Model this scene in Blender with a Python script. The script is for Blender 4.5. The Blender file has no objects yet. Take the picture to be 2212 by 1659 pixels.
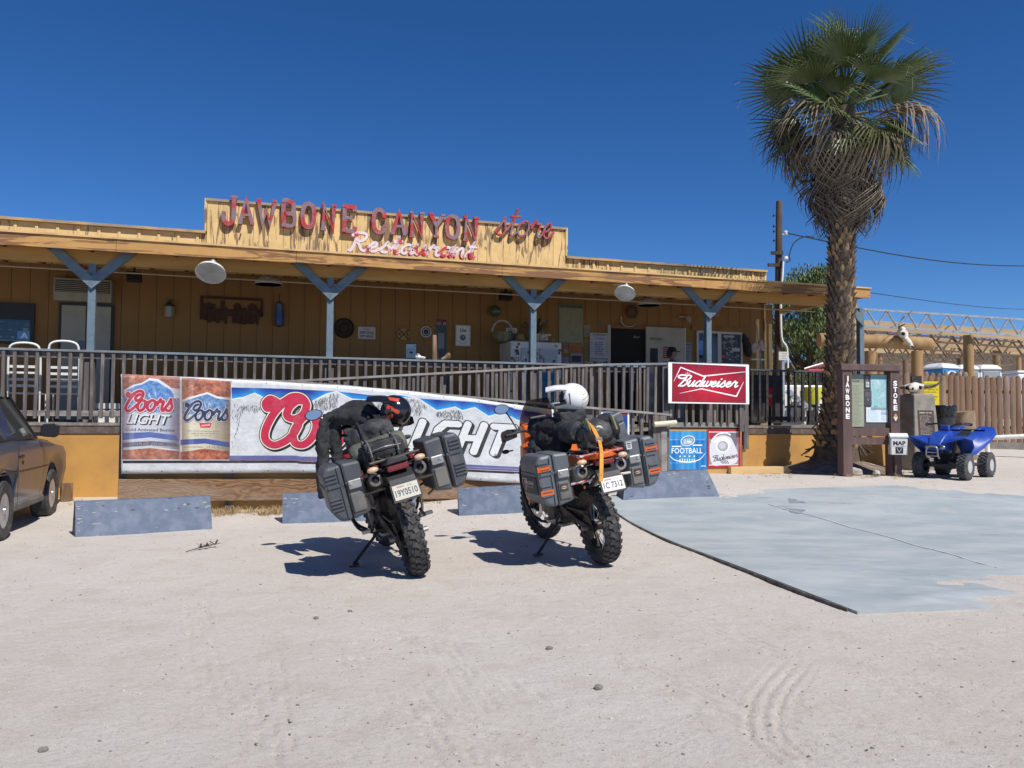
import bpy, bmesh, math, random
import numpy as np
from mathutils import Vector, Matrix, Euler
random.seed(7); np.random.seed(7)
SC = bpy.context.scene; COL = SC.collection
rad = math.radians
# ------------------------------------------------------------------ camera, light, exposure
F = 1786.0; CX = 1106.0; CY = 829.5          # photograph measured on a 2212 x 1659 copy
CAM_H = 1.4; PITCH = rad(2.42); ROLL = rad(0.37)
cam = bpy.data.cameras.new('camera'); camo = bpy.data.objects.new('camera', cam); COL.objects.link(camo)
cam.sensor_width = 36.0; cam.lens = 36.0 * F / 2212.0; cam.clip_end = 6000; cam.clip_start = 0.05
CR = Matrix.Rotation(math.pi / 2 + PITCH, 3, 'X') @ Matrix.Rotation(ROLL, 3, 'Z')
camo.matrix_world = Matrix.Translation((0, 0, CAM_H)) @ CR.to_4x4()
SC.camera = camo
SUN = Vector((0.48, -0.62, 1.0)).normalized()
SUN_EL = math.asin(SUN.z); SUN_AZ = math.atan2(SUN.x, SUN.y)
w = bpy.data.worlds.new('World'); SC.world = w; w.use_nodes = True
nt = w.node_tree; nt.nodes.clear()
sk = nt.nodes.new('ShaderNodeTexSky'); sk.sky_type = 'NISHITA'; sk.sun_disc = False
sk.sun_elevation = SUN_EL; sk.sun_rotation = SUN_AZ; sk.altitude = 2600; sk.air_density = 0.9; sk.dust_density = 0.15; sk.ozone_density = 5.0
bgn = nt.nodes.new('ShaderNodeBackground'); bgn.inputs[1].default_value = 0.095
won = nt.nodes.new('ShaderNodeOutputWorld')
hs = nt.nodes.new('ShaderNodeHueSaturation'); hs.inputs['Saturation'].default_value = 1.23; hs.inputs['Hue'].default_value = 0.506; hs.inputs['Value'].default_value = 1.2
nt.links.new(sk.outputs[0], hs.inputs['Color']); nt.links.new(hs.outputs[0], bgn.inputs[0]); nt.links.new(bgn.outputs[0], won.inputs[0])
sun = bpy.data.lights.new('sun', 'SUN'); sun.energy = 5.0; sun.angle = rad(0.5); sun.color = (1.0, 0.955, 0.89)
suno = bpy.data.objects.new('sun', sun); COL.objects.link(suno)
suno.rotation_euler = SUN.to_track_quat('Z', 'Y').to_euler(); suno.location = (5, -5, 20)
SC.view_settings.view_transform = 'Standard'; SC.view_settings.look = 'None'
SC.view_settings.gamma = 1; SC.view_settings.exposure = 0.0; SC.view_settings.use_curve_mapping = False
SC.render.engine = 'CYCLES'; SC.cycles.max_bounces = 6

# ------------------------------------------------------------------ measuring helpers
def ray(px, py): return CR @ Vector(((px - CX) / F, -(py - CY) / F, -1.0))
def aty(px, py, Y):
    d = ray(px, py); t = Y / d.y
    return Vector((d.x * t, Y, CAM_H + d.z * t))
ANG = rad(17.8); EU = Vector((math.cos(ANG), math.sin(ANG), 0)); EV = Vector((-math.sin(ANG), math.cos(ANG), 0))
B0 = aty(192, 899, 13.0); B0.z = 0
SP = 0.2835 * 13.0                            # porch post spacing
def bw(u, v, z=0.0): return B0 + EU * u + EV * v + Vector((0, 0, z))
def onv(px, py, v):
    d = ray(px, py); C = Vector((0, 0, CAM_H))
    t = (v - (C - B0).dot(EV)) / d.dot(EV); p = C + d * t
    return (p - B0).dot(EU), p.z
def sstep(a, b, x):
    t = np.clip((np.asarray(x, float) - a) / (b - a), 0, 1); return t * t * (3 - 2 * t)
def gz(x, y):
    x = np.asarray(x, float); y = np.asarray(y, float)
    far = np.hypot(x, y)
    return (0.13 * sstep(10.6, 13, y) + 0.31 * sstep(9, 14.6, y) * sstep(-2.4, 3.2, x) + 0.40 * sstep(16, 25, y)
            + 0.018 * (np.clip(far, 32, 400) - 32))
def G(px, py):
    d = ray(px, py); lo, hi = 0.5, 60.0
    for _ in range(50):
        t = (lo + hi) / 2; p = d * t
        if CAM_H + p.z > float(gz(p.x, p.y)): lo = t
        else: hi = t
    p = d * lo; return Vector((p.x, p.y, float(gz(p.x, p.y))))

# ------------------------------------------------------------------ mesh builder
def basis(d, up=(0, 0, 1)):
    d = Vector(d).normalized(); up = Vector(up)
    if abs(d.dot(up.normalized())) > 0.98: up = Vector((0, 1, 0)) if abs(d.y) < 0.9 else Vector((1, 0, 0))
    x = d.cross(up).normalized(); y = x.cross(d).normalized()
    return x, y, d
class MB:
    def __init__(s): s.v = []; s.f = []; s.m = []; s.uv = {}; s.k = 0; s.M = None
    def add(s, vs, fs, uvs=None):
        n = len(s.v)
        s.v += [tuple(s.M @ Vector(p)) if s.M is not None else tuple(p) for p in vs]
        for i, q in enumerate(fs):
            if uvs and uvs[i]: s.uv[len(s.f)] = uvs[i]
            s.f.append(tuple(n + a for a in q)); s.m.append(s.k)
        return s
    def mat(s, k): s.k = k; return s
    def box(s, x0, x1, y0, y1, z0, z1):
        vs = [(x0, y0, z0), (x1, y0, z0), (x1, y1, z0), (x0, y1, z0), (x0, y0, z1), (x1, y0, z1), (x1, y1, z1), (x0, y1, z1)]
        return s.add(vs, [(0, 3, 2, 1), (4, 5, 6, 7), (0, 1, 5, 4), (1, 2, 6, 5), (2, 3, 7, 6), (3, 0, 4, 7)])
    def cbox(s, c, d): return s.box(c[0] - d[0] / 2, c[0] + d[0] / 2, c[1] - d[1] / 2, c[1] + d[1] / 2, c[2] - d[2] / 2, c[2] + d[2] / 2)
    def bar(s, p, q, w, h, up=(0, 0, 1)):
        p = Vector(p); q = Vector(q); x, y, d = basis(q - p, up)
        vs = [b + x * a * w / 2 + y * c * h / 2 for b in (p, q) for a, c in ((-1, -1), (1, -1), (1, 1), (-1, 1))]
        return s.add(vs, [(0, 1, 2, 3), (7, 6, 5, 4), (0, 4, 5, 1), (1, 5, 6, 2), (2, 6, 7, 3), (3, 7, 4, 0)])
    def loft(s, rings, cap=True):
        n = len(rings[0]); vs = [p for r in rings for p in r]; fs = []
        for i in range(len(rings) - 1):
            for j in range(n):
                a = i * n + j; b = i * n + (j + 1) % n
                fs.append((a, b, b + n, a + n))
        if cap: fs.append(tuple(range(n - 1, -1, -1))); fs.append(tuple(range((len(rings) - 1) * n, len(rings) * n)))
        return s.add(vs, fs)
    def tube(s, pts, r, n=8, cap=True, sq=1.0, up=(0, 0, 1)):
        pts = [Vector(p) for p in pts]; R = r if isinstance(r, (list, tuple)) else [r] * len(pts)
        rings = []; px = None
        for i, p in enumerate(pts):
            d = pts[min(i + 1, len(pts) - 1)] - pts[max(i - 1, 0)]
            if px is None: x, y, d = basis(d, up)
            else:
                d = d.normalized(); y = px.cross(d)
                y = -y if False else y
                x = d.cross(y).normalized(); y = x.cross(d).normalized()
                if x.dot(px) < 0: x = -x; y = -y
            px = x
            rings.append([p + (x * math.cos(a) + y * math.sin(a) * sq) * R[i] for a in (2 * math.pi * j / n for j in range(n))])
        return s.loft(rings, cap)
    def lathe(s, prof, n=16, o=(0, 0, 0), ax=(0, 0, 1), cap=True):
        x, y, d = basis(ax); o = Vector(o)
        return s.loft([[o + d * h + (x * math.cos(a) + y * math.sin(a)) * r for a in (2 * math.pi * j / n for j in range(n))] for r, h in prof], cap)
    def ell(s, c, r, nu=14, nv=9):
        c = Vector(c); rings = []
        for i in range(nv + 1):
            t = math.pi * (i + 0.001 if i == 0 else i - 0.001 if i == nv else i) / nv
            rings.append([c + Vector((r[0] * math.sin(t) * math.cos(a), r[1] * math.sin(t) * math.sin(a), -r[2] * math.cos(t))) for a in (2 * math.pi * j / nu for j in range(nu))])
        return s.loft(rings)
    def prism(s, poly, y0, y1):                # outline in x,z (counter-clockwise seen from -y), extruded along y
        n = len(poly); vs = [(x, y0, z) for x, z in poly] + [(x, y1, z) for x, z in poly]
        fs = [tuple(range(n)), tuple(range(2 * n - 1, n - 1, -1))] + [(i, i + n, (i + 1) % n + n, (i + 1) % n) for i in range(n)]
        return s.add(vs, fs)
    def prismx(s, poly, x0, x1):               # outline in y,z, extruded along x
        n = len(poly); vs = [(x0, y, z) for y, z in poly] + [(x1, y, z) for y, z in poly]
        fs = [tuple(range(n)), tuple(range(2 * n - 1, n - 1, -1))] + [(i, i + n, (i + 1) % n + n, (i + 1) % n) for i in range(n)]
        return s.add(vs, fs)
    def quad(s, a, b, c, d, uv=None): return s.add([a, b, c, d], [(0, 1, 2, 3)], [uv] if uv else None)
    def build(s, name, mats, parent=None, smooth=None, bevel=0.0, loc=None, rot=None, seg=2):
        me = bpy.data.meshes.new(name); me.from_pydata(s.v, [], s.f)
        for m in (mats if isinstance(mats, (list, tuple)) else [mats]): me.materials.append(m)
        me.polygons.foreach_set('material_index', s.m)
        if s.uv:
            ul = me.uv_layers.new(name='UVMap').data
            for fi, uvs in s.uv.items():
                for k, li in enumerate(me.polygons[fi].loop_indices): ul[li].uv = uvs[k]
        me.update()
        bm = bmesh.new(); bm.from_mesh(me); bmesh.ops.recalc_face_normals(bm, faces=bm.faces) if not s.uv else None
        bm.to_mesh(me); bm.free()
        if smooth is not None:
            me.polygons.foreach_set('use_smooth', [True] * len(me.polygons))
            me.set_sharp_from_angle(angle=rad(smooth))
        o = bpy.data.objects.new(name, me); COL.objects.link(o)
        if parent is not None: o.parent = parent
        if loc is not None: o.location = loc
        if rot is not None: o.rotation_euler = rot
        if bevel:
            b = o.modifiers.new('b', 'BEVEL'); b.width = bevel; b.segments = seg; b.limit_method = 'ANGLE'; b.angle_limit = rad(40)
        return o
def dup(o, parent=None, loc=None, rot=None, scale=None):
    c = o.copy(); COL.objects.link(c)
    if parent is not None: c.parent = parent
    if loc is not None: c.location = loc
    if rot is not None: c.rotation_euler = rot
    if scale is not None: c.scale = scale
    return c
def tag(o, label=None, cat=None, group=None, kind=None):
    for k, x in (('label', label), ('category', cat), ('group', group), ('kind', kind)):
        if x: o[k] = x
    return o
def T(name, label, cat, loc=(0, 0, 0), rot=(0, 0, 0), group=None, parent=None):
    o = bpy.data.objects.new(name, None); COL.objects.link(o); o.location = loc
    o.rotation_euler = rot if hasattr(rot, '__len__') else (0, 0, rot); o.empty_display_size = 0.1
    if parent is not None: o.parent = parent
    return tag(o, label, cat, group)
def E(name, parent, loc=(0, 0, 0), rot=(0, 0, 0)): return T(name, None, None, loc, rot, None, parent)
def TB(name, label, cat, u, v, z, rz=0.0, group=None): return T(name, label, cat, bw(u, v, z), (0, 0, ANG + rz), group)
def copy_tree(o, parent=None):
    c = o.copy(); COL.objects.link(c)
    if parent is not None: c.parent = parent
    for ch in list(o.children): copy_tree(ch, c)
    return c
_tex = {}
def clouds(sc):
    if sc not in _tex:
        t = bpy.data.textures.new('clouds%g' % sc, 'CLOUDS'); t.noise_scale = sc; t.noise_depth = 3; _tex[sc] = t
    return _tex[sc]
_mb = {}
def folds(sc):
    if sc not in _mb:
        t = bpy.data.textures.new('folds%g' % sc, 'MARBLE'); t.noise_scale = sc * .8; t.turbulence = 14; t.marble_type = 'SHARP'; t.noise_depth = 3; _mb[sc] = t
    return _mb[sc]
def soft(o, vox=0.012, amp=0.02, sc=0.08, it=3, fold=None):  # melt overlapping shapes of one mesh into one wrinkled skin
    r = o.modifiers.new('r', 'REMESH'); r.mode = 'VOXEL'; r.voxel_size = vox * .75; r.use_smooth_shade = True
    m = o.modifiers.new('s', 'SMOOTH'); m.iterations = it; m.factor = 0.5
    if amp:
        d = o.modifiers.new('d', 'DISPLACE'); d.texture = clouds(sc); d.strength = amp * .6; d.mid_level = 0.5; d.texture_coords = 'LOCAL'
        e = o.modifiers.new('f', 'DISPLACE'); e.texture = folds(fold or sc * 1.6); e.strength = amp * .24; e.mid_level = 0.5; e.texture_coords = 'LOCAL'
    return o
def cr(pts, k=8, closed=False):                # Catmull-Rom through 2-D or 3-D points
    P = [np.array(p, float) for p in pts]; n = len(P); out = []
    for i in range(n if closed else n - 1):
        if closed: a, b, c, d = P[i - 1], P[i], P[(i + 1) % n], P[(i + 2) % n]
        else: a, b, c, d = P[max(i - 1, 0)], P[i], P[i + 1], P[min(i + 2, n - 1)]
        for j in range(k):
            t = j / k; out.append(0.5 * (2 * b + (c - a) * t + (2 * a - 5 * b + 4 * c - d) * t * t + (3 * b - a - 3 * c + d) * t ** 3))
    if not closed: out.append(P[-1])
    return out

# ------------------------------------------------------------------ materials
MATS = {}
def srgb(c):
    if isinstance(c, str): c = tuple(int(c[i:i + 2], 16) / 255 for i in (0, 2, 4))
    return tuple(x / 12.92 if x <= 0.04045 else ((x + 0.055) / 1.055) ** 2.4 for x in c)
def newmat(name):
    m = bpy.data.materials.new(name); m.use_nodes = True; n = m.node_tree.nodes; l = m.node_tree.links
    return m, n, l, n['Principled BSDF']
def lin(c): return (c[0], c[1], c[2], 1)
def noise(n, l, scale, detail=4, rough=0.55, coord=None, stretch=None, dist=0.0):
    t = n.new('ShaderNodeTexNoise'); t.inputs['Scale'].default_value = scale; t.inputs['Detail'].default_value = detail
    t.inputs['Roughness'].default_value = rough; t.inputs['Distortion'].default_value = dist
    src = coord
    if src is None: src = n.new('ShaderNodeTexCoord').outputs['Object']
    if stretch:
        mp = n.new('ShaderNodeMapping'); mp.inputs['Scale'].default_value = stretch; l.new(src, mp.inputs[0]); src = mp.outputs[0]
    l.new(src, t.inputs['Vector']); return t.outputs['Fac']
def ramp(n, l, fac, a, b):
    r = n.new('ShaderNodeMapRange'); r.inputs[1].default_value = a; r.inputs[2].default_value = b; r.interpolation_type = 'SMOOTHSTEP'
    l.new(fac, r.inputs[0]); return r.outputs[0]
def mix(n, l, fac, a, b):
    m = n.new('ShaderNodeMix'); m.data_type = 'RGBA'
    for s, x in ((0, fac), (6, a), (7, b)):
        if isinstance(x, (int, float)): m.inputs[s].default_value = x
        elif isinstance(x, tuple): m.inputs[s].default_value = lin(x)
        else: l.new(x, m.inputs[s])
    return m.outputs[2]
def bump(n, l, b, h, strength=0.3, dist=0.01, prev=None):
    k = n.new('ShaderNodeBump'); k.inputs['Strength'].default_value = strength; k.inputs['Distance'].default_value = dist
    l.new(h, k.inputs['Height'])
    if prev is not None: l.new(prev, k.inputs['Normal'])
    l.new(k.outputs[0], b.inputs['Normal']); return k.outputs[0]
def M(name, c, c2=None, rough=0.6, metal=0.0, sc=6.0, lo=0.4, hi=0.65, bs=0.0, bsc=40.0, bd=0.005, stretch=None, spec=None, coat=0.0, world=False, alpha=None, trans=0.0):
    if name in MATS: return MATS[name]
    m, n, l, b = newmat(name)
    co = None
    if world: co = n.new('ShaderNodeNewGeometry').outputs['Position']
    b.inputs['Base Color'].default_value = lin(c); b.inputs['Roughness'].default_value = rough; b.inputs['Metallic'].default_value = metal
    if c2 is not None: l.new(mix(n, l, ramp(n, l, noise(n, l, sc, 5, 0.6, co, stretch), lo, hi), c, c2), b.inputs['Base Color'])
    if bs: bump(n, l, b, noise(n, l, bsc, 4, 0.6, co, stretch), bs, bd)
    if spec is not None: b.inputs['Specular IOR Level'].default_value = spec
    if coat: b.inputs['Coat Weight'].default_value = coat; b.inputs['Coat Roughness'].default_value = 0.08
    if trans: b.inputs['Transmission Weight'].default_value = trans
    if alpha is not None: b.inputs['Alpha'].default_value = alpha
    MATS[name] = m; return m
def peel(name, paint, bare, bare2, amount=0.5, grain=9.0, world=True):   # painted board worn through to the grain, boards running up
    m, n, l, b = newmat(name)
    co = n.new('ShaderNodeTexCoord').outputs['Object']
    big = noise(n, l, 0.9, 3, 0.6, co)
    g1 = noise(n, l, grain, 6, 0.62, co, (1.0, 1.0, 0.13), 1.6)
    add = n.new('ShaderNodeMath'); add.operation = 'MULTIPLY_ADD'; add.inputs[1].default_value = 0.55; l.new(big, add.inputs[0]); l.new(g1, add.inputs[2])
    msk = ramp(n, l, add.outputs[0], 0.86 - 0.22 * amount, 0.93 - 0.22 * amount)
    pc = mix(n, l, ramp(n, l, noise(n, l, 3.0, 4, 0.6, co), 0.35, 0.7), paint, tuple(x * 0.82 for x in paint))
    bc = mix(n, l, noise(n, l, 30, 4, 0.6, co, (1, 1, 0.1)), bare, bare2)
    l.new(mix(n, l, msk, pc, bc), b.inputs['Base Color']); b.inputs['Roughness'].default_value = 0.75
    bump(n, l, b, g1, 0.35, 0.006)
    MATS[name] = m; return m

# ------------------------------------------------------------------ flat print painted into generated images
_gl = {}
def glyphs(s, shear=0.0, off=0.0):
    k = (s, shear, off)
    if k not in _gl:
        c = bpy.data.curves.new('txt', 'FONT'); c.body = s; c.shear = shear; c.offset = off; c.resolution_u = 3; c.align_x = 'LEFT'
        o = bpy.data.objects.new('txt', c); me = o.to_mesh()
        V = np.array([v.co[:2] for v in me.vertices]) if len(me.vertices) else np.zeros((0, 2)); P = [tuple(p.vertices) for p in me.polygons]
        o.to_mesh_clear(); bpy.data.objects.remove(o); bpy.data.curves.remove(c); _gl[k] = (V, P)
    return _gl[k]
class Cv:                                     # canvas in units W x H, y up
    def __init__(s, W, H, ppu, bg='ffffff'):
        s.W, s.H, s.p = W, H, ppu; s.w = max(8, int(W * ppu)); s.h = max(8, int(H * ppu)); s.a = np.zeros((s.h, s.w, 3)); s.a[:] = s.c(bg)
    def c(s, c): return np.array([int(c[i:i + 2], 16) / 255 for i in (0, 2, 4)]) if isinstance(c, str) else np.array(c, float)
    def _box(s, x0, y0, x1, y1):
        i0 = max(0, int(math.floor(x0 * s.p)) - 1); i1 = min(s.w, int(math.ceil(x1 * s.p)) + 1)
        j0 = max(0, int(math.floor(y0 * s.p)) - 1); j1 = min(s.h, int(math.ceil(y1 * s.p)) + 1)
        if i1 <= i0 or j1 <= j0: return None
        xx = (np.arange(i0, i1) + 0.5) / s.p; yy = (np.arange(j0, j1) + 0.5) / s.p
        return slice(j0, j1), slice(i0, i1), *np.meshgrid(xx, yy)
    def _put(s, sl, m, c):
        m = m[..., None]; s.a[sl] = s.a[sl] * (1 - m) + (c(sl) if callable(c) else s.c(c)) * m
    def rect(s, x0, y0, x1, y1, c, al=1.0): return s.poly([(x0, y0), (x1, y0), (x1, y1), (x0, y1)], c, al)
    def poly(s, pts, c, al=1.0, ss=3):
        P = np.array([p[:2] for p in pts], float); b = s._box(*P.min(0), *P.max(0))
        if b is None: return s
        j, i, X, Y = b; acc = np.zeros_like(X)
        for ox in (np.arange(ss) + 0.5) / ss - 0.5:
            for oy in (np.arange(ss) + 0.5) / ss - 0.5:
                x = X + ox / s.p; y = Y + oy / s.p; ins = np.zeros(X.shape, bool)
                for k in range(len(P)):
                    (xa, ya), (xb, yb) = P[k - 1], P[k]
                    if ya == yb: continue
                    ins ^= ((ya > y) != (yb > y)) & (x < (xb - xa) * (y - ya) / (yb - ya) + xa)
                acc += ins
        s._put((j, i), acc / ss ** 2 * al, c); return s
    def stroke(s, pts, wd, c, al=1.0, closed=False):
        P = [np.array(p[:2], float) for p in pts]; P = P + [P[0]] if closed else P
        A = np.array(P); mw = max(wd) if hasattr(wd, '__len__') else wd
        b = s._box(*(A.min(0) - mw), *(A.max(0) + mw))
        if b is None: return s
        j, i, X, Y = b; m = np.zeros_like(X); n = len(P) - 1
        for k in range(n):
            a, d = P[k], P[k + 1] - P[k]; L = max(d @ d, 1e-12); t = np.clip(((X - a[0]) * d[0] + (Y - a[1]) * d[1]) / L, 0, 1)
            wk = (wd[k] * (1 - t) + wd[k + 1] * t) if hasattr(wd, '__len__') else wd
            D = np.hypot(X - a[0] - t * d[0], Y - a[1] - t * d[1]); m = np.maximum(m, np.clip((wk / 2 - D) * s.p + 0.5, 0, 1))
        s._put((j, i), m * al, c); return s
    def ell(s, x, y, rx, ry, c, al=1.0, k=28, rot=0.0):
        return s.poly([(x + rx * math.cos(t) * math.cos(rot) - ry * math.sin(t) * math.sin(rot), y + rx * math.cos(t) * math.sin(rot) + ry * math.sin(t) * math.cos(rot)) for t in np.linspace(0, 2 * math.pi, k, False)], c, al)
    def text(s, t, x, y, h, c, shear=0.0, off=0.0, w=None, al=1.0, ax=0.0):   # cap height h, optional total width, ax 0 left .5 centre
        V, P = glyphs(t, shear, off)
        if not len(V): return s
        sc = h / 0.73; sx = sc
        if w: sx = w / max(np.ptp(V[:, 0]), 1e-6)
        tw = np.ptp(V[:, 0]) * sx; Q = np.stack([x - ax * tw + (V[:, 0] - V[:, 0].min()) * sx, y + V[:, 1] * sc], 1)
        b = s._box(*Q.min(0), *Q.max(0))
        if b is None: return s
        j, i, X, Y = b; acc = np.zeros_like(X); ox0, oy0 = j.start, i.start
        ss = 3
        for p in P:
            T_ = Q[list(p)]; bb = s._box(*T_.min(0), *T_.max(0))
            if bb is None: continue
            jj, ii, xx, yy = bb; sub = np.zeros_like(xx)
            for oa in (-1 / 3, 0, 1 / 3):
                for ob in (-1 / 3, 0, 1 / 3):
                    x_ = xx + oa / s.p; y_ = yy + ob / s.p; ins = np.zeros(xx.shape, bool)
                    for k in range(len(T_)):
                        (xa, ya), (xb, yb) = T_[k - 1], T_[k]
                        if ya == yb: continue
                        ins ^= ((ya > y_) != (yb > y_)) & (x_ < (xb - xa) * (y_ - ya) / (yb - ya) + xa)
                    sub += ins
            ja, ia = jj.start - ox0, ii.start - oy0
            acc[ja:ja + sub.shape[0], ia:ia + sub.shape[1]] += sub
        s._put((j, i), np.clip(acc / 9, 0, 1) * al, c); return s
    def lines(s, x0, y0, x1, y1, n, c, th=0.4, al=0.8, seed=1, ragged=0.35):  # small print that cannot be read
        r = random.Random(seed)
        for k in range(n):
            y = y1 - (k + 0.5) * (y1 - y0) / n; e = x1 - r.random() * ragged * (x1 - x0); x = x0; hh = (y1 - y0) / n * th / 2
            while x < e:
                wl = (y1 - y0) / n * r.uniform(0.8, 2.6); s.rect(x, y - hh, min(x + wl, e), y + hh, c, al * r.uniform(0.6, 1)); x += wl + (y1 - y0) / n * 0.35
        return s
    def speckle(s, amt=0.05, seed=0, k=6):
        r = np.random.RandomState(seed); a = r.rand(s.h // k + 2, s.w // k + 2); a = np.kron(a, np.ones((k, k)))[:s.h, :s.w]; a2 = r.rand(s.h, s.w)
        s.a *= (1 - amt * (0.6 * a + 0.4 * a2))[..., None]; return s
    def material(s, name, rough=0.5, grime=0.12, bs=0.0, spec=0.3, dust=(0.42, 0.38, 0.32)):
        im = bpy.data.images.new(name, s.w, s.h); px = np.ones((s.h, s.w, 4), np.float32); px[..., :3] = np.clip(s.a, 0, 1)
        im.pixels.foreach_set(px.ravel()); im.pack()
        m, n, l, b = newmat(name); t = n.new('ShaderNodeTexImage'); t.image = im; t.extension = 'EXTEND'
        col = t.outputs[0]
        if grime: col = mix(n, l, ramp(n, l, noise(n, l, 7, 6, 0.65), 0.42, 0.9), col, mix(n, l, grime, col, dust)) if grime > 0.2 else mix(n, l, ramp(n, l, noise(n, l, 5, 6, 0.65), 0.45, 1.0), col, mix(n, l, grime * 3, col, dust))
        l.new(col, b.inputs['Base Color']); b.inputs['Roughness'].default_value = rough; b.inputs['Specular IOR Level'].default_value = spec
        if bs: bump(n, l, b, noise(n, l, 5, 3, 0.6, None, (1, 1, 2.0)), bs, 0.03)
        return m
def board(mb, x0, x1, z0, z1, y=0.0, t=0.01, img=0, edge=1):   # a flat sheet facing -y, print on the front face
    mb.mat(img).quad((x0, y, z0), (x1, y, z0), (x1, y, z1), (x0, y, z1), [(0, 0), (1, 0), (1, 1), (0, 1)])
    mb.mat(edge).add([(x0, y, z0), (x1, y, z0), (x1, y, z1), (x0, y, z1), (x0, y + t, z0), (x1, y + t, z0), (x1, y + t, z1), (x0, y + t, z1)],
                     [(4, 7, 6, 5), (0, 4, 5, 1), (1, 5, 6, 2), (2, 6, 7, 3), (3, 7, 4, 0)])
    return mb
# ------------------------------------------------------------------ shared materials
sand_m, n, l, b = newmat('sand')
pos = n.new('ShaderNodeNewGeometry').outputs['Position']
c1 = mix(n, l, ramp(n, l, noise(n, l, 0.35, 4, 0.6, pos), 0.35, 0.7), (0.59, 0.537, 0.475), (0.625, 0.58, 0.525))
c2 = mix(n, l, ramp(n, l, noise(n, l, 2.6, 5, 0.65, pos), 0.45, 0.75), c1, (0.545, 0.488, 0.422))
c2 = mix(n, l, ramp(n, l, noise(n, l, 34, 4, 0.75, pos), 0.5, 0.78), c2, (0.45, 0.40, 0.34))
c3 = mix(n, l, ramp(n, l, noise(n, l, 150, 4, 0.8, pos), 0.52, 0.74), c2, (0.28, 0.24, 0.195))
c4 = mix(n, l, ramp(n, l, noise(n, l, 90, 2, 0.7, pos), 0.62, 0.75), c3, (0.6, 0.56, 0.5))
l.new(c4, b.inputs['Base Color']); b.inputs['Roughness'].default_value = 0.95; b.inputs['Specular IOR Level'].default_value = 0.1
bump(n, l, b, noise(n, l, 120, 5, 0.8, pos), 0.75, 0.012, bump(n, l, b, noise(n, l, 34, 4, 0.7, pos), 0.5, 0.014))
slab_m, n, l, b = newmat('slab_concrete')
pos = n.new('ShaderNodeNewGeometry').outputs['Position']
c1 = mix(n, l, ramp(n, l, noise(n, l, 0.9, 5, 0.65, pos, (1, 2.2, 1)), 0.3, 0.75), (0.29, 0.335, 0.35), (0.42, 0.445, 0.445))
c2 = mix(n, l, ramp(n, l, noise(n, l, 3.0, 6, 0.7, pos, (0.5, 1.8, 1)), 0.58, 0.8), c1, (0.15, 0.175, 0.19))
c3 = mix(n, l, ramp(n, l, noise(n, l, 1.7, 6, 0.75, pos), 0.56, 0.8), c2, (0.46, 0.43, 0.38))
l.new(c3, b.inputs['Base Color']); b.inputs['Roughness'].default_value = 0.85
bump(n, l, b, noise(n, l, 60, 4, 0.7, pos), 0.25, 0.006)
PAINT = (0.60, 0.36, 0.115); BARE = (0.27, 0.175, 0.085); BARE2 = (0.15, 0.095, 0.05)
m_board = peel('facade_board', (0.76, 0.53, 0.225), (0.33, 0.21, 0.11), BARE2, 0.30, 8.0)
m_paint = peel('yellow_paint', (0.76, 0.53, 0.225), BARE, BARE2, 0.15, 9.0)
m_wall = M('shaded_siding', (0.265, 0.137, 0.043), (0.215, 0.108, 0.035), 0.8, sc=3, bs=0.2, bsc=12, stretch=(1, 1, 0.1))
m_deckwall = M('orange_sheet', (0.55, 0.29, 0.068), (0.37, 0.20, 0.07), 0.8, sc=1.7, lo=0.36, hi=0.8, bs=0.3, bsc=26, bd=0.004)
m_deckwall2 = M('orange_sheet_old', (0.55, 0.31, 0.10), (0.36, 0.22, 0.10), 0.85, sc=2.4, lo=0.45, hi=0.75, bs=0.25, bsc=26, bd=0.004)
m_fascia = peel('fascia_board', (0.50, 0.27, 0.085), (0.26, 0.125, 0.05), (0.16, 0.075, 0.03), 0.45, 5.0)
for nd in MATS['fascia_board'].node_tree.nodes:
    if nd.type == 'MAPPING': nd.inputs['Scale'].default_value = (0.12, 1.0, 1.6)
m_drip = M('drip_edge', (0.66, 0.42, 0.17), (0.5, 0.32, 0.14), 0.5, sc=4)
m_beam = M('beam', (0.50, 0.27, 0.075), (0.40, 0.21, 0.06), 0.75, sc=5, stretch=(0.15, 1, 1), bs=0.15)
m_rafter = M('rafter', (0.22, 0.085, 0.035), (0.15, 0.06, 0.025), 0.8, sc=5)
m_blue = M('blue_post', (0.125, 0.18, 0.225), (0.095, 0.13, 0.165), 0.7, sc=7, lo=0.42, hi=0.7, bs=0.15)
m_rail = M('rail_top', (0.20, 0.245, 0.275), (0.16, 0.16, 0.16), 0.8, sc=8, lo=0.42, hi=0.66, bs=0.3, stretch=(0.25, 1, 1))
m_rail2 = M('rail_bare', (0.30, 0.285, 0.26), (0.20, 0.175, 0.15), 0.85, sc=9, lo=0.4, hi=0.62, bs=0.4, stretch=(0.25, 1, 1))
m_bal = M('baluster_wood', (0.11, 0.092, 0.088), (0.21, 0.185, 0.16), 0.85, sc=14, lo=0.45, hi=0.68, bs=0.35, bsc=60, stretch=(1, 1, 0.15), world=True)
m_deck = M('deck_boards', (0.21, 0.175, 0.15), (0.30, 0.265, 0.23), 0.85, sc=8, bs=0.3, stretch=(1, 0.2, 1))
m_dark = M('dark_void', (0.012, 0.010, 0.009), None, 0.9)
m_black = M('black_plastic', (0.018, 0.018, 0.019), (0.03, 0.03, 0.03), 0.5, sc=12)
m_white = M('white_enamel', (0.80, 0.80, 0.78), (0.70, 0.70, 0.67), 0.35, sc=5)
m_whitepipe = M('white_pipe', (0.78, 0.76, 0.70), (0.66, 0.63, 0.56), 0.45, sc=6)
m_pipe = M('cream_pipe', (0.50, 0.40, 0.28), None, 0.5)
m_galv = M('galvanised', (0.52, 0.53, 0.54), (0.40, 0.41, 0.42), 0.4, 0.6, sc=9)
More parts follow.
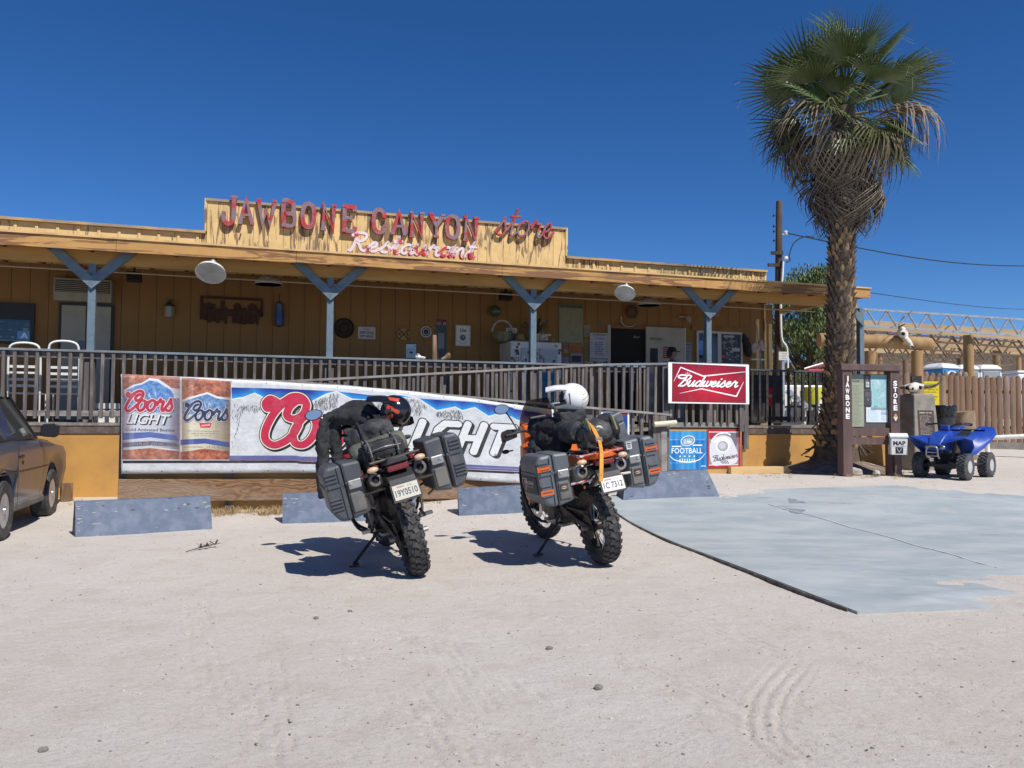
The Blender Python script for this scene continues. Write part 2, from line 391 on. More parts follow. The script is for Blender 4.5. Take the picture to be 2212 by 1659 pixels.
m_steel = M('steel', (0.60, 0.60, 0.60), (0.45, 0.45, 0.45), 0.3, 0.9, sc=10)
m_dkmetal = M('dark_metal', (0.05, 0.047, 0.045), (0.09, 0.075, 0.06), 0.5, 0.6, sc=14)
m_glass = M('dark_glass', (0.02, 0.025, 0.03), None, 0.04, spec=0.8)
# the heavy plank: flat-sawn grain with knots
plank_m, n, l, b = newmat('plank_grain')
oc = n.new('ShaderNodeTexCoord').outputs['Object']
dst = noise(n, l, 1.5, 3, 0.5, oc, (0.7, 1, 2.4)); vs = n.new('ShaderNodeVectorMath'); vs.operation = 'MULTIPLY_ADD'
vs.inputs[1].default_value = (0.9, 0.9, 0.9); l.new(dst, vs.inputs[0]); l.new(oc, vs.inputs[2])
wv = n.new('ShaderNodeTexWave'); wv.wave_type = 'BANDS'; wv.bands_direction = 'Z'; wv.inputs['Scale'].default_value = 5.5; wv.inputs['Distortion'].default_value = 5; wv.inputs['Detail'].default_value = 3; wv.inputs['Detail Scale'].default_value = 0.6
l.new(vs.outputs[0], wv.inputs[0])
vo = n.new('ShaderNodeTexVoronoi'); vo.inputs['Scale'].default_value = 1.5
mp = n.new('ShaderNodeMapping'); mp.inputs['Scale'].default_value = (1, 0.01, 2.2); l.new(oc, mp.inputs[0]); l.new(mp.outputs[0], vo.inputs[0])
base = mix(n, l, wv.outputs['Fac'], (0.145, 0.068, 0.03), (0.27, 0.155, 0.078))
base = mix(n, l, ramp(n, l, noise(n, l, 1.2, 4, 0.6, oc, (0.4, 1, 2)), 0.45, 0.7), base, (0.27, 0.20, 0.14))
base = mix(n, l, ramp(n, l, vo.outputs['Distance'], 0.13, 0.05), base, (0.13, 0.06, 0.03))
l.new(base, b.inputs['Base Color']); b.inputs['Roughness'].default_value = 0.85; bump(n, l, b, wv.outputs['Fac'], 0.4, 0.006)

# ------------------------------------------------------------------ ground
def axis(segs):
    out = []
    for a, c, st in segs: out += list(np.arange(a, c, st))
    return np.array(out + [segs[-1][1]])
geo = lambda a, c, k: list(np.geomspace(a, c, k))
xs = np.array([-x for x in geo(16, 2600, 22)][::-1] + list(axis([(-15, -5.2, 0.14), (-5.2, 5.2, 0.0165), (5.2, 15, 0.12)])) + geo(16, 2600, 22))
ys = np.array(list(axis([(-30, -3, 3.0), (-3, 3.0, 0.5), (3.0, 8.2, 0.0165), (8.2, 8.6, 0.04), (8.6, 15, 0.06), (15, 32, 0.5)])) + geo(33, 2600, 26))
X, Y = np.meshgrid(xs, ys); Z = gz(X, Y)
from mathutils import noise as mn
def vnoise(x, y, sc, seed):
    r = np.random.RandomState(seed); N = 256; g = r.rand(N, N)
    u = x * sc; v = y * sc; i = np.floor(u).astype(int); j = np.floor(v).astype(int); fu = u - i; fv = v - j
    fu = fu * fu * (3 - 2 * fu); fv = fv * fv * (3 - 2 * fv)
    q = lambda a, c: g[a % N, c % N]
    return (q(i, j) * (1 - fu) + q(i + 1, j) * fu) * (1 - fv) + (q(i, j + 1) * (1 - fu) + q(i + 1, j + 1) * fu) * fv - 0.5
def dirt(x, y):
    near = (np.hypot(x, y) < 40)
    return near * (0.030 * vnoise(x, y, 0.7, 1) + 0.010 * vnoise(x, y, 2.1, 2) + 0.0035 * vnoise(x, y, 9, 3) + 0.0025 * vnoise(x, y, 21, 4) + 0.0035 * vnoise(x, y, 40, 5))
D = dirt(X, Y)
def gpt(px, py): p = G(px, py); return np.array([p.x, p.y])
TR = [((1290, 1360), (1880, 1480)), ((1330, 1418), (1700, 1585)), ((1420, 1316), (1700, 1420)), ((1840, 1350), (2100, 1405)), ((1750, 1520), (2200, 1640)), ((1480, 1470), (1900, 1650)),
      ((960, 1400), (1080, 1640)), ((860, 1440), (1000, 1659)), ((575, 1400), (600, 1659)), ((680, 1350), (760, 1400)), ((1200, 1290), (1560, 1345)), ((1100, 1470), (1330, 1659)), ((1900, 1460), (2212, 1560)), ((760, 1420), (830, 1640)), ((1600, 1640), (2000, 1450)), ((880, 1360), (1010, 1440))]
rt_ = random.Random(3)
for k in range(26): a_ = rt_.uniform(500, 2200); b_ = rt_.uniform(1290, 1560); dx_ = rt_.uniform(120, 420); TR.append(((a_, b_), (a_ + dx_, b_ + dx_ * rt_.uniform(.22, .5)))) if k % 3 else TR.append(((a_ * .55, b_), (a_ * .55 + rt_.uniform(10, 110), b_ + rt_.uniform(90, 240))))
paths = [[gpt(*a), gpt(*c)] for a, c in TR] + [[np.array(p) for p in cr([gpt(1735, 1420), gpt(1662, 1504), gpt(1652, 1584), gpt(1712, 1640)], 10)]]
for k, P in enumerate(paths):
    s0 = 0.0; ph = k * 1.7; curve = len(P) > 2
    for a, c in zip(P[:-1], P[1:]):
        d = c - a; L = float(np.hypot(*d)) + 1e-9; d = d / L; nx, ny = -d[1], d[0]
        bx = (X > min(a[0], c[0]) - .3) & (X < max(a[0], c[0]) + .3) & (Y > min(a[1], c[1]) - .3) & (Y < max(a[1], c[1]) + .3)
        if not bx.any(): s0 += L; continue
        xx = X[bx]; yy = Y[bx]; t = (xx - a[0]) * d[0] + (yy - a[1]) * d[1]; o = (xx - a[0]) * nx + (yy - a[1]) * ny
        ok = (t >= 0) & (t < L) & (np.abs(o) < 0.15); st = t + s0
        bars = 0.5 + 0.5 * np.cos(2 * np.pi * o / 0.068)
        dash = sstep(0.12, 0.5, 0.5 + 0.5 * np.sin(2 * np.pi * st / 0.42 + 1.2 * np.sin(st * 9) + 2.5 * np.floor(o / 0.068 + 0.5) + ph)) if not curve else 0.6 + 0.4 * np.sin(2 * np.pi * st / 0.05)
        msk = sstep(-0.2, 0.2, vnoise(xx, yy, 1.3, 20 + k)) if not curve else sstep(0, .5, st) * sstep(2.2, 1.7, st)
        amp = 0.017 if curve else (0.013 if k < 16 else 0.009)
        D[bx] -= np.where(ok, amp * (bars ** 5) * dash * msk * sstep(0.15, 0.11, np.abs(o)) , 0)
        s0 += L
Z = Z + D
nxx, nyy = len(xs), len(ys)
me = bpy.data.meshes.new('ground'); me.vertices.add(nxx * nyy); me.vertices.foreach_set('co', np.stack([X, Y, Z], -1).astype(np.float32).ravel())
I, J = np.meshgrid(np.arange(nxx - 1), np.arange(nyy - 1)); a0 = (J * nxx + I).ravel(); Q = np.stack([a0, a0 + 1, a0 + 1 + nxx, a0 + nxx], 1).astype(np.int32)
me.loops.add(Q.size); me.loops.foreach_set('vertex_index', Q.ravel()); me.polygons.add(len(Q)); me.polygons.foreach_set('loop_start', np.arange(0, Q.size, 4, dtype=np.int32))
me.polygons.foreach_set('loop_total', np.full(len(Q), 4, np.int32)); me.polygons.foreach_set('use_smooth', np.ones(len(Q), bool)); me.update(); me.validate()
me.materials.append(sand_m); o = bpy.data.objects.new('ground', me); COL.objects.link(o); tag(o, 'pale sandy dirt yard with tyre tread marks', kind='structure')
def gd(x, y): return float(gz(x, y) + dirt(np.array([x]), np.array([y]))[0])

# concrete slab, sand blown over its near right edge
A_ = G(1318, 1100); Bc = G(1852, 1328); e1 = (Bc - A_); e1.z = 0; L1 = e1.length; e1.normalize(); e2 = Vector((-e1.y, e1.x, 0)); A_s = A_.copy()
mb = MB(); NU, NV = 150, 150; W2 = 7.5; rows = []
def slab_z(u, v, x, y):
    lift = 0.028 - 0.052 * float(sstep(0.35, 2.4, v)) * float(sstep(L1 - 2.2, L1 + 0.2, u)) - 0.05 * float(sstep(5.2, 7.0, v)) - 0.03 * float(sstep(0.8, -0.6, u)) * float(sstep(0.5, 2.5, v))
    edge = float(sstep(.15, .8, v)) * max(float(sstep(L1 - 2.6, L1 - .3, u)), float(sstep(4.5, 6.5, v))); return float(gz(x, y)) + lift - 0.004 * math.sin(u * 1.3 + v) + edge * (.045 * float(vnoise(np.array([x * 1.3]), np.array([y * 3.2]), 1.0, 81)[0]) + .03 * float(vnoise(np.array([x * 5]), np.array([y * 9]), 1.0, 82)[0]))
for i in range(NU + 1):
    for j in range(NV + 1):
        u = -0.6 + (L1 + 0.6) * i / NU; v = W2 * j / NV; p = A_ + e1 * u + e2 * v
        mb.v.append((p.x, p.y, slab_z(u, v, p.x, p.y)))
for i in range(NU):
    for j in range(NV):
        a = i * (NV + 1) + j; mb.f.append((a, a + NV + 1, a + NV + 2, a + 1)); mb.m.append(0)
nb = len(mb.v)
for i in range(NU + 1): q = mb.v[i * (NV + 1)]; mb.v.append((q[0], q[1], q[2] - 0.12))
for i in range(NU): mb.f.append((i * (NV + 1), nb + i, nb + i + 1, (i + 1) * (NV + 1))); mb.m.append(0)
nb = len(mb.v)
for j in range(NV + 1): q = mb.v[NU * (NV + 1) + j]; mb.v.append((q[0], q[1], q[2] - 0.12))
for j in range(NV): mb.f.append((NU * (NV + 1) + j, nb + j, nb + j + 1, NU * (NV + 1) + j + 1)); mb.m.append(0)
o = mb.build('concrete_slab', slab_m, smooth=30); tag(o, 'worn blue grey concrete parking slab in the sand', kind='structure')
# the slab's old wooden form board along its left edge
mb = MB(); prev = None
for k in range(13):
    u = L1 * (k / 12) * 0.985; p = A_ + e1 * u - e2 * 0.02; q = Vector((p.x, p.y, float(gz(p.x, p.y)) + 0.004 + 0.004 * math.sin(k * 2.1)))
    if prev is not None: mb.bar(prev, q + e2 * 0.006 * math.sin(k), 0.012, 0.045)
    prev = q
tag(mb.build('edge_board', M('edge_board', (0.10, 0.08, 0.065), (0.2, 0.17, 0.14), 0.9, sc=9)), 'thin weathered form board along the left edge of the concrete slab', 'board')

# hills far behind
hill_m = M('desert_hill', (0.21, 0.155, 0.115), (0.13, 0.11, 0.085), 1.0, sc=0.03, lo=0.4, hi=0.6, world=True, spec=0.0)
nn = hill_m.node_tree.nodes; ll = hill_m.node_tree.links; bb = nn['Principled BSDF']
pp = nn.new('ShaderNodeNewGeometry').outputs['Position']; old = bb.inputs['Base Color'].links[0].from_socket
ll.new(mix(nn, ll, ramp(nn, ll, noise(nn, ll, 0.16, 3, 0.7, pp), 0.5, 0.62), old, (0.075, 0.07, 0.05)), bb.inputs['Base Color'])
mb = MB(); N1, N2 = 160, 24
for j in range(N2 + 1):
    for i in range(N1 + 1):
        az = rad(-75 + 150 * i / N1); t = j / N2; r = 330 + 1100 * t
        hz = gz(0, 400) + 0.0 * t
        ridge = 112 + 20 * math.sin(az * 5 + 1) + 13 * math.sin(az * 13) + 9 * math.sin(az * 29 + 2)
        z = 6.6 + ridge * t ** 1.25 + (5 + 22 * t) * float(vnoise(np.array([az * 22.0]), np.array([t * 9.0]), 1.0, 9)[0]) * min(1, 3 * t) - 2.0 * (j == 0)
        mb.v.append((r * math.sin(az), r * math.cos(az), z))
for j in range(N2):
    for i in range(N1):
        a = j * (N1 + 1) + i; mb.f.append((a, a + 1, a + N1 + 2, a + N1 + 1)); mb.m.append(0)
tag(mb.build('hills', hill_m, smooth=60), 'brown desert hills dotted with scrub', kind='structure')

# ------------------------------------------------------------------ the store building
BR = TB('store_building', 'long yellow board store with stepped front, porch roof and blue posts', 'building', 0, 0, 0)
DZ = 1.30; VW = 2.6
U0 = -4.5
uR = onv(1652, 760, VW)[0]                     # right corner of the wall
uRoof = onv(1880, 625, -0.42)[0]
uDeck = onv(1936, 960, -0.1)[0]
ROOFZ = 4.10
def bpart(mb, name, m, **k): return mb.build(name, m, BR, **k)
mb = MB().box(U0, uDeck, -0.1, -0.06, 0.0, DZ - 0.05); bpart(mb, 'deck_wall', m_deckwall)
mb = MB().box(U0, uDeck, -0.13, VW, DZ - 0.045, DZ)
for k in range(60): pass
bpart(mb, 'deck_floor', m_deck)
mb = MB().box(U0, uDeck, -0.118, -0.102, DZ - 0.17, DZ - 0.05); bpart(mb, 'deck_edge_board', M('edge_dark', (0.10, 0.07, 0.055), (0.16, 0.12, 0.1), 0.9, sc=8))
mb = MB().box(U0, uR, VW + 0.03, VW + 0.12, 0.2, 5.0); bpart(mb, 'back_wall', M('wall_gap', (0.07, 0.035, 0.012), None, 0.9))
mb = MB().box(uR - 0.09, uR, VW + 0.12, VW + 8, 0.3, 4.85); bpart(mb, 'side_wall', m_paint)
mb = MB().box(U0, uR - 0.1, VW + 0.2, VW + 8, 4.6, 4.68); bpart(mb, 'main_roof', M('tar_roof', (0.1, 0.1, 0.1), None, 0.9))
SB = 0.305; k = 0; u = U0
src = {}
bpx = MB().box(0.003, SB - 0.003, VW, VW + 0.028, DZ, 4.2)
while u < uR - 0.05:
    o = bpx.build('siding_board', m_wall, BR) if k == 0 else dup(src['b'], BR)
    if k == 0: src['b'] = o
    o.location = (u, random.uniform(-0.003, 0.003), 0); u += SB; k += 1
# parapet boards, battens, cap
uA = onv(447, 500, VW)[0]; uB = onv(1219, 560, VW)[0]
zpl = onv(230, 490, VW)[1]; zA = onv(447, 437, VW)[1]; zBt = onv(1219, 497, VW)[1]; zTop = (zA + zBt) / 2 + 0.02
zlo = (onv(20, 472, VW)[1] + onv(440, 505, VW)[1]) / 2; zr = (onv(1225, 560, VW)[1] + onv(1650, 585, VW)[1]) / 2
PB = 3.9
mb = MB().box(U0, uA, VW - 0.02, VW, 4.2, zlo - 0.02); bpart(mb, 'parapet_panel', m_paint)
mb = MB().box(uB, uR, VW - 0.02, VW, 4.2, zr - 0.02); bpart(mb, 'parapet_panel', m_paint)
bt = MB().box(0, 0.05, VW - 0.045, VW - 0.02, 4.2, 1.0)
for (a, c, zt) in ((U0, uA - 0.05, zlo), (uB + 0.32, uR, zr)):
    u = a; first = None
    while u < c:
        if first is None: first = MB().box(0, 0.05, VW - 0.043, VW - 0.021, 4.2, zt - 0.03).build('batten', m_paint, BR); o = first
        else: o = dup(first, BR)
        o.location = (u, 0, 0); u += 0.345
u = uA; k = 0; nb_ = int(round((uB - uA) / 0.29)); st = (uB - uA) / nb_
pb = None
for k in range(nb_):
    if pb is None: pb = MB().box(0.003, st - 0.004, VW - 0.06, VW - 0.03, 4.2, zTop - 0.02).build('facade_board', m_board, BR); o = pb
    else: o = dup(pb, BR)
    o.location = (uA + k * st, random.uniform(-0.004, 0.003), random.uniform(-0.006, 0.006))
for o in list(BR.children):
    if o.name.startswith('facade_board'): o.data = o.data.copy(); off = random.uniform(0, 30); [setattr(v, 'co', v.co + Vector((0, 0, off))) for v in o.data.vertices]; o.location.z -= off
mb = MB().box(uA, uB, VW - 0.025, VW - 0.001, 4.2, zTop - 0.03); bpart(mb, 'facade_backing', M('wall_gap', (0, 0, 0)))
m_cap = M('cap_board', (0.50, 0.33, 0.14), (0.30, 0.24, 0.17), 0.85, sc=9, lo=0.38, hi=0.6, stretch=(0.3, 1, 1))
for (a, c, zt) in ((U0, uA - 0.02, zlo), (uA - 0.02, uB + 0.02, zTop), (uB + 0.02, uR + 0.03, zr)):
    mb = MB().box(a, c, VW - 0.10, VW + 0.2, zt - 0.02, zt + 0.03); bpart(mb, 'parapet_cap', m_cap)
mb = MB().box(uA - 0.05, uA - 0.002, VW - 0.08, VW + 0.1, zlo + 0.03, zTop + 0.028); bpart(mb, 'corner_trim', m_paint)
mb = MB().box(uB + 0.002, uB + 0.05, VW - 0.08, VW + 0.1, zr + 0.03, zTop + 0.028); bpart(mb, 'corner_trim', m_paint)
mb = MB().box(uR - 0.03, uR + 0.03, VW - 0.03, VW + 0.07, DZ, zr - 0.02); bpart(mb, 'corner_trim', m_paint)
# porch roof
mb = MB().add([(U0, -0.38, ROOFZ + 0.01), (uRoof, -0.38, ROOFZ + 0.01), (uRoof, VW, ROOFZ + 0.24), (U0, VW, ROOFZ + 0.24), (U0, -0.38, ROOFZ + 0.05), (uRoof, -0.38, ROOFZ + 0.05), (uRoof, VW, ROOFZ + 0.28), (U0, VW, ROOFZ + 0.28)],
              [(0, 3, 2, 1), (4, 5, 6, 7), (0, 1, 5, 4), (1, 2, 6, 5), (2, 3, 7, 6), (3, 0, 4, 7)]); bpart(mb, 'porch_roof', M('roof_deck', (0.25, 0.12, 0.055), (0.18, 0.085, 0.04), 0.8, sc=4))
mb = MB().box(U0, uRoof + 0.01, -0.445, -0.38, ROOFZ + 0.045, ROOFZ + 0.075); bpart(mb, 'drip_edge', m_drip)
cuts = [U0] + [onv(x, 560, -0.42)[0] for x in (250, 640, 1085, 1525, 1740)] + [uRoof]
for a, c in zip(cuts[:-1], cuts[1:]):
    mb = MB().box(a + 0.003, c - 0.003, -0.42, -0.382, ROOFZ - 0.145 + random.uniform(-.004, .004), ROOFZ + 0.043); bpart(mb, 'fascia_board', m_fascia)
mb = MB().box(U0, uRoof - 0.02, -0.05, 0.05, 3.80, 4.06); bpart(mb, 'porch_beam', m_beam)
mb = MB().box(uRoof - 0.05, uRoof - 0.012, -0.38, VW, ROOFZ - 0.12, ROOFZ + 0.008); bpart(mb, 'end_fascia', m_paint)
rf = None; u = U0 + 0.2
while u < uRoof - 0.1:
    if rf is None: rf = MB().add([(x, y, z) for x in (0, 0.045) for y, z in ((-0.36, 3.96), (VW - 0.01, 4.185), (VW - 0.01, 4.33), (-0.36, 4.10))], [(0, 1, 2, 3), (7, 6, 5, 4), (0, 4, 5, 1), (1, 5, 6, 2), (2, 6, 7, 3), (3, 7, 4, 0)]).build('rafter', m_rafter, BR); o = rf
    else: o = dup(rf, BR)
    o.location = (u, 0, 0); u += 0.61
# posts with Y braces
pp0 = None
for k in range(-1, 5):
    u = k * SP
    if pp0 is None:
        pp0 = E('porch_post', BR)
        MB().box(-0.057, 0.057, -0.057, 0.057, DZ, 3.80).build('post', m_blue, pp0, bevel=0.006)
        MB().box(-0.075, 0.075, -0.078, 0.078, DZ, 2.38).build('post_sleeve', m_bal, pp0, bevel=0.006)
        for s in (-1, 1):
            MB().add([(s * x, y, z) for y in (-0.105, -0.059) for x, z in ((0.0, 3.40), (0.66, 4.02), (0.66, 4.02 + 0.0), (0.50, 4.06), (0.0, 3.595))], [(0, 1, 3, 4), (9, 8, 6, 5), (0, 5, 6, 1), (1, 6, 8, 3), (3, 8, 9, 4), (4, 9, 5, 0)]).build('brace', m_blue, pp0)
        o = pp0
    else: o = copy_tree(pp0, BR)
    o.location = (u, 0, 0); lastp = o
bpy.data.objects.remove([c_ for c_ in lastp.children if c_.name.startswith('brace')][1])
# conduit running under the porch ceiling
mb = MB().tube([(U0, 1.0, onv(300, 590, 1.0)[1]), (uR + 0.2, 1.0, onv(300, 590, 1.0)[1] - 0.03)], 0.014, 6); bpart(mb, 'ceiling_conduit', m_pipe)
# ------------------------------------------------------------------ script lettering as strokes (x-height 1)
GL = {
 'o': ([[(.78, .92), (.45, 1.0), (.13, .7), (.10, .3), (.4, 0), (.75, .15), (.9, .55), (.78, .92), (.95, .78), (1.2, .85)]], 1.08),
 'r': ([[(0, .55), (.22, .98), (.32, 1.1), (.4, .86), (.68, .88), (.6, .4), (.66, .08), (.82, .0), (1.02, .25)]], .95),
 's': ([[(-.05, .15), (.3, .7), (.48, 1.12), (.55, .8), (.75, .38), (.6, .03), (.28, .0), (.14, .14)]], .85),
 'e': ([[(-.05, .3), (.35, .45), (.6, .75), (.45, 1.0), (.18, .75), (.12, .3), (.38, 0), (.7, .1), (.95, .4)]], .92),
 't': ([[(-.05, .3), (.28, .9), (.42, 1.75), (.36, .8), (.36, .15), (.5, 0), (.8, .25)], [(.05, 1.22), (.8, 1.28)]], .75),
 'a': ([[(.8, .9), (.45, 1), (.12, .65), (.12, .15), (.4, .0), (.7, .4), (.84, .98), (.78, .3), (.9, .0), (1.15, .3)]], 1.08),
 'u': ([[(-.05, .4), (.15, 1), (.1, .3), (.3, 0), (.6, .25), (.8, 1), (.76, .25), (.92, 0), (1.18, .35)]], 1.12),
 'n': ([[(-.05, .35), (.18, 1.0), (.18, .5), (.15, 0)], [(.17, .3), (.45, .92), (.7, .9), (.7, .25), (.85, 0), (1.12, .35)]], 1.06),
 'R': ([[(.32, 1.85), (.28, 1.0), (.12, 0), (-.12, .05)], [(-.1, 1.6), (.3, 1.95), (.9, 1.9), (1.02, 1.5), (.75, 1.1), (.32, .98), (.6, .7), (.85, .15), (1.12, .0), (1.4, .3)]], 1.35),
 'B': ([[(.75, 1.95), (.6, 1.0), (.25, 0)], [(.62, 1.55), (.25, 1.4), (-.35, 1.55), (-.5, 1.85), (-.1, 2.05), (.6, 2.0), (1.1, 2.02), (1.4, 1.75), (1.15, 1.2), (.7, 1.08), (1.1, 1.0), (1.25, .55), (1.0, .1), (.6, .0), (.3, .15)]], 1.45),
 'd': ([[(.8, .9), (.45, 1), (.12, .65), (.12, .15), (.42, 0), (.75, .4), (.95, 2.0), (.84, .9), (.82, .2), (.95, 0), (1.2, .3)]], 1.1),
 'w': ([[(-.05, .45), (.15, 1), (.1, .25), (.3, 0), (.58, .35), (.64, .95), (.62, .2), (.85, 0), (1.12, .4), (1.12, .98), (1.35, .82)]], 1.3),
 'i': ([[(-.05, .4), (.17, 1), (.13, .2), (.28, 0), (.52, .3)], [(.28, 1.42), (.32, 1.46)]], .5),
 'C': ([[(.22, 1.62), (.0, 1.7), (.03, 1.45), (.3, 1.42), (.75, 1.7), (1.15, 1.9), (1.6, 1.85), (1.75, 1.5), (1.5, 1.08), (1.15, 1.0), (.95, 1.2), (1.15, 1.5), (1.42, 1.58)], [(.8, 1.72), (.38, 1.1), (.1, .45), (.2, .06), (.55, -.02), (.95, .25), (1.25, .55)]], 1.3)}
def word(t, x, y, h, slant=0.25, sp=1.0, k=7):
    out = []
    for ch in t:
        S, adv = GL[ch]
        for s in S: out.append(cr([(x + h * (p[0] + slant * p[1]), y + h * p[1]) for p in s], k))
        x += adv * h * sp
    return out
def wordw(t, x0, x1, y, h, slant=0.25):       # squeezed to run from x0 to x1
    S = word(t, 0, 0, h, slant); a = min(p[0] for s in S for p in s); c = max(p[0] for s in S for p in s); f = (x1 - x0) / (c - a)
    return [[np.array((x0 + (p[0] - a) * f, y + p[1])) for p in s] for s in S]

# ------------------------------------------------------------------ railings
def balusters(root, u0, u1, v, ztop, zbot, sp=0.152, wd=0.05, m=None, jit=0.012, src=[None]):
    n = max(1, int(round((u1 - u0) / sp)))
    mb0 = MB().box(-wd / 2, wd / 2, -0.02, 0.02, -1.0, 0).build('baluster', m or m_bal, root)
    first = mb0
    for k in range(n + 1):
        u = u0 + (u1 - u0) * k / n; zt = ztop(u); zb = zbot(u) + random.uniform(-.012, .012)
        o = first if k == 0 else dup(first, root)
        o.location = (u, v + random.uniform(-.004, .004), zt); o.scale = (random.uniform(.88, 1.08), 1, zt - zb)
        o.rotation_euler = (0, random.uniform(-jit, jit), 0)
RR = TB('deck_railing', 'long blue grey topped wooden railing along the porch edge', 'railing', 0, 0, 0)
vR = -0.12; zR = 2.43
uE = onv(1797, 850, vR)[0]
uG0 = onv(1437, 850, vR)[0]
MB().box(U0, uG0 - 0.4, vR - 0.055, vR + 0.085, zR - 0.035, zR).build('top_rail', m_rail, RR, bevel=0.004)
MB().box(U0, uG0 - 0.4, vR + 0.002, vR + 0.04, zR - 0.13, zR - 0.037).build('sub_rail', m_bal, RR)
MB().box(U0, uG0 - 0.4, vR + 0.003, vR + 0.04, 1.40, 1.485).build('bottom_rail', m_rail2, RR)
balusters(RR, U0, uG0 - 0.45, vR - 0.019, lambda u: zR - 0.037, lambda u: 1.36)
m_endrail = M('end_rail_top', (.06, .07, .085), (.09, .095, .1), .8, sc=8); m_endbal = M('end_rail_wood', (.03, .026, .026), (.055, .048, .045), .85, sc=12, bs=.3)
RD = TB('end_railing', 'dark wooden railing beside the palm trunk', 'railing', 0, 0, 0)
uG1 = onv(1616, 850, vR)[0]
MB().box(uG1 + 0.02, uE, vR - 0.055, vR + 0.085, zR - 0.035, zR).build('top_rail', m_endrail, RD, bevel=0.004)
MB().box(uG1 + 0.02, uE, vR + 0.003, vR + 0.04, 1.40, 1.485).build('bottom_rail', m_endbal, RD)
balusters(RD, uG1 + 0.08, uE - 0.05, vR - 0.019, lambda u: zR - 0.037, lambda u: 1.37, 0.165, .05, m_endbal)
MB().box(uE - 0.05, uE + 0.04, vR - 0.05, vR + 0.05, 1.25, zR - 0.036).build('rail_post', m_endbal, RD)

# ------------------------------------------------------------------ ramp
RM = TB('access_ramp', 'weathered wooden switchback ramp with sloping handrails and heavy bottom plank', 'ramp', 0, 0, 0)
vU = -1.3; vL = -2.0
ua, za = onv(598, 823, vU); ub, zb = onv(1300, 786, vU); uc, zc = onv(1438, 784, vU)
la0, lz0 = onv(262, 809, vL); la, lza = onv(640, 823, vL); lb, lzb = onv(1442, 894, vL)
def lerp(u, a, za, b_, zb_): return za + (zb_ - za) * (u - a) / (b_ - a)
zupr = lambda u: lerp(u, ua, za, ub, zb) if u < ub else lerp(u, ub, zb, uc, zc)
zlow = lambda u: lerp(u, la0, lz0, la, lza) if u < la else lerp(u, la, lza, lb, lzb)
MB().bar((ua, vU, za - .018), (ub, vU, zb - .018), 0.14, 0.036).build('hand_rail', m_rail2, RM, bevel=.003)
MB().bar((ub + .002, vU, zb - .018), (uc, vU, zc - .018), 0.14, 0.036).build('hand_rail', m_rail, RM, bevel=.003)
MB().bar((la0, vL, lz0 - .018), (la, vL, lza - .018), 0.13, 0.036).build('hand_rail', m_rail2, RM, bevel=.003)
MB().bar((la + .002, vL, lza - .018), (lb + .05, vL, lzb - .018), 0.13, 0.036).build('hand_rail', m_rail2, RM, bevel=.003)
balusters(RM, ua + .1, uc - .06, vU - .022, lambda u: zupr(u) - .036, lambda u: zupr(u) - 1.06, 0.155)
balusters(RM, la0 + .15, lb - .15, vL + .022, lambda u: zlow(u) - .036, lambda u: zlow(u) - 1.08, 0.16)
MB().bar((ua, vU + .02, za - .95), (uc, vU + .02, zc - .95), 0.035, 0.085).build('bottom_rail', m_bal, RM)
MB().bar((la, vL + .06, lza - .98), (lb, vL + .06, lzb - .98), 0.035, 0.085).build('bottom_rail', m_rail2, RM)
mb = MB(); za_ = za - 1.07
mb.add([(u, v, z) for u, z in ((ua, za - 1.12), (uc, DZ - .02)) for v, d in ((vU, 0), (-0.14, 0))] + [(u, v, z - .05) for u, z in ((ua, za - 1.12), (uc, DZ - .02)) for v in (vU, -0.14)], [(0, 2, 3, 1), (4, 5, 7, 6), (0, 4, 6, 2), (1, 3, 7, 5), (0, 1, 5, 4), (2, 6, 7, 3)]).build('upper_walk', m_deck, RM)
zg_r = float(gz(*bw(lb, vL)[:2]))
MB().add([(u, v, z) for u, z in ((la0 + .02, za - 1.125), (la, za - 1.13), (lb + .4, zg_r + .02)) for v in (vL + .04, vU - .002)] + [(u, v, z - .05) for u, z in ((la0 + .02, za - 1.125), (la, za - 1.13), (lb + .4, zg_r - .03)) for v in (vL + .04, vU - .002)],
         [(0, 2, 3, 1), (2, 4, 5, 3), (6, 7, 9, 8), (8, 9, 11, 10), (0, 6, 8, 2), (2, 8, 10, 4), (1, 3, 9, 7), (3, 5, 11, 9), (0, 1, 7, 6), (4, 10, 11, 5)]).build('lower_walk', m_deck, RM)
# bottom plank: level along its length like the photograph's
p0, q0 = onv(255, 1035, vL - .05); p1, q1 = onv(255, 1084, vL - .05); r0, s0 = onv(1118, 1045 - 12, vL - .05)
zt0, zb0 = q0, q1
uPe = onv(1185, 1040, vL - .05)[0]
ztE = onv(1100, 1036, vL - .05)[1]; 
MB().add([(u, v, z) for u, z in ((p0, zt0), (uPe, ztE), (uPe, ztE - (zt0 - zb0)), (p0, zb0)) for v in (vL - .05, vL + .035)],
         [(0, 6, 4, 2), (1, 3, 5, 7), (0, 2, 3, 1), (2, 4, 5, 3), (4, 6, 7, 5), (6, 0, 1, 7)]).build('bottom_plank', plank_m, RM, bevel=.008)
mb = MB().box(p0 + .06, uPe, vL + .05, vL + .06, 0.0, 1.1); mb.build('skirt_sheet', m_deckwall2, RM)
for u in np.linspace(la0 + .04, lb - .02, 7):
    zz = float(gz(*bw(u, vL)[:2])); MB().box(u - .045, u + .045, vL - .045 + .05, vL + .045 + .05, zz - .1, zlow(u) - .037).build('ramp_post', m_bal, RM)
up, zp = onv(1422, 900, vL); zz = float(gz(*bw(up, vL)[:2]))
MB().box(up - .13, up + .13, vL - .06, vL + .1, zz - .1, zlow(up) - .04).build('end_post', m_bal, RM, bevel=.008)
MB().box(up + .02, up + .128, vL - .068, vL - .06, zz - .1, onv(1422, 930, vL)[1]).build('post_face', m_rail2, RM)
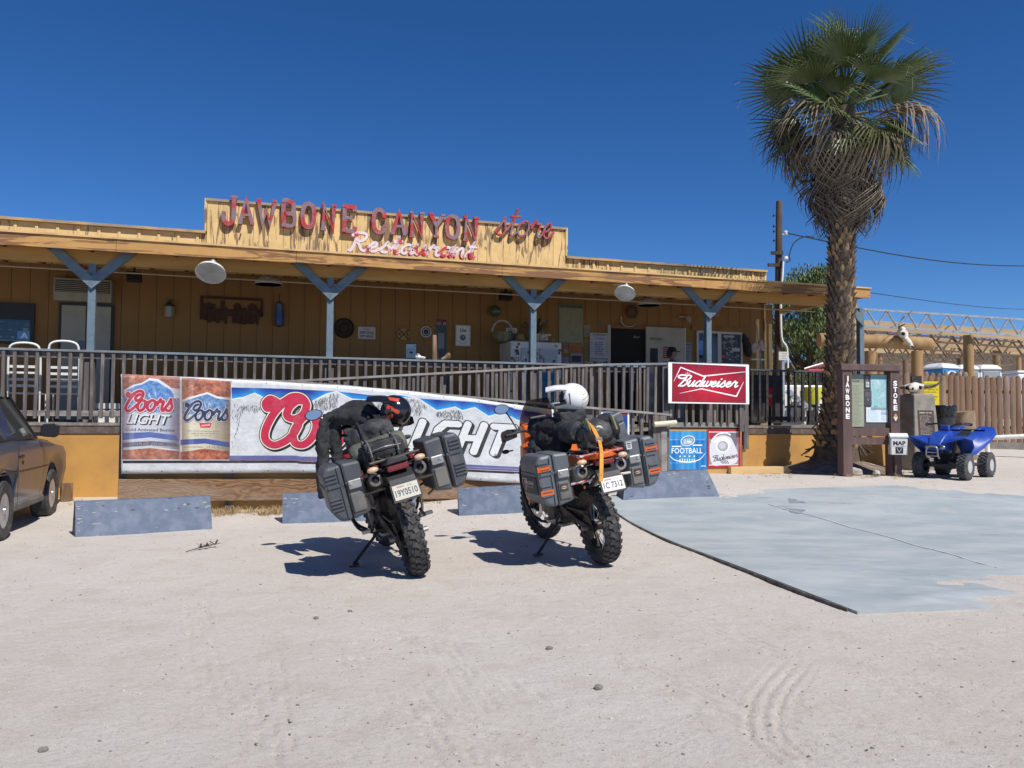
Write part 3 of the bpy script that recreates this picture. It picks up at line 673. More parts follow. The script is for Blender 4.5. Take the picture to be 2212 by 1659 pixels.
for u in np.linspace(ua + .05, uc - .05, 6):
    MB().box(u - .045, u + .045, vU + .06, vU + .15, float(gz(*bw(u, vU)[:2])) - .1, zupr(u) - .05).build('ramp_post', m_bal, RM)
a_, z_ = onv(1412, 917, vL - .12); c_, z2_ = onv(1460, 913, vL - .12)
t_ = TB('handrail_pipe', 'short cream plastic pipe fixed across the ramp end post', 'pipe', 0, 0, 0)
MB().tube([(a_, vL - .12, z_), (c_, vL - .12, z2_)], .045, 12, False).tube([(a_ + .002, vL - .12, z_), (c_ - .002, vL - .12, z2_)], .036, 12).build('pipe', M('cream_tube', (.68, .62, .45), (.6, .54, .4), .5, sc=5), t_, smooth=40)

# landing bay behind the big red sign
BY = TB('landing_bay', 'boxed porch landing with orange wall and short railing below the red sign', 'railing', 0, 0, 0)
vB = -1.3; b0 = onv(1440, 900, vB)[0]; b1 = onv(1614, 900, vB)[0]; zgb = float(gz(*bw(b0, vB)[:2])) - .15
zB0 = onv(1500, 1300 / 1.736 + .3616 * 850 / 1.736, vB)[1]
MB().box(b0, b1 - .12, vB, vB + .03, zgb, zB0).build('bay_wall', m_deckwall2, BY)
MB().box(b1 - .12 + .003, b1 - .05, vB - .02, vB + .05, zgb, zB0 - .3).build('corner_board', m_deckwall2, BY)
MB().box(b0, b1, vB - .03, -.14, DZ - .03, DZ + .01).build('bay_floor', m_deck, BY)
MB().box(b0, b1 - .03, vB - .022, vB + .02, zB0 + .03, zB0 + .11).build('kick_rail', m_rail2, BY)
MB().box(b0, b1, vB - .055, vB + .085, zR - .035, zR).build('top_rail', m_rail, BY, bevel=.004)
balusters(BY, b0 + .06, b1 - .12, vB - .045, lambda u: zR - .037, lambda u: DZ + .03 + (.0 if u > b0 + .3 else .1), 0.14)
MB().box(b1 - .1, b1 - .01, vB - .06, vB + .03, DZ - .42, zR - .04).build('rail_post', m_bal, BY)
MB().box(b1 - .22, b1 - .14, vB - .1, vB - .062, DZ - .1, DZ + .55).build('post_cleat', m_bal, BY)
MB().box(b0 - .06, b0 + .03, vB - .05, vB + .04, zgb, zR - .04).build('rail_post', m_bal, BY)
MB().box(b1 - .045, b1, vB + .04, -.14, zgb, DZ - .035).build('bay_side', m_deckwall2, BY)
MB().box(b1 - .055, b1 - .01, vB + .09, -.14, zR - .035, zR).build('side_rail', m_rail, BY)
for k in range(6): MB().box(b1 - .05, b1 - .015, vB + .15 + k * .16, vB + .19 + k * .16, DZ + .05, zR - .037).build('baluster', m_bal, BY)
# loose lumber at the foot of the wall
p = G(1600, 1022); t_ = T('lumber_block', 'pale cut lumber block on the ground below the orange wall', 'lumber', (p.x + .35, p.y, gd(p.x + .35, p.y)), (0, 0, .25))
MB().add([(x, y, z) for y in (-.07, .07) for x, z in ((-.62, 0), (.72, 0), (.5, .13), (-.62, .13))], [(0, 1, 2, 3), (7, 6, 5, 4), (0, 4, 5, 1), (1, 5, 6, 2), (2, 6, 7, 3), (3, 7, 4, 0)]).build('block', M('fresh_lumber', (.62, .43, .2), (.55, .36, .16), .75, sc=6, stretch=(.2, 1, 1)), t_, bevel=.006)

# ------------------------------------------------------------------ beer banner
TX = [262, 500, 760, 903, 1030, 1187, 1196]; TY = [808, 819, 834, 847, 862, 884, 885]
BX = [262, 680, 850, 990, 1103, 1196]; BYY = [1023, 1021, 1024, 1035, 1043, 1047]
yt = lambda x: np.interp(x, TX, TY); yb = lambda x: np.interp(x, BX, BYY)
cvH = 215.0
def bc(x, y): return (x - 262.0, float((yb(x) - y) / (yb(x) - yt(x)) * cvH))
k7 = lambda X, Y: bc(230.4 + .25 * X, 777.6 + .25 * Y)
k9 = lambda X, Y: bc(553 + .25 * X, 766 + .25 * Y)
k2 = lambda X, Y: bc(1025 + .26 * X, 806.5 + .26 * Y)
cv = Cv(934, cvH, 2.2, 'd9dcdc')
def P7(c, pts, al=1): cv.poly([k7(*p) for p in pts], c, al)
def P9(c, pts, al=1): cv.poly([k9(*p) for p in pts], c, al)
rs = random.Random(5)
def grad(f):                                  # colour by canvas position
    def g(sl):
        j, i = sl; yy, xx = np.meshgrid((np.arange(j.start, j.stop) + .5) / cv.p, (np.arange(i.start, i.stop) + .5) / cv.p, indexing='ij'); return f(xx, yy)
    return g
def mixc(a, b_, t): a = cv.c(a); b_ = cv.c(b_); return a + (b_ - a) * np.clip(t, 0, 1)[..., None]
def rocky(a, b_, sc, seed): return grad(lambda x, y: mixc(a, b_, 0.5 + 1.6 * (vnoise(x, y, sc, seed) * .6 + vnoise(x, y, sc * 2.6, seed + 1) * .5)))
cv.rect(0, 0, 934, cvH, rocky('dadddd', 'c9cbcc', .05, 61))
# first can
P7(rocky('c98468', '8f5f54', .12, 31), [(135, 115), (640, 150), (640, 860), (135, 860)])
P7(grad(lambda x, y: mixc('c9cbd2', '8d90a0', np.abs((x - 52) / 62) ** 2.2)), [(135, 330), (250, 250), (600, 280), (635, 330), (630, 770), (380, 745), (140, 775)])
P7('dfe2ea', [(150, 260), (230, 215), (300, 200), (370, 158), (450, 165), (560, 240), (640, 250), (640, 330), (150, 330)])
P7(rocky('4f79b4', '7fa6d4', .2, 33), [(175, 262), (250, 225), (305, 215), (370, 178), (440, 188), (550, 255), (580, 300), (575, 460), (150, 460), (150, 300)])
for k in range(14): x = rs.uniform(200, 560); y = rs.uniform(240, 400); P7('c9dcf0', [(x, y), (x + rs.uniform(10, 30), y + rs.uniform(30, 90)), (x + rs.uniform(-12, 10), y + rs.uniform(20, 60))], .8)
P7(grad(lambda x, y: mixc('cfd1d8', '9598a8', np.abs((x - 52) / 62) ** 2.2)), [(140, 440), (600, 460), (625, 700), (140, 700)])
def script_on(cvs, t, fx, x0, x1, y, h, col, out, wd, ow, slant=.22):
    S = wordw(t, x0, x1, y, h, slant); S = [[fx(p[0], -p[1]) for p in s] for s in S]
    for s in S: cvs.stroke([(p[0] + .4 * ow * .3, p[1] - .4 * ow * .3) for p in s], wd + ow * 1.5, '3a3536', .8)
    for s in S: cvs.stroke(s, wd + ow, out)
    for s in S: cvs.stroke(s, wd, col)
script_on(cv, 'Coors', k7, 165, 565, -438, 88, 'b9384c', 'f0dcdc', 6.5, 3.5)
x_, y_ = k7(170, 552); x2 = k7(550, 552)[0]
cv.text('LIGHT', x_ + .5, y_ - 1, 22, '2c2c2c', .32, .03, x2 - x_ + 3); cv.text('LIGHT', x_, y_ + .6, 22, 'e9ebe6', .32, 0.005, x2 - x_)
x_, y_ = k7(165, 612); cv.text('Cold Activated Bottles', x_, y_, 6.5, '4a4a55', .0, .012, 106)
P7('5a6ca6', [(140, 632), (380, 622), (600, 650), (625, 700), (380, 668), (140, 692)]); P7('6b6c78', [(140, 715), (380, 700), (600, 718), (620, 750), (380, 738), (140, 755)])
x_, y_ = k7(250, 730); cv.text('12 FL OZ  (355 mL)', x_, y_, 4.5, 'b8b8c0', 0, 0, 60)
P7('cfd0d4', [(140, 762), (380, 745), (630, 775), (630, 790), (380, 760), (140, 780)])
P7('a9abae', [(632, 150), (650, 150), (640, 860), (626, 860)])
# second can
P7(rocky('cb8464', '8a5148', .1, 41), [(650, 150), (1075, 185), (1062, 862), (635, 862)])
P7(grad(lambda x, y: mixc('d9cfb6', 'a89c86', np.abs((x - 157) / 52) ** 2.5)), [(648, 355), (700, 320), (1000, 320), (1070, 345), (1062, 790), (850, 770), (637, 795)])
P7('e6e6e2', [(650, 345), (720, 320), (870, 278), (960, 315), (1065, 325), (1065, 370), (650, 385)])
P7(rocky('4d74a8', '86aad2', .2, 43), [(655, 362), (730, 335), (870, 296), (950, 332), (1062, 345), (1060, 470), (655, 470)])
for k in range(12): x = rs.uniform(720, 1030); y = rs.uniform(330, 420); P7('d5e2ef', [(x, y), (x + rs.uniform(10, 26), y + rs.uniform(30, 90)), (x + rs.uniform(-10, 8), y + rs.uniform(20, 60))], .8)
script_on(cv, 'Coors', k7, 672, 1045, -520, 85, '343c5c', 'd8dce2', 5.5, 3.0)
P7('c2283a', [(800, 545), (907, 545), (893, 585), (812, 585)]); P7('e6d8d0', [(815, 560), (895, 552), (890, 570), (818, 576)], .7)
for k, y in enumerate((605, 625, 645)): a = k7(700 + 30 * k, y); c = k7(1000 - 40 * k, y + 10); cv.lines(a[0], a[1] - 4.5, c[0], a[1], 1, '77705f', .35, .8, k, .1)
P7('4c5c9c', [(640, 688), (850, 678), (1062, 712), (1062, 755), (850, 722), (638, 735)])
x_, y_ = k7(670, 758); cv.text('ORIGINAL  12 FL OZ', x_, y_, 4, '7a7058', 0, 0, 84)
P7(rocky('cc7a50', '8a4844', .12, 47), [(638, 800), (850, 765), (1062, 800), (1062, 862), (637, 862)])
for xa, xb_, y0_, y1_, cl_ in ((135, 632, 125, 860, '4a3038'), (648, 1064, 160, 862, '4a3a30')):
    for k in range(9):
        f = (xb_ - xa) * .02; P7(cl_, [(xa, y0_), (xa + f * (k + 1), y0_), (xa + f * (k + 1), y1_), (xa, y1_)], .065); P7(cl_, [(xb_ - f * (k + 1), y0_ + 20), (xb_, y0_ + 20), (xb_, y1_), (xb_ - f * (k + 1), y1_)], .065)
    P7('f4f0ea', [(xa + 60, y0_ + 10), (xa + 110, y0_ + 10), (xa + 105, y1_ - 10), (xa + 62, y1_ - 10)], .14)
# mountains and sky
skyt = [(1078, 236), (1600, 252), (2212, 285)]
mt = [(1080, 335), (1180, 320), (1280, 283), (1370, 330), (1500, 345), (1640, 372), (1760, 362), (1900, 290), (1990, 273), (2110, 360), (2212, 338)]
top9 = [(0, 290), (600, 312), (1000, 350), (1400, 377), (2212, 455)]; m9 = [(0, 345), (100, 380), (480, 412), (690, 320), (830, 382), (980, 390), (1100, 355), (1250, 345), (1410, 382), (1560, 480), (1720, 450), (1780, 482), (1890, 455), (2010, 530), (2130, 505), (2212, 540)]
ridge = sorted([k7(*p) for p in mt if p[0] < 2000] + [k9(*p) for p in m9 if p[0] > 480] + [k2(*p) for p in ((230, 325), (340, 380), (480, 430), (640, 400))]); skytop = sorted([k7(*p) for p in skyt if p[0] < 2000] + [k9(*p) for p in top9 if p[0] > 480] + [k2(*p) for p in ((0, 240), (330, 295), (640, 345))])
rx = [p[0] for p in ridge]; ry = [p[1] for p in ridge]
cv.poly(skytop + ridge[::-1], grad(lambda x, y: mixc('2f9be0', '22338c', ((y - np.interp(x, rx, ry)) / 26))))
r2 = np.random.RandomState(3)
for k in range(2600):                          # rock streaks on the peaks
    x = r2.uniform(rx[0], rx[-1]); pk = np.interp(x, rx, ry); h = max(0, pk - np.interp(x, rx, np.convolve(ry, np.ones(3) / 3, 'same')) + 14)
    y = pk - r2.uniform(4, 8 + h * 1.6); c = '5a5a5c' if r2.rand() < .7 else '8f9294'
    if vnoise(np.array([x]), np.array([y]), .035, 71)[0] > 0.02: cv.stroke([(x, y), (x + r2.uniform(-3, 2), y - r2.uniform(3, 9))], r2.uniform(.5, 1.5), c, .75)
cv.stroke([(p[0], p[1] - .6) for p in ridge], 1.8, 'eef0f1')
# the big words
COO = [[(150, 440), (100, 465), (82, 425), (120, 385), (165, 400), (205, 425), (250, 400), (320, 362), (395, 372), (435, 435), (405, 515), (330, 555), (268, 530), (285, 460), (345, 405), (385, 400)],
       [(262, 398), (160, 500), (85, 640), (82, 735), (150, 782), (240, 755), (320, 690), (365, 610)],
       [(500, 525), (430, 530), (360, 600), (320, 690), (340, 765), (410, 778), (480, 720), (520, 620), (500, 525), (555, 590), (600, 570)],
       [(760, 540), (690, 545), (620, 615), (580, 705), (600, 780), (670, 793), (740, 735), (780, 635), (760, 540), (815, 605), (880, 590)],
       [(800, 610), (850, 545), (872, 535), (878, 590), (945, 575), (912, 690), (900, 780), (945, 800), (1000, 745)],
       [(985, 765), (1040, 660), (1082, 560), (1092, 630), (1118, 700), (1088, 785), (1030, 800), (992, 765)]]
S = [[k9(*p) for p in cr(s, 10)] for s in COO]
for s in S: cv.stroke([(p[0] + 2.4, p[1] - 3.2) for p in s], 25.5, '1e2022')
for s in S: cv.stroke([(p[0] + 1.2, p[1] - 1.6) for p in s], 25.5, '26282a')
for s in S: cv.stroke(s, 24.5, '1d1d1f')
for s in S: cv.stroke(s, 21.5, 'ece3cf')
for s in S: cv.stroke(s, 16.5, '7c1830')
for s in S: cv.stroke(s, 15.0, 'c72f4e')
# LIGHT in slanted block strokes
LI = {'L': [[(0, 1), (0, 0), (.6, 0)]], 'I': [[(0, 1), (0, 0)]], 'G': [[(.8, .98), (.22, .98), (0, .75), (0, .2), (.2, 0), (.68, 0), (.72, .52), (.42, .52)]], 'H': [[(0, 1), (0, 0)], [(.75, 1), (.75, 0)], [(0, .5), (.75, .5)]], 'T': [[(-.05, .97), (.85, .97)], [(.4, .97), (.4, 0)]]}
strk = []
for ch, X0 in (('L', 1130), ('I', 1345), ('G', 1500), ('H', 1735), ('T', 1975)):
    for s in LI[ch]:
        strk.append([k9(X0 + 190 * p[0] + 95 * p[1], 812 - 232 * p[1] + (X0 - 1345) * .055 + 10 * p[0]) for p in s])
for s in strk:
    for q in (5, 3.3, 1.6): cv.stroke([(p[0] + q, p[1] - q * .9) for p in s], 20, '3a3b3d')
for s in strk: cv.stroke(s, 21, '222325')
for s in strk: cv.stroke(s, 16.5, 'e3e6e4')
x_, y_ = k9(2070, 872); cv.stroke([(x_ + 3.2 * math.cos(t), y_ + 3.6 * math.sin(t)) for t in np.linspace(0, 6.3, 16)], .9, '333333'); cv.text('R', x_ - 1.6, y_ - 1.7, 3.4, '333333', 0, .02)
# bottom stripes
for xa, ya, xb_, yb_, dd, c in ((1062, 826, 1640, 826, 22, '5f6a9c'), (1062, 848, 1640, 848, 18, '6f5c8c'), (140, 868, 1640, 868, 22, '34323a')):
    pts = [k7(x, y) for x, y in ((xa, ya), (1300, ya), (xb_, yb_))] + [k9(x, y) for x, y in ((380 + 0, 880 + (ya - 826) * 1.0), (1000, 900 + (ya - 826)), (1740, 945 + (ya - 826)), (2200, 968 + (ya - 826)), (2550, 985 + (ya - 826)))]
    pts = [p for p in pts]; pts.sort()
    cv.poly(pts + [(p[0], p[1] - dd * .28) for p in pts[::-1]], c)
x_, y_ = k2(330, 838); cv.text('THE W', x_, y_ - 1, 3.6, 'e0e0e0', 0, .03, 17)
for gx in np.linspace(8, 925, 13): cv.ell(gx, cvH - 5, 1.6, 1.8, '8a8d90'); cv.ell(gx + 3, 5, 1.5, 1.7, '7d8084')
for k in range(26):
    x = r2.uniform(0, 930); y = r2.uniform(8, 205); cv.stroke([(x, y), (x + r2.uniform(-22, 22), y + r2.uniform(-10, 10))], r2.uniform(.4, 1.0), 'f2f2f2' if r2.rand() < .5 else '9a9c9e', .35)
cv.speckle(.10, 3, 3)
BN = TB('beer_banner', 'long white vinyl beer banner with snowy mountains, red script and slanted block letters', 'banner', 0, 0, 0)
m_bn = cv.material('banner_print', .5, .10, .35); mb = MB(); NX, NY = 150, 22; uvv = {}
for i in range(NX + 1):
    for j in range(NY + 1):
        s = i / NX; t = j / NY; px = 262 + 934 * s; py = yb(px) + (yt(px) - yb(px)) * t
        sag = .6 * math.sin(s * 41) * max(0, t - .5) ; py -= sag
        u_, z_ = onv(px, py, vL - .085); wob = .010 * math.sin(u_ * 3.1 + t * 2) + .008 * math.sin(u_ * 7.3 - t * 5) + .012 * float(vnoise(np.array([u_ * 2.2 + t]), np.array([t * 3.1 + u_ * .4]), 1.0, 55)[0]) + (.02 * math.sin(u_ * 5) * (1 - t) ** 3)
        mb.v.append((u_, vL - .085 + wob, z_)); uvv[len(mb.v) - 1] = (s, t)
for i in range(NX):
    for j in range(NY):
        a = i * (NY + 1) + j; f = (a, a + NY + 1, a + NY + 2, a + 1); mb.uv[len(mb.f)] = [uvv[q] for q in f]; mb.f.append(f); mb.m.append(0)
o = mb.build('banner_sheet', m_bn, BN, smooth=60)
sd = o.modifiers.new('s', 'SOLIDIFY'); sd.thickness = .003; sd.offset = 1

# ------------------------------------------------------------------ signs on the front
def rect_on(x0, y0, x1, y1, v):
    ua_, _ = onv(x0, (y0 + y1) / 2, v); ub_, _ = onv(x1, (y0 + y1) / 2, v); xm = (x0 + x1) / 2
    return ua_, ub_, onv(xm, y1, v)[1], onv(xm, y0, v)[1]
m_edge = M('sign_edge', (.5, .5, .5), None, .5)
def sign(name, label, cat, rc, v, cvs, th=.012, rough=.4, bs=0.0, edge=None, group=None, grime=.10, gloss=.4):
    u0, u1, z0, z1 = rc; r = TB(name, label, cat, (u0 + u1) / 2, v, (z0 + z1) / 2, group=group); wd = u1 - u0; h = z1 - z0
    mb = MB(); board(mb, -wd / 2, wd / 2, -h / 2, h / 2, -th, th)
    mb.build('panel', [cvs.material(name + '_print', rough, grime, bs, gloss), edge or m_edge], r); return r
# red bow-tie sign
c = Cv(836, 438, .9, 'f3f1f0')
gx = lambda X, Y: (X - 724, 597 - Y)
rb = [gx(*p) for p in ((764, 168), (1524, 182), (1524, 585), (760, 580))]
def redg(sl):
    j, i = sl; yy, xx = np.meshgrid((np.arange(j.start, j.stop) + .5) / c.p, (np.arange(i.start, i.stop) + .5) / c.p, indexing='ij')
    t = np.clip(1.15 - np.hypot((xx - 420) / 430, (yy - 180) / 260), 0, 1)[..., None]; return c.c('821428') + (c.c('c41a34') - c.c('821428')) * t
c.poly(rb, redg); c.stroke(rb, 3, '3a0a12', 1, True)
for Lp in (((780, 360), (848, 208), (1078, 298), (1520, 238)), ((838, 490), (1060, 436), (1424, 512), (1502, 350))):
    P = [gx(*p) for p in Lp]; c.stroke(P, [3.5, 11, 16, 5] if Lp[0][0] == 780 else [3, 12, 15, 3.5], 'f4f2f0')
Sx = [[gx(p[0], -p[1] + 0) for p in s] for s in wordw('Budweiser', 826, 1438, -410, 58, .42)]
Sx = [[(p[0], p[1]) for p in s] for s in Sx]
for s in Sx: c.stroke([(p[0] + 3, p[1] - 3) for p in s], 24, '3d0a14')
for s in Sx: c.stroke(s, 17, 'f6f4f2')
q = [gx(*p) for p in ((895, 288), (940, 288), (945, 258), (930, 275), (918, 250), (906, 275), (890, 258))]; c.poly(q, 'd98890')
c.ell(*gx(918, 250), 4, 4, 'd98890')
v_ = vB - .12
zt_ = onv(1525, 785.5, v_)[1]; zb_ = onv(1525, 872, v_)[1]
RS = sign('red_beer_sign', 'large red beer sign with white bow-tie outline and white script', 'sign', (onv(1442, 830, v_)[0], onv(1616, 830, v_)[0], zb_, zt_), v_, c, .03, .25, grime=.05)
# blue football sign
c = Cv(410, 400, 1.0, '1f74b8'); fx = lambda X, Y: (X - 722, 1290 - Y)
for k in range(14): c.rect(k * 30, 0, k * 30 + 15, 400, '2f93d2' if k % 2 else '1a62a8', .6)
c.rect(0, 310, 410, 400, '53b4e6', .35); c.poly([(150, 400), (260, 400), (300, 0), (110, 0)], '6cc4ee', .3)
c.ell(*fx(934, 992), 76, 54, 'dfe6ea', 1, 36, .25); c.ell(*fx(934, 992), 66, 45, '5d7f98', 1, 36, .25); c.ell(*fx(934, 996), 58, 36, '8fb2c8', .8, 36, .25)
for s in wordw('i', 0, 1, 0, 1): pass
c.text('Lite', *fx(895, 1018), 40, 'f4f6f6', .25, .02, 78)
c.rect(*fx(768, 1056), *fx(868, 1044), 'f2f4f4'); c.rect(*fx(985, 1044), *fx(1086, 1032), 'f2f4f4')
c.text('FOOTBALL', fx(766, 1122)[0], fx(766, 1122)[1], 58, 'eef2f4', 0, .012, 322)
for k in range(4):
    x, y = fx(853 + 49 * k, 1153); c.poly([(x + (13 if i % 2 == 0 else 5.5) * math.sin(i * math.pi / 5), y + (13 if i % 2 == 0 else 5.5) * math.cos(i * math.pi / 5)) for i in range(10)], 'f2f4f4')
c.stroke([fx(*p) for p in cr([(738, 1135), (800, 1190), (925, 1213), (1050, 1190), (1120, 1118)], 12)], [3 + 9 * math.sin(math.pi * i / 48) for i in range(49)], 'f2f4f4')
for k in range(7): x = 852 + 25 * k; c.stroke([fx(x, 1182), fx(x, 1212)], 8, 'f2f4f4')
c.lines(20, 300, 395, 318, 1, 'bfe2f2', .5, .6, 5, .02); c.lines(10, 60, 300, 78, 1, 'bfe2f2', .5, .5, 6, .02); c.rect(350, 28, 400, 40, 'dce8f0', .8)
v_ = vB - .012
sign('football_sign', 'square blue football beer sign with oval badge on the orange wall', 'sign', rect_on(1441, 931, 1526, 1014, v_), v_, c, .01, .35)
c = Cv(330, 372, 1.0, 'b01c2c'); fx = lambda X, Y: (X - 1138, 1250 - Y)
c.rect(14, 22, 308, 352, '8e8d92'); c.poly([fx(*p) for p in ((1155, 900), (1310, 900), (1180, 980), (1155, 960))], '9c3438'); c.ell(*fx(1385, 975), 60, 90, '6a686e', .8)
c.poly([fx(*p) for p in cr([(1160, 1090), (1180, 985), (1270, 935), (1360, 950), (1400, 1010), (1440, 1120), (1420, 1205), (1300, 1222), (1190, 1222)], 6, True)], 'd6d6da')
c.poly([fx(*p) for p in cr([(1195, 1000), (1270, 950), (1340, 965), (1370, 1030), (1250, 1010)], 6, True)], 'f0f0f2'); c.stroke([fx(*p) for p in cr([(1180, 985), (1240, 925), (1320, 910), (1365, 930)], 8)], 15, 'e8e4e6')
c.ell(*fx(1290, 1040), 66, 62, 'f2f2f4'); c.ell(*fx(1290, 1040), 54, 52, 'a6a6ac'); c.ell(*fx(1285, 1035), 34, 34, 'c9c9cf', .8)
for k in range(5): c.stroke([fx(1265 + 16 * k, 1180), fx(1285 + 16 * k, 1210)], 7, '57575e')
for s in wordw('Budweiser', fx(1192, 0)[0], fx(1440, 0)[0], fx(0, 1190)[1], 26, .3): c.stroke([(p[0], p[1] + .16 * (p[0] - 50)) for p in s], 6.5, '4a464e')
c.rect(14, 22, 308, 30, 'dddde0'); c.rect(14, 344, 308, 352, 'e4e4e6')
sign('bottle_sign', 'red framed grey beer picture sign beside the blue football sign', 'sign', rect_on(1527.5, 928, 1599, 1010, v_), v_, c, .01, .35)
# blue and white sign on the ramp balusters
c = Cv(200, 300, 1.0, 'e9ebee'); c.rect(12, 10, 188, 290, '1c3f86'); c.rect(100, 262, 180, 290, '8c2030'); c.text('Hib', 108, 226, 30, 'eceef2', .2, .03, 50); c.text('du', 112, 180, 26, 'c03038', .1, .03, 40)
c.text('KING', 40, 92, 42, 'eceef2', 0, .03, 145); c.text('LIVE', 60, 40, 36, 'eceef2', .1, .03, 110); c.lines(70, 14, 180, 36, 2, 'dfe2ea', .5, .9, 4)
v_ = vL - .03
sign('blue_notice', 'blue and white notice with red corner tied to the ramp balusters', 'sign', rect_on(1298, 889, 1359, 966, v_), v_, c, .006, .4)

# ------------------------------------------------------------------ roof letters
m_let = M('red_letter', (.40, .028, .035), (.21, .15, .175), .7, sc=5, lo=.42, hi=.56, bs=.2, world=True)
m_white_let = M('white_red_letter', (.74, .62, .64), (.50, .025, .04), .55, sc=3.2, lo=.5, hi=.6, bs=.15, world=True)
LET = {'J': ([[(.62, 1), (.62, .3), (.5, .06), (.28, .0), (.1, .12), (.06, .36)], [(.42, 1), (.82, 1)], [(-.06, .4), (.18, .4)]], .8), 'A': ([[(.06, 0), (.44, 1), (.82, 0)], [(.2, .34), (.68, .34)], [(-.06, 0), (.2, 0)], [(.68, 0), (.94, 0)]], .9), 'W': ([[(.0, 1), (.25, 0), (.47, .6), (.68, 0), (.95, 1)], [(-.1, 1), (.14, 1)], [(.82, 1), (1.05, 1)]], 1.0),
       'B': ([[(.1, 0), (.1, 1), (.5, 1), (.66, .9), (.66, .62), (.5, .52), (.12, .52)], [(.5, .52), (.72, .4), (.72, .12), (.52, 0), (.1, 0)], [(-.04, 0), (.2, 0)], [(-.04, 1), (.2, 1)]], .85), 'O': ([[(.4, 1), (.14, .88), (.06, .5), (.14, .12), (.4, 0), (.66, .12), (.74, .5), (.66, .88), (.4, 1)]], .85), 'N': ([[(.1, 0), (.1, 1), (.72, .0), (.72, 1)], [(-.06, 0), (.26, 0)], [(-.06, 1), (.14, 1)], [(.56, 1), (.88, 1)]], .9),
       'E': ([[(.7, .82), (.68, 1), (.1, 1), (.1, 0), (.7, 0), (.74, .2)], [(.1, .52), (.5, .52)], [(.5, .4), (.5, .64)], [(-.05, 1), (.2, 1)], [(-.05, 0), (.2, 0)]], .85), 'C': ([[(.7, .68), (.62, .9), (.4, 1), (.14, .88), (.06, .5), (.14, .12), (.4, 0), (.62, .1), (.7, .32)], [(.6, .7), (.8, .7)], [(.6, .3), (.8, .3)]], .85), 'Y': ([[(.04, 1), (.42, .5), (.8, 1)], [(.42, .5), (.42, 0)], [(-.08, 1), (.2, 1)], [(.66, 1), (.92, 1)], [(.26, 0), (.58, 0)]], .88)}
def ribbon(mb, pts, wd, y0, y1):
    P = [np.array(p, float)[:2] for p in pts]; n = len(P); closed = np.hypot(*(P[0] - P[-1])) < 1e-6; L = []; R_ = []
    for i in range(n):
        a = P[i - 1] if i else (P[-2] if closed else P[0]); c_ = P[i + 1] if i < n - 1 else (P[1] if closed else P[-1])
        d1 = P[i] - a; d2 = c_ - P[i]; d1 = d1 / (np.hypot(*d1) + 1e-9); d2 = d2 / (np.hypot(*d2) + 1e-9)
        t = d1 + d2; t = t / (np.hypot(*t) + 1e-9); nrm = np.array((-t[1], t[0])); k = 1 / max(.55, float(np.dot(nrm, np.array((-d2[1], d2[0])) if np.hypot(*d2) > .5 else np.array((-d1[1], d1[0])))))
        L.append(P[i] + nrm * wd / 2 * k); R_.append(P[i] - nrm * wd / 2 * k)
    rings = [[(L[i][0], y0, L[i][1]), (R_[i][0], y0, R_[i][1]), (R_[i][0], y1, R_[i][1]), (L[i][0], y1, L[i][1])] for i in range(n)]
    mb.loft(rings, True); return mb
JS = TB('canyon_sign', 'weathered red and grey roof letters on the stepped facade', 'sign', 0, 0, 0)
vS = VW - .135
px_let = [('J', 497, 484), ('A', 533, 478), ('W', 577, 489), ('B', 626, 483), ('O', 667, 483), ('N', 711, 489), ('E', 756, 490), ('C', 821, 496), ('A', 862, 499), ('N', 902, 500), ('Y', 943, 505), ('O', 979, 507), ('N', 1018, 509)]
ytopL = {0: 422, 12: 466}; 
for k, (ch, xc, yc_) in enumerate(px_let):
    ytp = 421 + (k if k < 7 else k + 1) * 3.35 + (4 if k == 0 else 6); ybm = ytp + 53 - .55 * k + (6 if ch in 'J' else 0) + (3 if ch == 'N' else 0) + (3 if ch == 'E' else 0)
    uc_, zt_ = onv(xc, ytp, vS); zb_ = onv(xc, ybm, vS)[1]; h = zt_ - zb_; strokes, wd = LET[ch]; wdt = (onv(xc + 15.5, 480, vS)[0] - onv(xc - 15.5, 480, vS)[0]) * (1.2 if ch == 'W' else 1.0); sx = wdt / wd
    mb = MB()
    for q, s in enumerate(strokes):
        pts = [(p[0] * sx - wdt / 2, p[1] * h) for p in (s if len(s) < 5 or ch in 'EWN' else cr(s, 5))]
        ribbon(mb, pts, (.085 if q == 0 else (.07 if len(s) > 2 else .05)) , -.03 - .003 * q, .035 + .003 * q)
    mb.build('letter', m_let, JS, loc=(uc_, vS, zb_), rot=(0, random.uniform(-.02, .03), 0))
mb = MB()
sS = wordw('store', 0, 1, 0, .35, .3)
u0_, _ = onv(1068, 500, vS); u1_, z1_ = onv(1196, 500, vS); zb_ = onv(1130, 511, vS)[1]; zb2 = onv(1130, 478, vS)[1]
for q, s in enumerate(wordw('store', 0, u1_ - u0_, 0, (zb2 - zb_), .3)): ribbon(mb, s, .04, -.03 - .003 * q, .03 + .003 * q)
mb.build('script_word', m_let, JS, loc=(u0_, vS, zb_))
for x in (520, 700, 880, 1000): u_, z_ = onv(x, 500, vS); MB().box(u_ - .012, u_ + .012, vS, VW - .06, z_ - .06, z_ - .035).build('bracket', m_dkmetal, JS)
RSg = TB('restaurant_sign', 'red and white weathered script restaurant sign above the porch roof', 'sign', 0, 0, 0)
vS2 = VW - .42; u0_, _ = onv(751, 535, vS2); u1_, _ = onv(1031, 545, vS2); za1 = onv(760, 541, vS2)[1]; zb1 = onv(1020, 558, vS2)[1]; hx = onv(890, 532, vS2)[1] - onv(890, 551, vS2)[1]
mb = MB()
for q, s in enumerate(wordw('Restaurant', 0, u1_ - u0_, 0, hx, .18)):
    ribbon(mb, s, .056, -.045 - .003 * q, .05 + .003 * q)
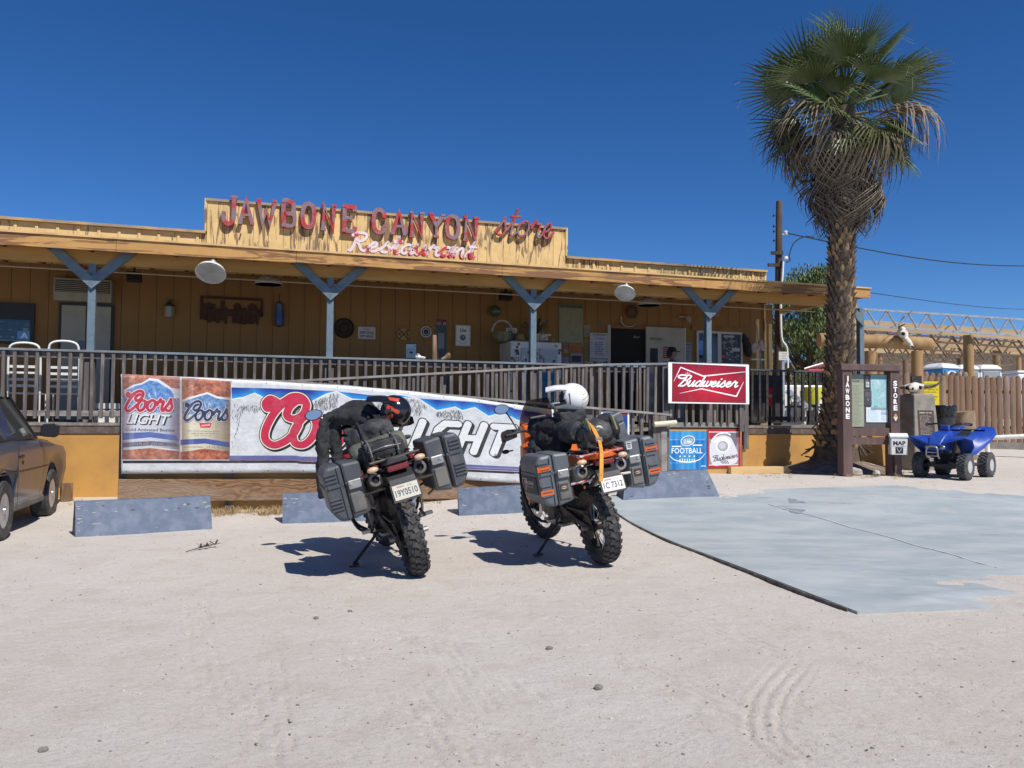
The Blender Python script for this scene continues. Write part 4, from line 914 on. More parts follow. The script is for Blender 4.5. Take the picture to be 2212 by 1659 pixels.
mb.build('script_word', m_white_let, RSg, loc=(u0_, vS2, (za1 + zb1) / 2))
for x in (790, 926, 1000):
    u_, z_ = onv(x, 560, vS2); MB().bar((u_, vS2 + .03, z_ - .35), (u_, vS2 + .02, z_ + .03), .04, .04).build('leg', m_paint, RSg)
# ------------------------------------------------------------------ things on the shaded porch wall
k1 = lambda X, Y: (.25 * X, 374.4 + .25 * Y)
k2c = lambda X, Y: (403.2 + .25 * X, 374.4 + .25 * Y)
k3 = lambda X, Y: (806.5 + .25 * X, 432 + .25 * Y)
k4 = lambda X, Y: (1267 + .25 * X, 547.2 + .25 * Y)
k8 = lambda X, Y: (1382.5 + .1432 * X, 604.8 + .1432 * Y)
VF = VW - .012
def wr(a, b_, v=VF): return rect_on(a[0], a[1], b_[0], b_[1], v)
def wsign(name, label, cat, a, b_, cvs, v=VF, **k): return sign(name, label, cat, wr(a, b_, v), v, cvs, **k)
# left window with a grade card
u0, u1, z0, z1 = wr((-34, 654), (75, 743)); r = TB('porch_window', 'dark framed porch window with bluish reflections painted on its pane and a blue grade card', 'window', (u0 + u1) / 2, VF, z0); wd = u1 - u0; h = z1 - z0
mb = MB(); 
for a in ((-wd / 2, -wd / 2 + .06, 0, h), (wd / 2 - .06, wd / 2, 0, h), (-wd / 2 + .061, wd / 2 - .061, 0, .05), (-wd / 2 + .061, wd / 2 - .061, h - .3, h)): mb.box(a[0], a[1], -.05, .0, a[2], a[3])
mb.build('frame', M('black_frame', (.012, .012, .014), None, .5), r)
c = Cv(200, 130, 2, '2c3c4c'); rs = random.Random(4)
for k in range(26): x, y = rs.uniform(0, 180), rs.uniform(0, 110); c.rect(x, y, x + rs.uniform(8, 26), y + rs.uniform(6, 20), rs.choice(['485a6a', '5a6a74', '33445a', '8aa0a8', '9a9c96', '3a4a44']), .7)  # bluish blocks put the pane's reflections into its colour
c.rect(0, 0, 200, 8, '6a8a94'); c.rect(138, 12, 196, 62, '5f8fc0'); c.text('A', 154, 20, 34, 'e4eef4', 0, .03)
mb = MB(); board(mb, -wd / 2 + .061, wd / 2 - .061, .051, h - .301, -.02, .005); mb.build('pane', [c.material('window_pane', .12, 0, 0, .6), MATS['black_frame']], r)
# door with transom unit above
u0, u1, z0, z1 = wr((128, 656), (247, 700)); r = TB('store_door', 'closed beige store door in a dark frame beneath a louvred cooler', 'door', (u0 + u1) / 2, VF, DZ); wd = u1 - u0; h = z1 - DZ
MB().box(-wd / 2, wd / 2, -.04, .0, 0, h).build('frame', MATS['black_frame'], r)
MB().box(-wd / 2 + .05, -.012, -.055, -.041, .02, h - .05).build('door_leaf', M('beige_door', (.34, .32, .26), (.30, .28, .23), .5, sc=3), r); MB().box(.012, wd / 2 - .05, -.055, -.041, .02, h - .05).build('door_leaf', MATS['beige_door'], r)
MB().box(-.01, .01, -.065, -.041, .02, h - .05).build('meeting_stile', MATS['black_frame'], r)
MB().box(-.12, -.03, -.058, -.0555, .95, 1.5).build('notice', M('notice_blue', (.12, .16, .25), None, .6), r)
MB().tube([(-.05, -.056, .95), (-.05, -.1, .95), (-.05, -.1, 1.1), (-.05, -.056, 1.1)], .01, 6).build('handle', m_steel, r)
u0, u1, z0, z1 = wr((121, 606), (245, 654)); r = TB('wall_cooler', 'beige louvred air cooler box mounted above the store door', 'air conditioner', (u0 + u1) / 2, VF, z0); wd = u1 - u0; h = z1 - z0
MB().box(-wd / 2, wd / 2, -.22, 0, .0, h).build('case', M('cooler_case', (.33, .30, .24), (.28, .25, .2), .6, sc=4), r, bevel=.01)
MB().box(-wd / 2 + .03, wd / 2 - .03, -.232, -.221, h * .38, h - .04).build('grille', M('cooler_grille', (.05, .045, .035), None, .7), r)
for k in range(6): MB().box(-wd / 2 + .04, wd / 2 - .04, -.24, -.233, h * .4 + k * (h * .5 / 6), h * .4 + k * (h * .5 / 6) + .01).build('slat', MATS['cooler_case'], r)
# wall lantern
u0, u1, z0, z1 = wr((357, 648), (376, 687)); r = TB('wall_lantern', 'small carriage lantern fixed on the brown porch wall', 'lantern', (u0 + u1) / 2, VF - .09, z0); h = z1 - z0
m_br = M('bronze', (.09, .075, .05), None, .5, .5); m_fg = M('frosted_glass', (.30, .29, .23), None, .3)
MB().lathe([(.05, 0), (.085, .02), (.085, h * .6)], 6).build('glass', m_fg, r); MB().lathe([(.1, h * .6), (.05, h * .8), (.02, h * .86), (.02, h)], 6).build('cap', m_br, r); MB().box(-.03, .03, .03, .09, h * .5, h).build('arm', m_br, r)
# silhouette art
u0, u1, z0, z1 = wr((432, 642), (568, 701)); r = TB('metal_art', 'rusty cut metal silhouette of cacti and riders in a frame on the porch wall', 'wall art', (u0 + u1) / 2, VF - .01, z0); wd = u1 - u0; h = z1 - z0
m_rust = M('rust_metal', (.045, .02, .012), (.08, .03, .015), .8, sc=14)
mb = MB()
for a in ((-wd / 2, wd / 2, h - .05, h), (-wd / 2, -wd / 2 + .05, h * .35, h - .051), (wd / 2 - .05, wd / 2, h * .35, h - .051), (-wd / 2, wd / 2, h * .33, h * .5)): mb.box(a[0], a[1], -.02, 0, a[2], a[3])
rs = random.Random(11); x = -wd / 2
while x < wd / 2 - .05:
    ww = rs.uniform(.025, .075); mb.box(x, min(x + ww, wd / 2), -.021, -.001, rs.uniform(0, .08) if rs.random() < .8 else h * .3, h * (.5 + rs.choice([.05, .1, .16, .22, .35, .12]))); x += ww + rs.uniform(.0, .02)
for cx_, rr_ in ((-.42, .06), (.1, .07), (.38, .08)): mb.lathe([(rr_, -.022), (rr_, -.002)], 12, (cx_, 0, h * .66), (0, 1, 0))
mb.build('cutout', m_rust, r)
# hanging blue ornament
u0, u1, z0, z1 = wr((594, 652), (612, 707)); r = TB('blue_ornament', 'narrow dark blue glass ornament hanging on the porch wall', 'ornament', (u0 + u1) / 2, VF - .09, z0); h = z1 - z0
MB().lathe([(.03, 0), (.085, .03), (.09, h * .45), (.07, h * .8), (.085, h * .9), (.02, h)], 12).build('body', M('blue_glass', (.03, .07, .22), (.05, .06, .10), .3, sc=6), r, smooth=40); MB().tube([(0, 0, h), (0, .08, h + .16)], .006, 5).build('hook', m_dkmetal, r)
# iron wheel
u_, z_ = onv(743, 709, VF); r = TB('iron_wheel', 'dark round iron disc on the porch wall left of the dog notice', 'disc', u_, VF, z_); R0 = .205
m_iron = M('old_iron', (.035, .022, .014), (.06, .035, .02), .7, .4, sc=12)
MB().lathe([(R0, -.015), (R0, -.03), (R0 * .9, -.045), (R0 * .86, -.025), (R0 * .5, -.02), (R0 * .45, -.05), (R0 * .12, -.05), (.0, -.06)], 28, ax=(0, 1, 0)).build('disc', m_iron, r, smooth=30)
c = Cv(150, 100, 2, '9a9590'); c.rect(3, 3, 147, 97, 'b4b0ac')
for s in wordw('sear', 46, 104, 76, 8, .2): c.stroke(s, 2, '5a4a4a')
c.a[:] = c.a[:]; c.rect(40, 68, 110, 96, 'b4b0ac'); c.text('Please', 50, 74, 14, '4a3c3c', .3, .0, 54)
c.text('KEEP DOGS', 16, 44, 19, '3a3434', 0, .03, 118); c.text('OFF GRASS', 16, 14, 19, '3a3434', 0, .03, 118)
wsign('dog_notice', 'white notice asking to keep dogs off the grass', 'sign', (773, 706), (811, 732.5), c)
def disc_sign(name, label, px, py, R_, draw, m_e, v=VF):
    u_, z_ = onv(px, py, v); r = TB(name, label, 'sign', u_, v, z_)
    c = Cv(100, 100, 2.4, '333333'); draw(c); mm = c.material(name + '_print', .45, .1); mb = MB(); n = 32
    ring = [(R_ * math.cos(2 * math.pi * k / n), R_ * math.sin(2 * math.pi * k / n)) for k in range(n)]
    mb.add([(x, -.014, z) for x, z in ring], [tuple(range(n))], [[(.5 + x / R_ * .5, .5 + z / R_ * .5) for x, z in ring]])
    mb.mat(1).add([(x, -.014, z) for x, z in ring] + [(x, 0, z) for x, z in ring], [(k, (k + 1) % n, n + (k + 1) % n, n + k) for k in range(n)])
    mb.build('panel', [mm, m_e], r); return r
def d_rr(c):
    c.rect(0, 0, 100, 100, 'a07c34'); c.stroke([(50 + 48 * math.cos(t), 50 + 48 * math.sin(t)) for t in np.linspace(0, 6.3, 40)], 2, '2a1e10'); c.stroke([(17, 17), (83, 83)], 8, '1c140c'); c.stroke([(17, 83), (83, 17)], 8, '1c140c'); c.text('R', 12, 40, 22, '2a1c0c', 0, .04); c.text('R', 72, 40, 22, '2a1c0c', 0, .04)
disc_sign('rail_crossing_sign', 'yellow round railroad crossing sign with black cross', 872, 722, .135, d_rr, MATS['black_frame'])
def d_ring(c):
    c.rect(0, 0, 100, 100, '1a1614'); c.stroke([(50 + 45 * math.cos(t), 50 + 45 * math.sin(t)) for t in np.linspace(0, 6.3, 40)], 8, 'cfcfcc'); 
    P = [(50 + (31 if k % 2 else 26) * math.cos(k * math.pi / 6), 50 + (31 if k % 2 else 26) * math.sin(k * math.pi / 6)) for k in range(12)]; c.stroke(P, 5, 'cfcfcc', 1, True); c.ell(50, 50, 24, 24, '43280e')
disc_sign('ring_sign', 'black and white ringed emblem beside the yellow crossing sign', 920, 717, .118, d_ring, MATS['black_frame'])
c = Cv(90, 350, 1.2, '39424c'); c.rect(0, 302, 90, 350, '6c1418'); c.rect(4, 304, 86, 326, 'a9a4a0'); c.text('EX', 8, 307, 16, '2a2222', 0, .04, 32); c.text('T', 66, 307, 16, '2a2222', 0, .04); c.ell(52, 316, 12, 12, '3a2a2a')
c.rect(20, 100, 70, 230, '7e8890'); [c.rect(24, 108 + 10 * k, 40 if k % 2 else 46, 110 + 10 * k, '2c3036') for k in range(12)]; c.rect(0, 0, 90, 26, '701a1c'); c.text('EX-LA', 10, 4, 16, 'b8b0aa', 0, .03, 60); c.rect(50, 104, 55, 226, 'b04040')
wsign('thermometer_sign', 'tall blue grey advertising thermometer with red ends', 'thermometer', (941, 690), (964, 778), c)
c = Cv(127, 177, 2, 'bdb9b0'); c.rect(8, 8, 119, 169, 'd2d0ca'); c.text('Lite', 36, 122, 28, '2a2c30', .0, .03, 54); c.ell(62, 72, 27, 27, '83858a'); c.ell(62, 72, 20, 20, '4c4c50'); c.ell(66, 78, 8, 8, '8a8c90'); c.stroke([(20, 44), (62, 22), (106, 44)], 2, '55575c'); c.text('A fine pilsner', 30, 18, 5, '55575c', 0, 0, 64)
r = wsign('lite_sign', 'cream rounded beer sign with grey disc near the porch corner', 'sign', (983, 703), (1015, 748), c, th=.05, edge=M('cream_edge', (.4, .38, .33), None, .5)); 
c = Cv(100, 130, 2, '1c2a30'); c.rect(7, 7, 93, 123, 'b9c4c8'); c.stroke([(50 + 34 * math.cos(t), 58 + 34 * math.sin(t)) for t in np.linspace(0, 6.3, 30)], 3, '38545e'); c.ell(50, 52, 20, 9, '2c4048'); c.lines(26, 60, 74, 82, 4, '3a525c', .4); c.rect(76, 100, 88, 114, '708890')
wsign('framed_print', 'framed pale print with a round seal standing behind the porch rail', 'picture', (875, 742), (900, 775), c, v=1.2, th=.03)
def note(name, label, a, b_, bg, ink, n, seed, v=VF, head=None, cat='notice', pic=None, th=.004):
    w_, h_ = abs(b_[0] - a[0]) * 4, abs(b_[1] - a[1]) * 4; c = Cv(w_, h_, 1, bg)
    if pic: c.rect(w_ * .08, h_ * .2, w_ * .92, h_ * .8, pic); [c.ell(random.Random(seed + k).uniform(.15, .85) * w_, random.Random(seed * 3 + k).uniform(.28, .6) * h_, w_ * .09, h_ * .09, '2c2c36', .7) for k in range(5)]
    if head: c.text(head, w_ * .08, h_ * .84, h_ * .09, ink, 0, .03, w_ * .84)
    if n: c.lines(w_ * .08, h_ * .06, w_ * .92, h_ * (.8 if head or pic is None else .18), n, ink, .45, .85, seed)
    return wsign(name, label, cat, a, b_, c, v=v, th=th, rough=.7)
note('tan_note', 'small tan paper note left of the log on the rail', k3(420, 1262), k3(476, 1302), '8c6f4c', '6c5034', 2, 3)
# round green fan guard up in the corner
u_, z_ = onv(1069, 672, VF - .1); r = TB('green_globe', 'round green glass globe hanging in the dark porch corner', 'globe', u_, VF - .12, z_); MB().ell((0, 0, 0), (.12, .12, .125)).build('globe', M('green_glass', (.08, .13, .06), (.05, .08, .04), .25, sc=8), r, smooth=60); MB().tube([(0, 0, .12), (0, .0, .5)], .006, 5).build('cord', m_dkmetal, r)
# dark bracket box at the porch ceiling
for nm, lb, px, py in (('ceiling_speaker', 'black box speaker under the porch roof left', 290, 599), ('ceiling_box', 'dark box under the porch roof above the green globe', 1092, 640)):
    u_, z_ = onv(px, py, 1.6); r = TB(nm, lb, 'speaker', u_, 1.6, z_); MB().box(-.12, .12, -.1, .1, -.08, .09).build('case', M('black_paint', (.012, .01, .009), None, .6), r, bevel=.01); MB().box(-.1, .1, -.108, -.102, -.06, .07).build('grille', m_dark, r); MB().box(-.02, .02, -.02, .02, .091, .4).build('bracket', m_dkmetal, r)
# ice freezer covered with stickers
vI = 1.75
u0 = onv(1103, 760, vI)[0]; u1 = onv(1213, 760, vI)[0]; zt = onv(1150, 738, vI)[1]; r = TB('ice_freezer', 'white ice freezer covered with stickers on the porch', 'freezer', u0, vI, DZ); wd = u1 - u0; h = zt - DZ
m_fz = M('freezer_white', (.60, .58, .56), (.5, .48, .47), .45, sc=3)
MB().box(0, wd, 0, .78, .05, h).build('cabinet', m_fz, r, bevel=.015)
for s in (0, 1):
    a = .19 * wd / .95 + s * (wd * .36); c = Cv(100, 150, 2, 'a0a6ac'); c.rect(12, 8, 92, 92, '2f78a8'); c.rect(14, 10, 90, 90, '2a6a98'); rs = random.Random(30 + s)
    c.text('CUPS' if s else 'ICE', 36, 58, 15, 'c8dce6', 0, .02, 34); c.text('CUBES', 30, 24, 10, '6aa6c8', 0, .02, 44)
    for k in range(9): x, y = rs.uniform(5, 85), rs.uniform(98, 140); c.ell(x, y, rs.uniform(4, 10), rs.uniform(3, 6), rs.choice(['444450', '5a6a7a', 'd8d8d8', '6a5a4a']))
    o = E('door', r, (a, -.005, .28)); mb = MB(); board(mb, 0, wd * .345, 0, h - .42, -.03, .03); mb.build('door_panel', [c.material('freezer_door%d' % s, .4, .06), m_fz], o); MB().tube([(.03, -.035, .3), (.03, -.07, .32), (.03, -.07, .6), (.03, -.035, .62)], .012, 6).build('handle', m_steel, o)
rs = random.Random(77); mb = MB(); cols = [M('stk%d' % k, srgb(x), None, .5) for k, x in enumerate(('333338', '585058', '3a4a6a', 'd0cec8', '6a2a2c', '8a8c50'))]
for k in range(46):
    x = rs.uniform(.02, .16 * wd) if k % 2 else rs.uniform(.83 * wd, .97 * wd); z = rs.uniform(.5, h - .06); mb.mat(rs.randrange(6)); w2, h2 = rs.uniform(.02, .05), rs.uniform(.015, .035)
    if rs.random() < .5: mb.lathe([(w2, 0), (w2, .002)], 10, (x, -.004 - k * 1e-4, z), (0, 1, 0))
    else: mb.box(x - w2, x + w2, -.004 - k * 1e-4, -.002, z - h2, z + h2)
mb.build('sticker', cols, r)['kind'] = 'stuff'
c = Cv(40, 40, 3, 'c8c6c0'); c.text('12', 4, 6, 26, '222222', 0, .03, 30); mb = MB(); board(mb, .10, .20, h - .42, h - .30, -.012, .004); mb.build('number_sticker', [c.material('twelve', .5, .05), m_fz], r)
# things on top of the freezer
def top_thing(name, label, cat, px, py, builder, v=vI + .3):
    u_, _ = onv(px, py, v); r = TB(name, label, cat, u_, v, DZ + h + .001); builder(r); return r
m_straw = M('straw', (.32, .24, .10), (.24, .17, .07), .9, sc=20, bs=.3); m_pale = M('pale_cloth', (.45, .38, .33), (.36, .3, .26), .9, sc=8); m_sage = M('dusty_sage', (.13, .13, .08), (.2, .19, .12), .9, sc=8); m_navy = M('navy', (.05, .05, .12), None, .6)
top_thing('straw_hat', 'yellow straw hat lying on the freezer left of the blue post', 'hat', 1122, 735, lambda r: (MB().lathe([(.2, 0.02), (.21, .035), (.11, .05), (.1, .15), (.06, .18), (0, .17)], 18).build('hat', m_straw, r, smooth=50)))
top_thing('straw_hat', 'flat straw hat at the right end of the freezer top', 'hat', 1190, 736, lambda r: (MB().lathe([(.22, 0.01), (.23, .02), (.12, .035), (.1, .09), (0, .1)], 18).build('hat', m_straw, r, smooth=50)))
top_thing('wicker_basket', 'pale hooped basket on the freezer top', 'basket', 1085, 720, lambda r: (MB().lathe([(.13, 0), (.2, .1), (.22, .2)], 14).build('bowl', m_sage, r, smooth=40), MB().tube([(.22 * math.cos(t), 0, .2 + .25 * math.sin(t)) for t in np.linspace(0, math.pi, 14)], .022, 8).build('handle', m_pale, r, smooth=50)))
top_thing('blue_jug', 'dark blue jug between the hats on the freezer', 'jug', 1102, 730, lambda r: (MB().lathe([(.06, 0), (.08, .06), (.06, .16), (.04, .2), (.05, .23)], 12).build('jug', m_navy, r, smooth=40)))
c = Cv(60, 24, 3, 'b4b0a8'); c.text('TIPS', 8, 6, 12, '33302c', 0, .02, 42)
top_thing('tip_card', 'small lettered card propped up on the freezer', 'card', 1105, 712, lambda r: (board(MB(), -.12, .12, .2, .3, 0, .01).build('card', [c.material('tipcard', .6, .1), m_pale], r), MB().box(-.01, .01, .012, .03, 0, .25).build('stand', m_dkmetal, r)))
def plant_top(r):
    mb = MB(); rs = random.Random(8)
    for k in range(46): a = rs.uniform(0, 6.28); L = rs.uniform(.15, .45); e = rs.uniform(.5, 1.5); p = Vector((math.cos(a) * math.cos(e) * L, math.sin(a) * math.cos(e) * L, .2 + math.sin(e) * L)); mb.bar((0, 0, .18), p, .03, .004)
    mb.build('leaves', M('dark_leaf', (.025, .04, .02), (.05, .06, .03), .7, sc=9), r); MB().lathe([(.07, 0), (.1, .19)], 12).build('pot', m_pale, r)
top_thing('potted_plant', 'dark leafy pot plant behind the third blue post', 'plant', 1158, 700, plant_top)
top_thing('cow_skull', 'pale bleached animal skull on the freezer right of the blue post', 'skull', 1172, 730, lambda r: soft(MB().ell((0, 0, .12), (.09, .13, .1)).ell((.02, -.14, .07), (.05, .1, .05)).ell((-.1, 0, .18), (.1, .03, .03)).ell((.1, 0, .18), (.1, .03, .03)).build('skull', M('bone', (.62, .56, .46), (.45, .39, .3), .8, sc=9), r), .012, .01))
top_thing('figurine', 'small pale figurine standing at the freezer edge', 'figurine', 1180, 735, lambda r: (soft(MB().ell((0, 0, .06), (.05, .05, .06)).ell((0, 0, .15), (.035, .035, .04)).build('figure', m_pale, r), .01, 0)))
# posters and papers right of the freezer
c = Cv(210, 330, 1.5, '7d7c62'); c.rect(6, 6, 204, 300, '8a8a70'); rs = random.Random(21)
for k in range(70): x, y = rs.uniform(8, 200), rs.uniform(8, 296); c.poly([(x + rs.uniform(-14, 14), y + rs.uniform(-14, 14)) for _ in range(5)], rs.choice(['7f8568', '96947a', '73795c', '8c8468']), .6)
for k in range(8): c.stroke(cr([(rs.uniform(0, 210), rs.uniform(0, 330)) for _ in range(4)], 8), 1.2, '6a5a48', .7)
c.rect(6, 302, 204, 326, '4c5a48')
wsign('map_poster', 'large faded green area map poster on the porch wall', 'map', k3(1602, 905), k3(1812, 1235), c, rough=.7)
NT = [('orange_flyer', 'orange flyer below the faded map poster', (1690, 1240), (1792, 1320), 'a2683c', '7a3c28', 4, 6, None, None), ('photo_notice', 'notice with a dark group photo under the orange flyer', (1703, 1326), (1806, 1420), '8e8ea4', '4a4a62', 2, 7, None, '3c3c50'),
      ('grey_leaflet', 'grey leaflet beside the freezer corner', (1640, 1240), (1685, 1272), '7a7468', '55504a', 3, 8, None, None), ('small_card', 'square pale card left of the orange flyer', (1643, 1290), (1684, 1322), '9a9284', '5a5450', 3, 9, None, None), ('lilac_sheet', 'lilac sheet low by the freezer', (1624, 1360), (1685, 1412), '8a86a0', '4a4866', 4, 10, None, None),
      ('white_leaflet', 'crumpled pale leaflets right of the map poster', (1822, 1080), (1872, 1180), '8a8478', '5e5850', 6, 12, None, None), ('round_note', 'small yellow note over the tan flyers', (1800, 1240), (1824, 1266), 'a08c54', '6a5a30', 1, 13, None, None), ('tan_sheet', 'long tan sheet left of the attention notice', (1822, 1200), (1860, 1390), '84704c', '5a4a30', 12, 14, None, None),
      ('bottom_sheet', 'cream sheet low under the attention notice', (1825, 1395), (1900, 1425), 'a8a294', '5a564c', 2, 15, None, None), ('blue_sheet', 'pale blue sheet under the attention notice', (1926, 1392), (1990, 1425), '9aa0aa', '50545c', 2, 16, None, None), ('pink_flyer', 'faded pink flyer above the attention notice', (1935, 1040), (1990, 1110), '7a6252', '6a4a44', 4, 17, None, None)]
for nm, lb, a, b_, bg, ink, n_, sd_, hd, pic in NT: note(nm, lb, k3(*a), k3(*b_), bg, ink, n_, sd_, head=hd, pic=pic)
c = Cv(168, 240, 2, 'a8a6ae'); c.text('ATTENTION', 24, 218, 13, '33303a', 0, .03, 118); c.text('ATTENTION', 40, 186, 14, '5c4a6c', 0, .02, 88)
for k in range(7): c.lines(42, 160 - 15 * k - 9, 124, 160 - 15 * k + 3, 1, '3c3f6c', .7, .9, k, .2); c.lines(8, 160 - 15 * k - 8, 32, 160 - 15 * k, 1, '44434c', .6, .8, k + 20, .2); c.lines(134, 160 - 15 * k - 8, 156, 160 - 15 * k, 1, '44434c', .6, .6, k + 40, .4)
c.lines(40, 46, 132, 58, 1, 'a03c50', .6, .9, 4, .1); c.lines(8, 12, 160, 24, 1, '33303a', .7, 1, 5, .05)
wsign('attention_notice', 'white attention notice with rows of print beside the dark doorway', 'notice', k3(1868, 1150), k3(2036, 1391), c, v=VF - .02, th=.015)
# open doorway
u0, u1, _, z1 = wr(k4(192, 641), k4(512, 700)); r = TB('store_doorway', 'dark open store doorway with goods inside', 'doorway', u0, VF, DZ); wd = u1 - u0; h = z1 - DZ
MB().box(.03, wd, -.012, -.004, 0, h - .03).build('dark_opening', m_dark, r)
MB().box(-.04, .03, -.04, -.002, 0, h + .04).build('jamb', M('pale_jamb', (.42, .38, .34), None, .6), r); MB().box(.031, wd, -.04, -.002, h - .03, h + .04).build('lintel', M('head_trim', (.2, .1, .04), None, .7), r)
c = Cv(100, 30, 2, '0a0a0a'); c.text('Beer', 20, 8, 16, '9a9aa4', .3, .0, 60); mb = MB(); board(mb, wd * .6, wd * .88, h - .26, h - .16, -.02, .004); mb.build('neon_word', [c.material('neonword', .4, 0), m_dark], r)
for a, w_, z_, hh, cc in ((.55, .12, .75, .5, 'd0ccc4'), (.72, .09, .85, .6, '4a3430'), (.66, .16, .7, .3, '16161a'), (.1, .1, .9, .25, '1c2434'), (.82, .04, .8, .5, 'b8b4ac'), (.3, .12, 1.2, .2, '241c18')): MB().box(a * wd, a * wd + w_ * wd, -.024, -.013, z_, z_ + hh).build('goods', M('goods_' + cc, srgb(cc), None, .6), r)
# open pale door leaf with flyers
u0, u1, _, z1 = wr(k4(514, 640), k4(846, 700), VF - .1); r = TB('open_door_leaf', 'pale open store door covered with flyers', 'door', u0, VF - .06, DZ); wd = u1 - u0; h = z1 - DZ
MB().box(0, wd, -.045, 0, .01, h).build('leaf', M('pale_door', (.36, .33, .27), (.31, .28, .23), .5, sc=3), r)
MB().box(wd + .002, wd + .03, -.05, 0, .01, h).build('edge', M('door_edge', (.5, .47, .4), None, .5), r)
for k, (a, b_, w_, hh, cc, ink) in enumerate(((.1, .62, .2, .16, '2a302c', '1a1a1a'), (.08, .42, .24, .1, '8a8c92', '4a5a70'), (.1, .28, .2, .1, '8c8a84', '55534e'), (.44, .68, .22, .12, '7a3c34', 'c0a8a0'), (.46, .52, .24, .13, '86827c', '55524e'), (.72, .54, .22, .12, '8e8a94', '5a5870'), (.14, .14, .16, .08, '8a8c92', '333a4a'), (.5, .3, .26, .16, '7e7c78', '4a4a4a'), (.1, .86, .3, .03, '7a7a66', '5c5c4c'))):
    cc_ = Cv(w_ * 200, hh * 400, 1, cc); cc_.lines(3, 3, w_ * 200 - 3, hh * 400 - 4, 5, ink, .45, .9, k); mb = MB(); board(mb, a * wd, (a + w_) * wd, b_ * h, (b_ + hh) * h, -.05 - .0005 * k, .004); mb.build('flyer', [cc_.material('flyer%d' % k, .6, .05), m_pale], r)
note('white_list', 'tall white list on the porch wall beside the open door', k4(846, 770), k4(906, 935), '8c8c94', '3a4466', 9, 31, head='SALE')
# framed window full of stickers
u0, u1, z0, z1 = wr(k8(845, 780), k8(1535, 1252)); r = TB('sticker_window', 'white framed window with one dark pane and one pane full of stickers', 'window', u0, VF, z0); wd = u1 - u0; h = z1 - z0; m_wf = M('window_frame', (.48, .47, .46), None, .5)
for a in ((0, .05, 0, h), (wd - .05, wd, 0, h), (.051, wd - .051, h - .05, h), (wd * .45, wd * .53, 0, h - .051)): MB().box(a[0], a[1], -.04, -.001, a[2], a[3]).build('frame', m_wf, r)
c = Cv(100, 160, 2, '2c2e32'); c.rect(4, 40, 24, 118, '5f86d8'); c.ell(66, 60, 30, 50, '34363a', .8)
mb = MB(); board(mb, .051, wd * .45 - .001, 0, h - .051, -.02, .004); mb.build('pane', [c.material('pane_dark', .1, 0, 0, .6), m_dark], r)
c = Cv(100, 140, 3, '33343a'); rs = random.Random(19)
for k in range(70):
    x, y = rs.uniform(2, 92), rs.uniform(2, 132); cc = rs.choice(['7a7a80', '8c8c90', '55585e', '3c4048', '6a6660', '4a5260', '9a9a9a', '5c4a48']); ww, hh = rs.uniform(5, 16), rs.uniform(4, 12)
    if rs.random() < .4: c.ell(x, y, ww / 2, hh / 2, cc)
    else: c.rect(x, y, x + ww, y + hh, cc)
    c.rect(x + ww * .2, y + hh * .4, x + ww * .8, y + hh * .55, '26262a', .6)
c.rect(4, 24, 24, 38, 'b03a34'); c.rect(14, 124, 68, 134, 'a0a0a4'); c.rect(58, 58, 98, 74, 'b0b0b2')
mb = MB(); board(mb, wd * .53 + .001, wd - .051, 0, h - .051, -.02, .004); mb.build('sticker_pane', [c.material('pane_stickers', .25, 0), m_dark], r)
MB().box(-.12, wd + .12, -.03, -.002, h + .003, h + .12).build('head_trim', m_wall, r)
# round sign above the doorway with rope, pan, etc.
u_, z_ = onv(1363, 674, VF); r = TB('rope_wreath', 'coiled rope ring above the dark doorway', 'wreath', u_, VF - .04, z_)
mb = MB()
for k in range(3): mb.tube([((.15 - .03 * k) * math.cos(t), -.01 * k, (.15 - .03 * k) * math.sin(t)) for t in np.linspace(0, 2 * math.pi, 26)], .012, 6)
mb.build('rope', M('old_rope', (.13, .085, .05), (.09, .06, .035), .9, sc=20), r, smooth=60)
u_, z_ = onv(1357, 697, VF); r = TB('antler', 'pale antler curve hanging under the rope ring', 'antler', u_, VF - .06, z_); MB().tube(cr([(-.2, 0, .12), (-.19, 0, -.01), (-.08, 0, -.09), (.08, 0, -.08), (.16, 0, -.03)], 6), [.022 - .0005 * k for k in range(25)], 7).build('antler', M('antler_bone', (.42, .33, .26), None, .7), r, smooth=60)
u_, z_ = onv(1546, 677, VF); r = TB('gold_pan', 'round tan pan hung on the wall behind the fourth blue post', 'pan', u_, VF, z_); MB().lathe([(.125, -.02), (.125, -.03), (.08, -.012), (0, -.012)], 24, ax=(0, 1, 0)).build('pan', M('tan_pan', (.30, .16, .10), None, .5), r, smooth=30)
u_, z_ = onv(1483, 688, VF); r = TB('small_skull', 'little tan animal skull high on the porch wall', 'skull', u_, VF - .06, z_); soft(MB().ell((0, 0, 0), (.07, .06, .06)).ell((-.14, .02, .03), (.12, .02, .02)).ell((.02, -.04, -.05), (.04, .05, .04)).build('skull', m_pale, r), .012, .006)
u_, z_ = onv(1605, 726, VF); r = TB('dark_jacket', 'dark jacket hanging on the wall right of the sticker window', 'jacket', u_, VF - .05, z_); soft(MB().tube([(-.02, 0, .05), (.02, -.01, -.1), (.1, -.01, -.3), (.14, 0, -.5)], [.03, .09, .11, .05], 10).build('cloth', M('dark_cloth', (.03, .03, .035), (.05, .045, .045), .9, sc=10), r), .015, .02)
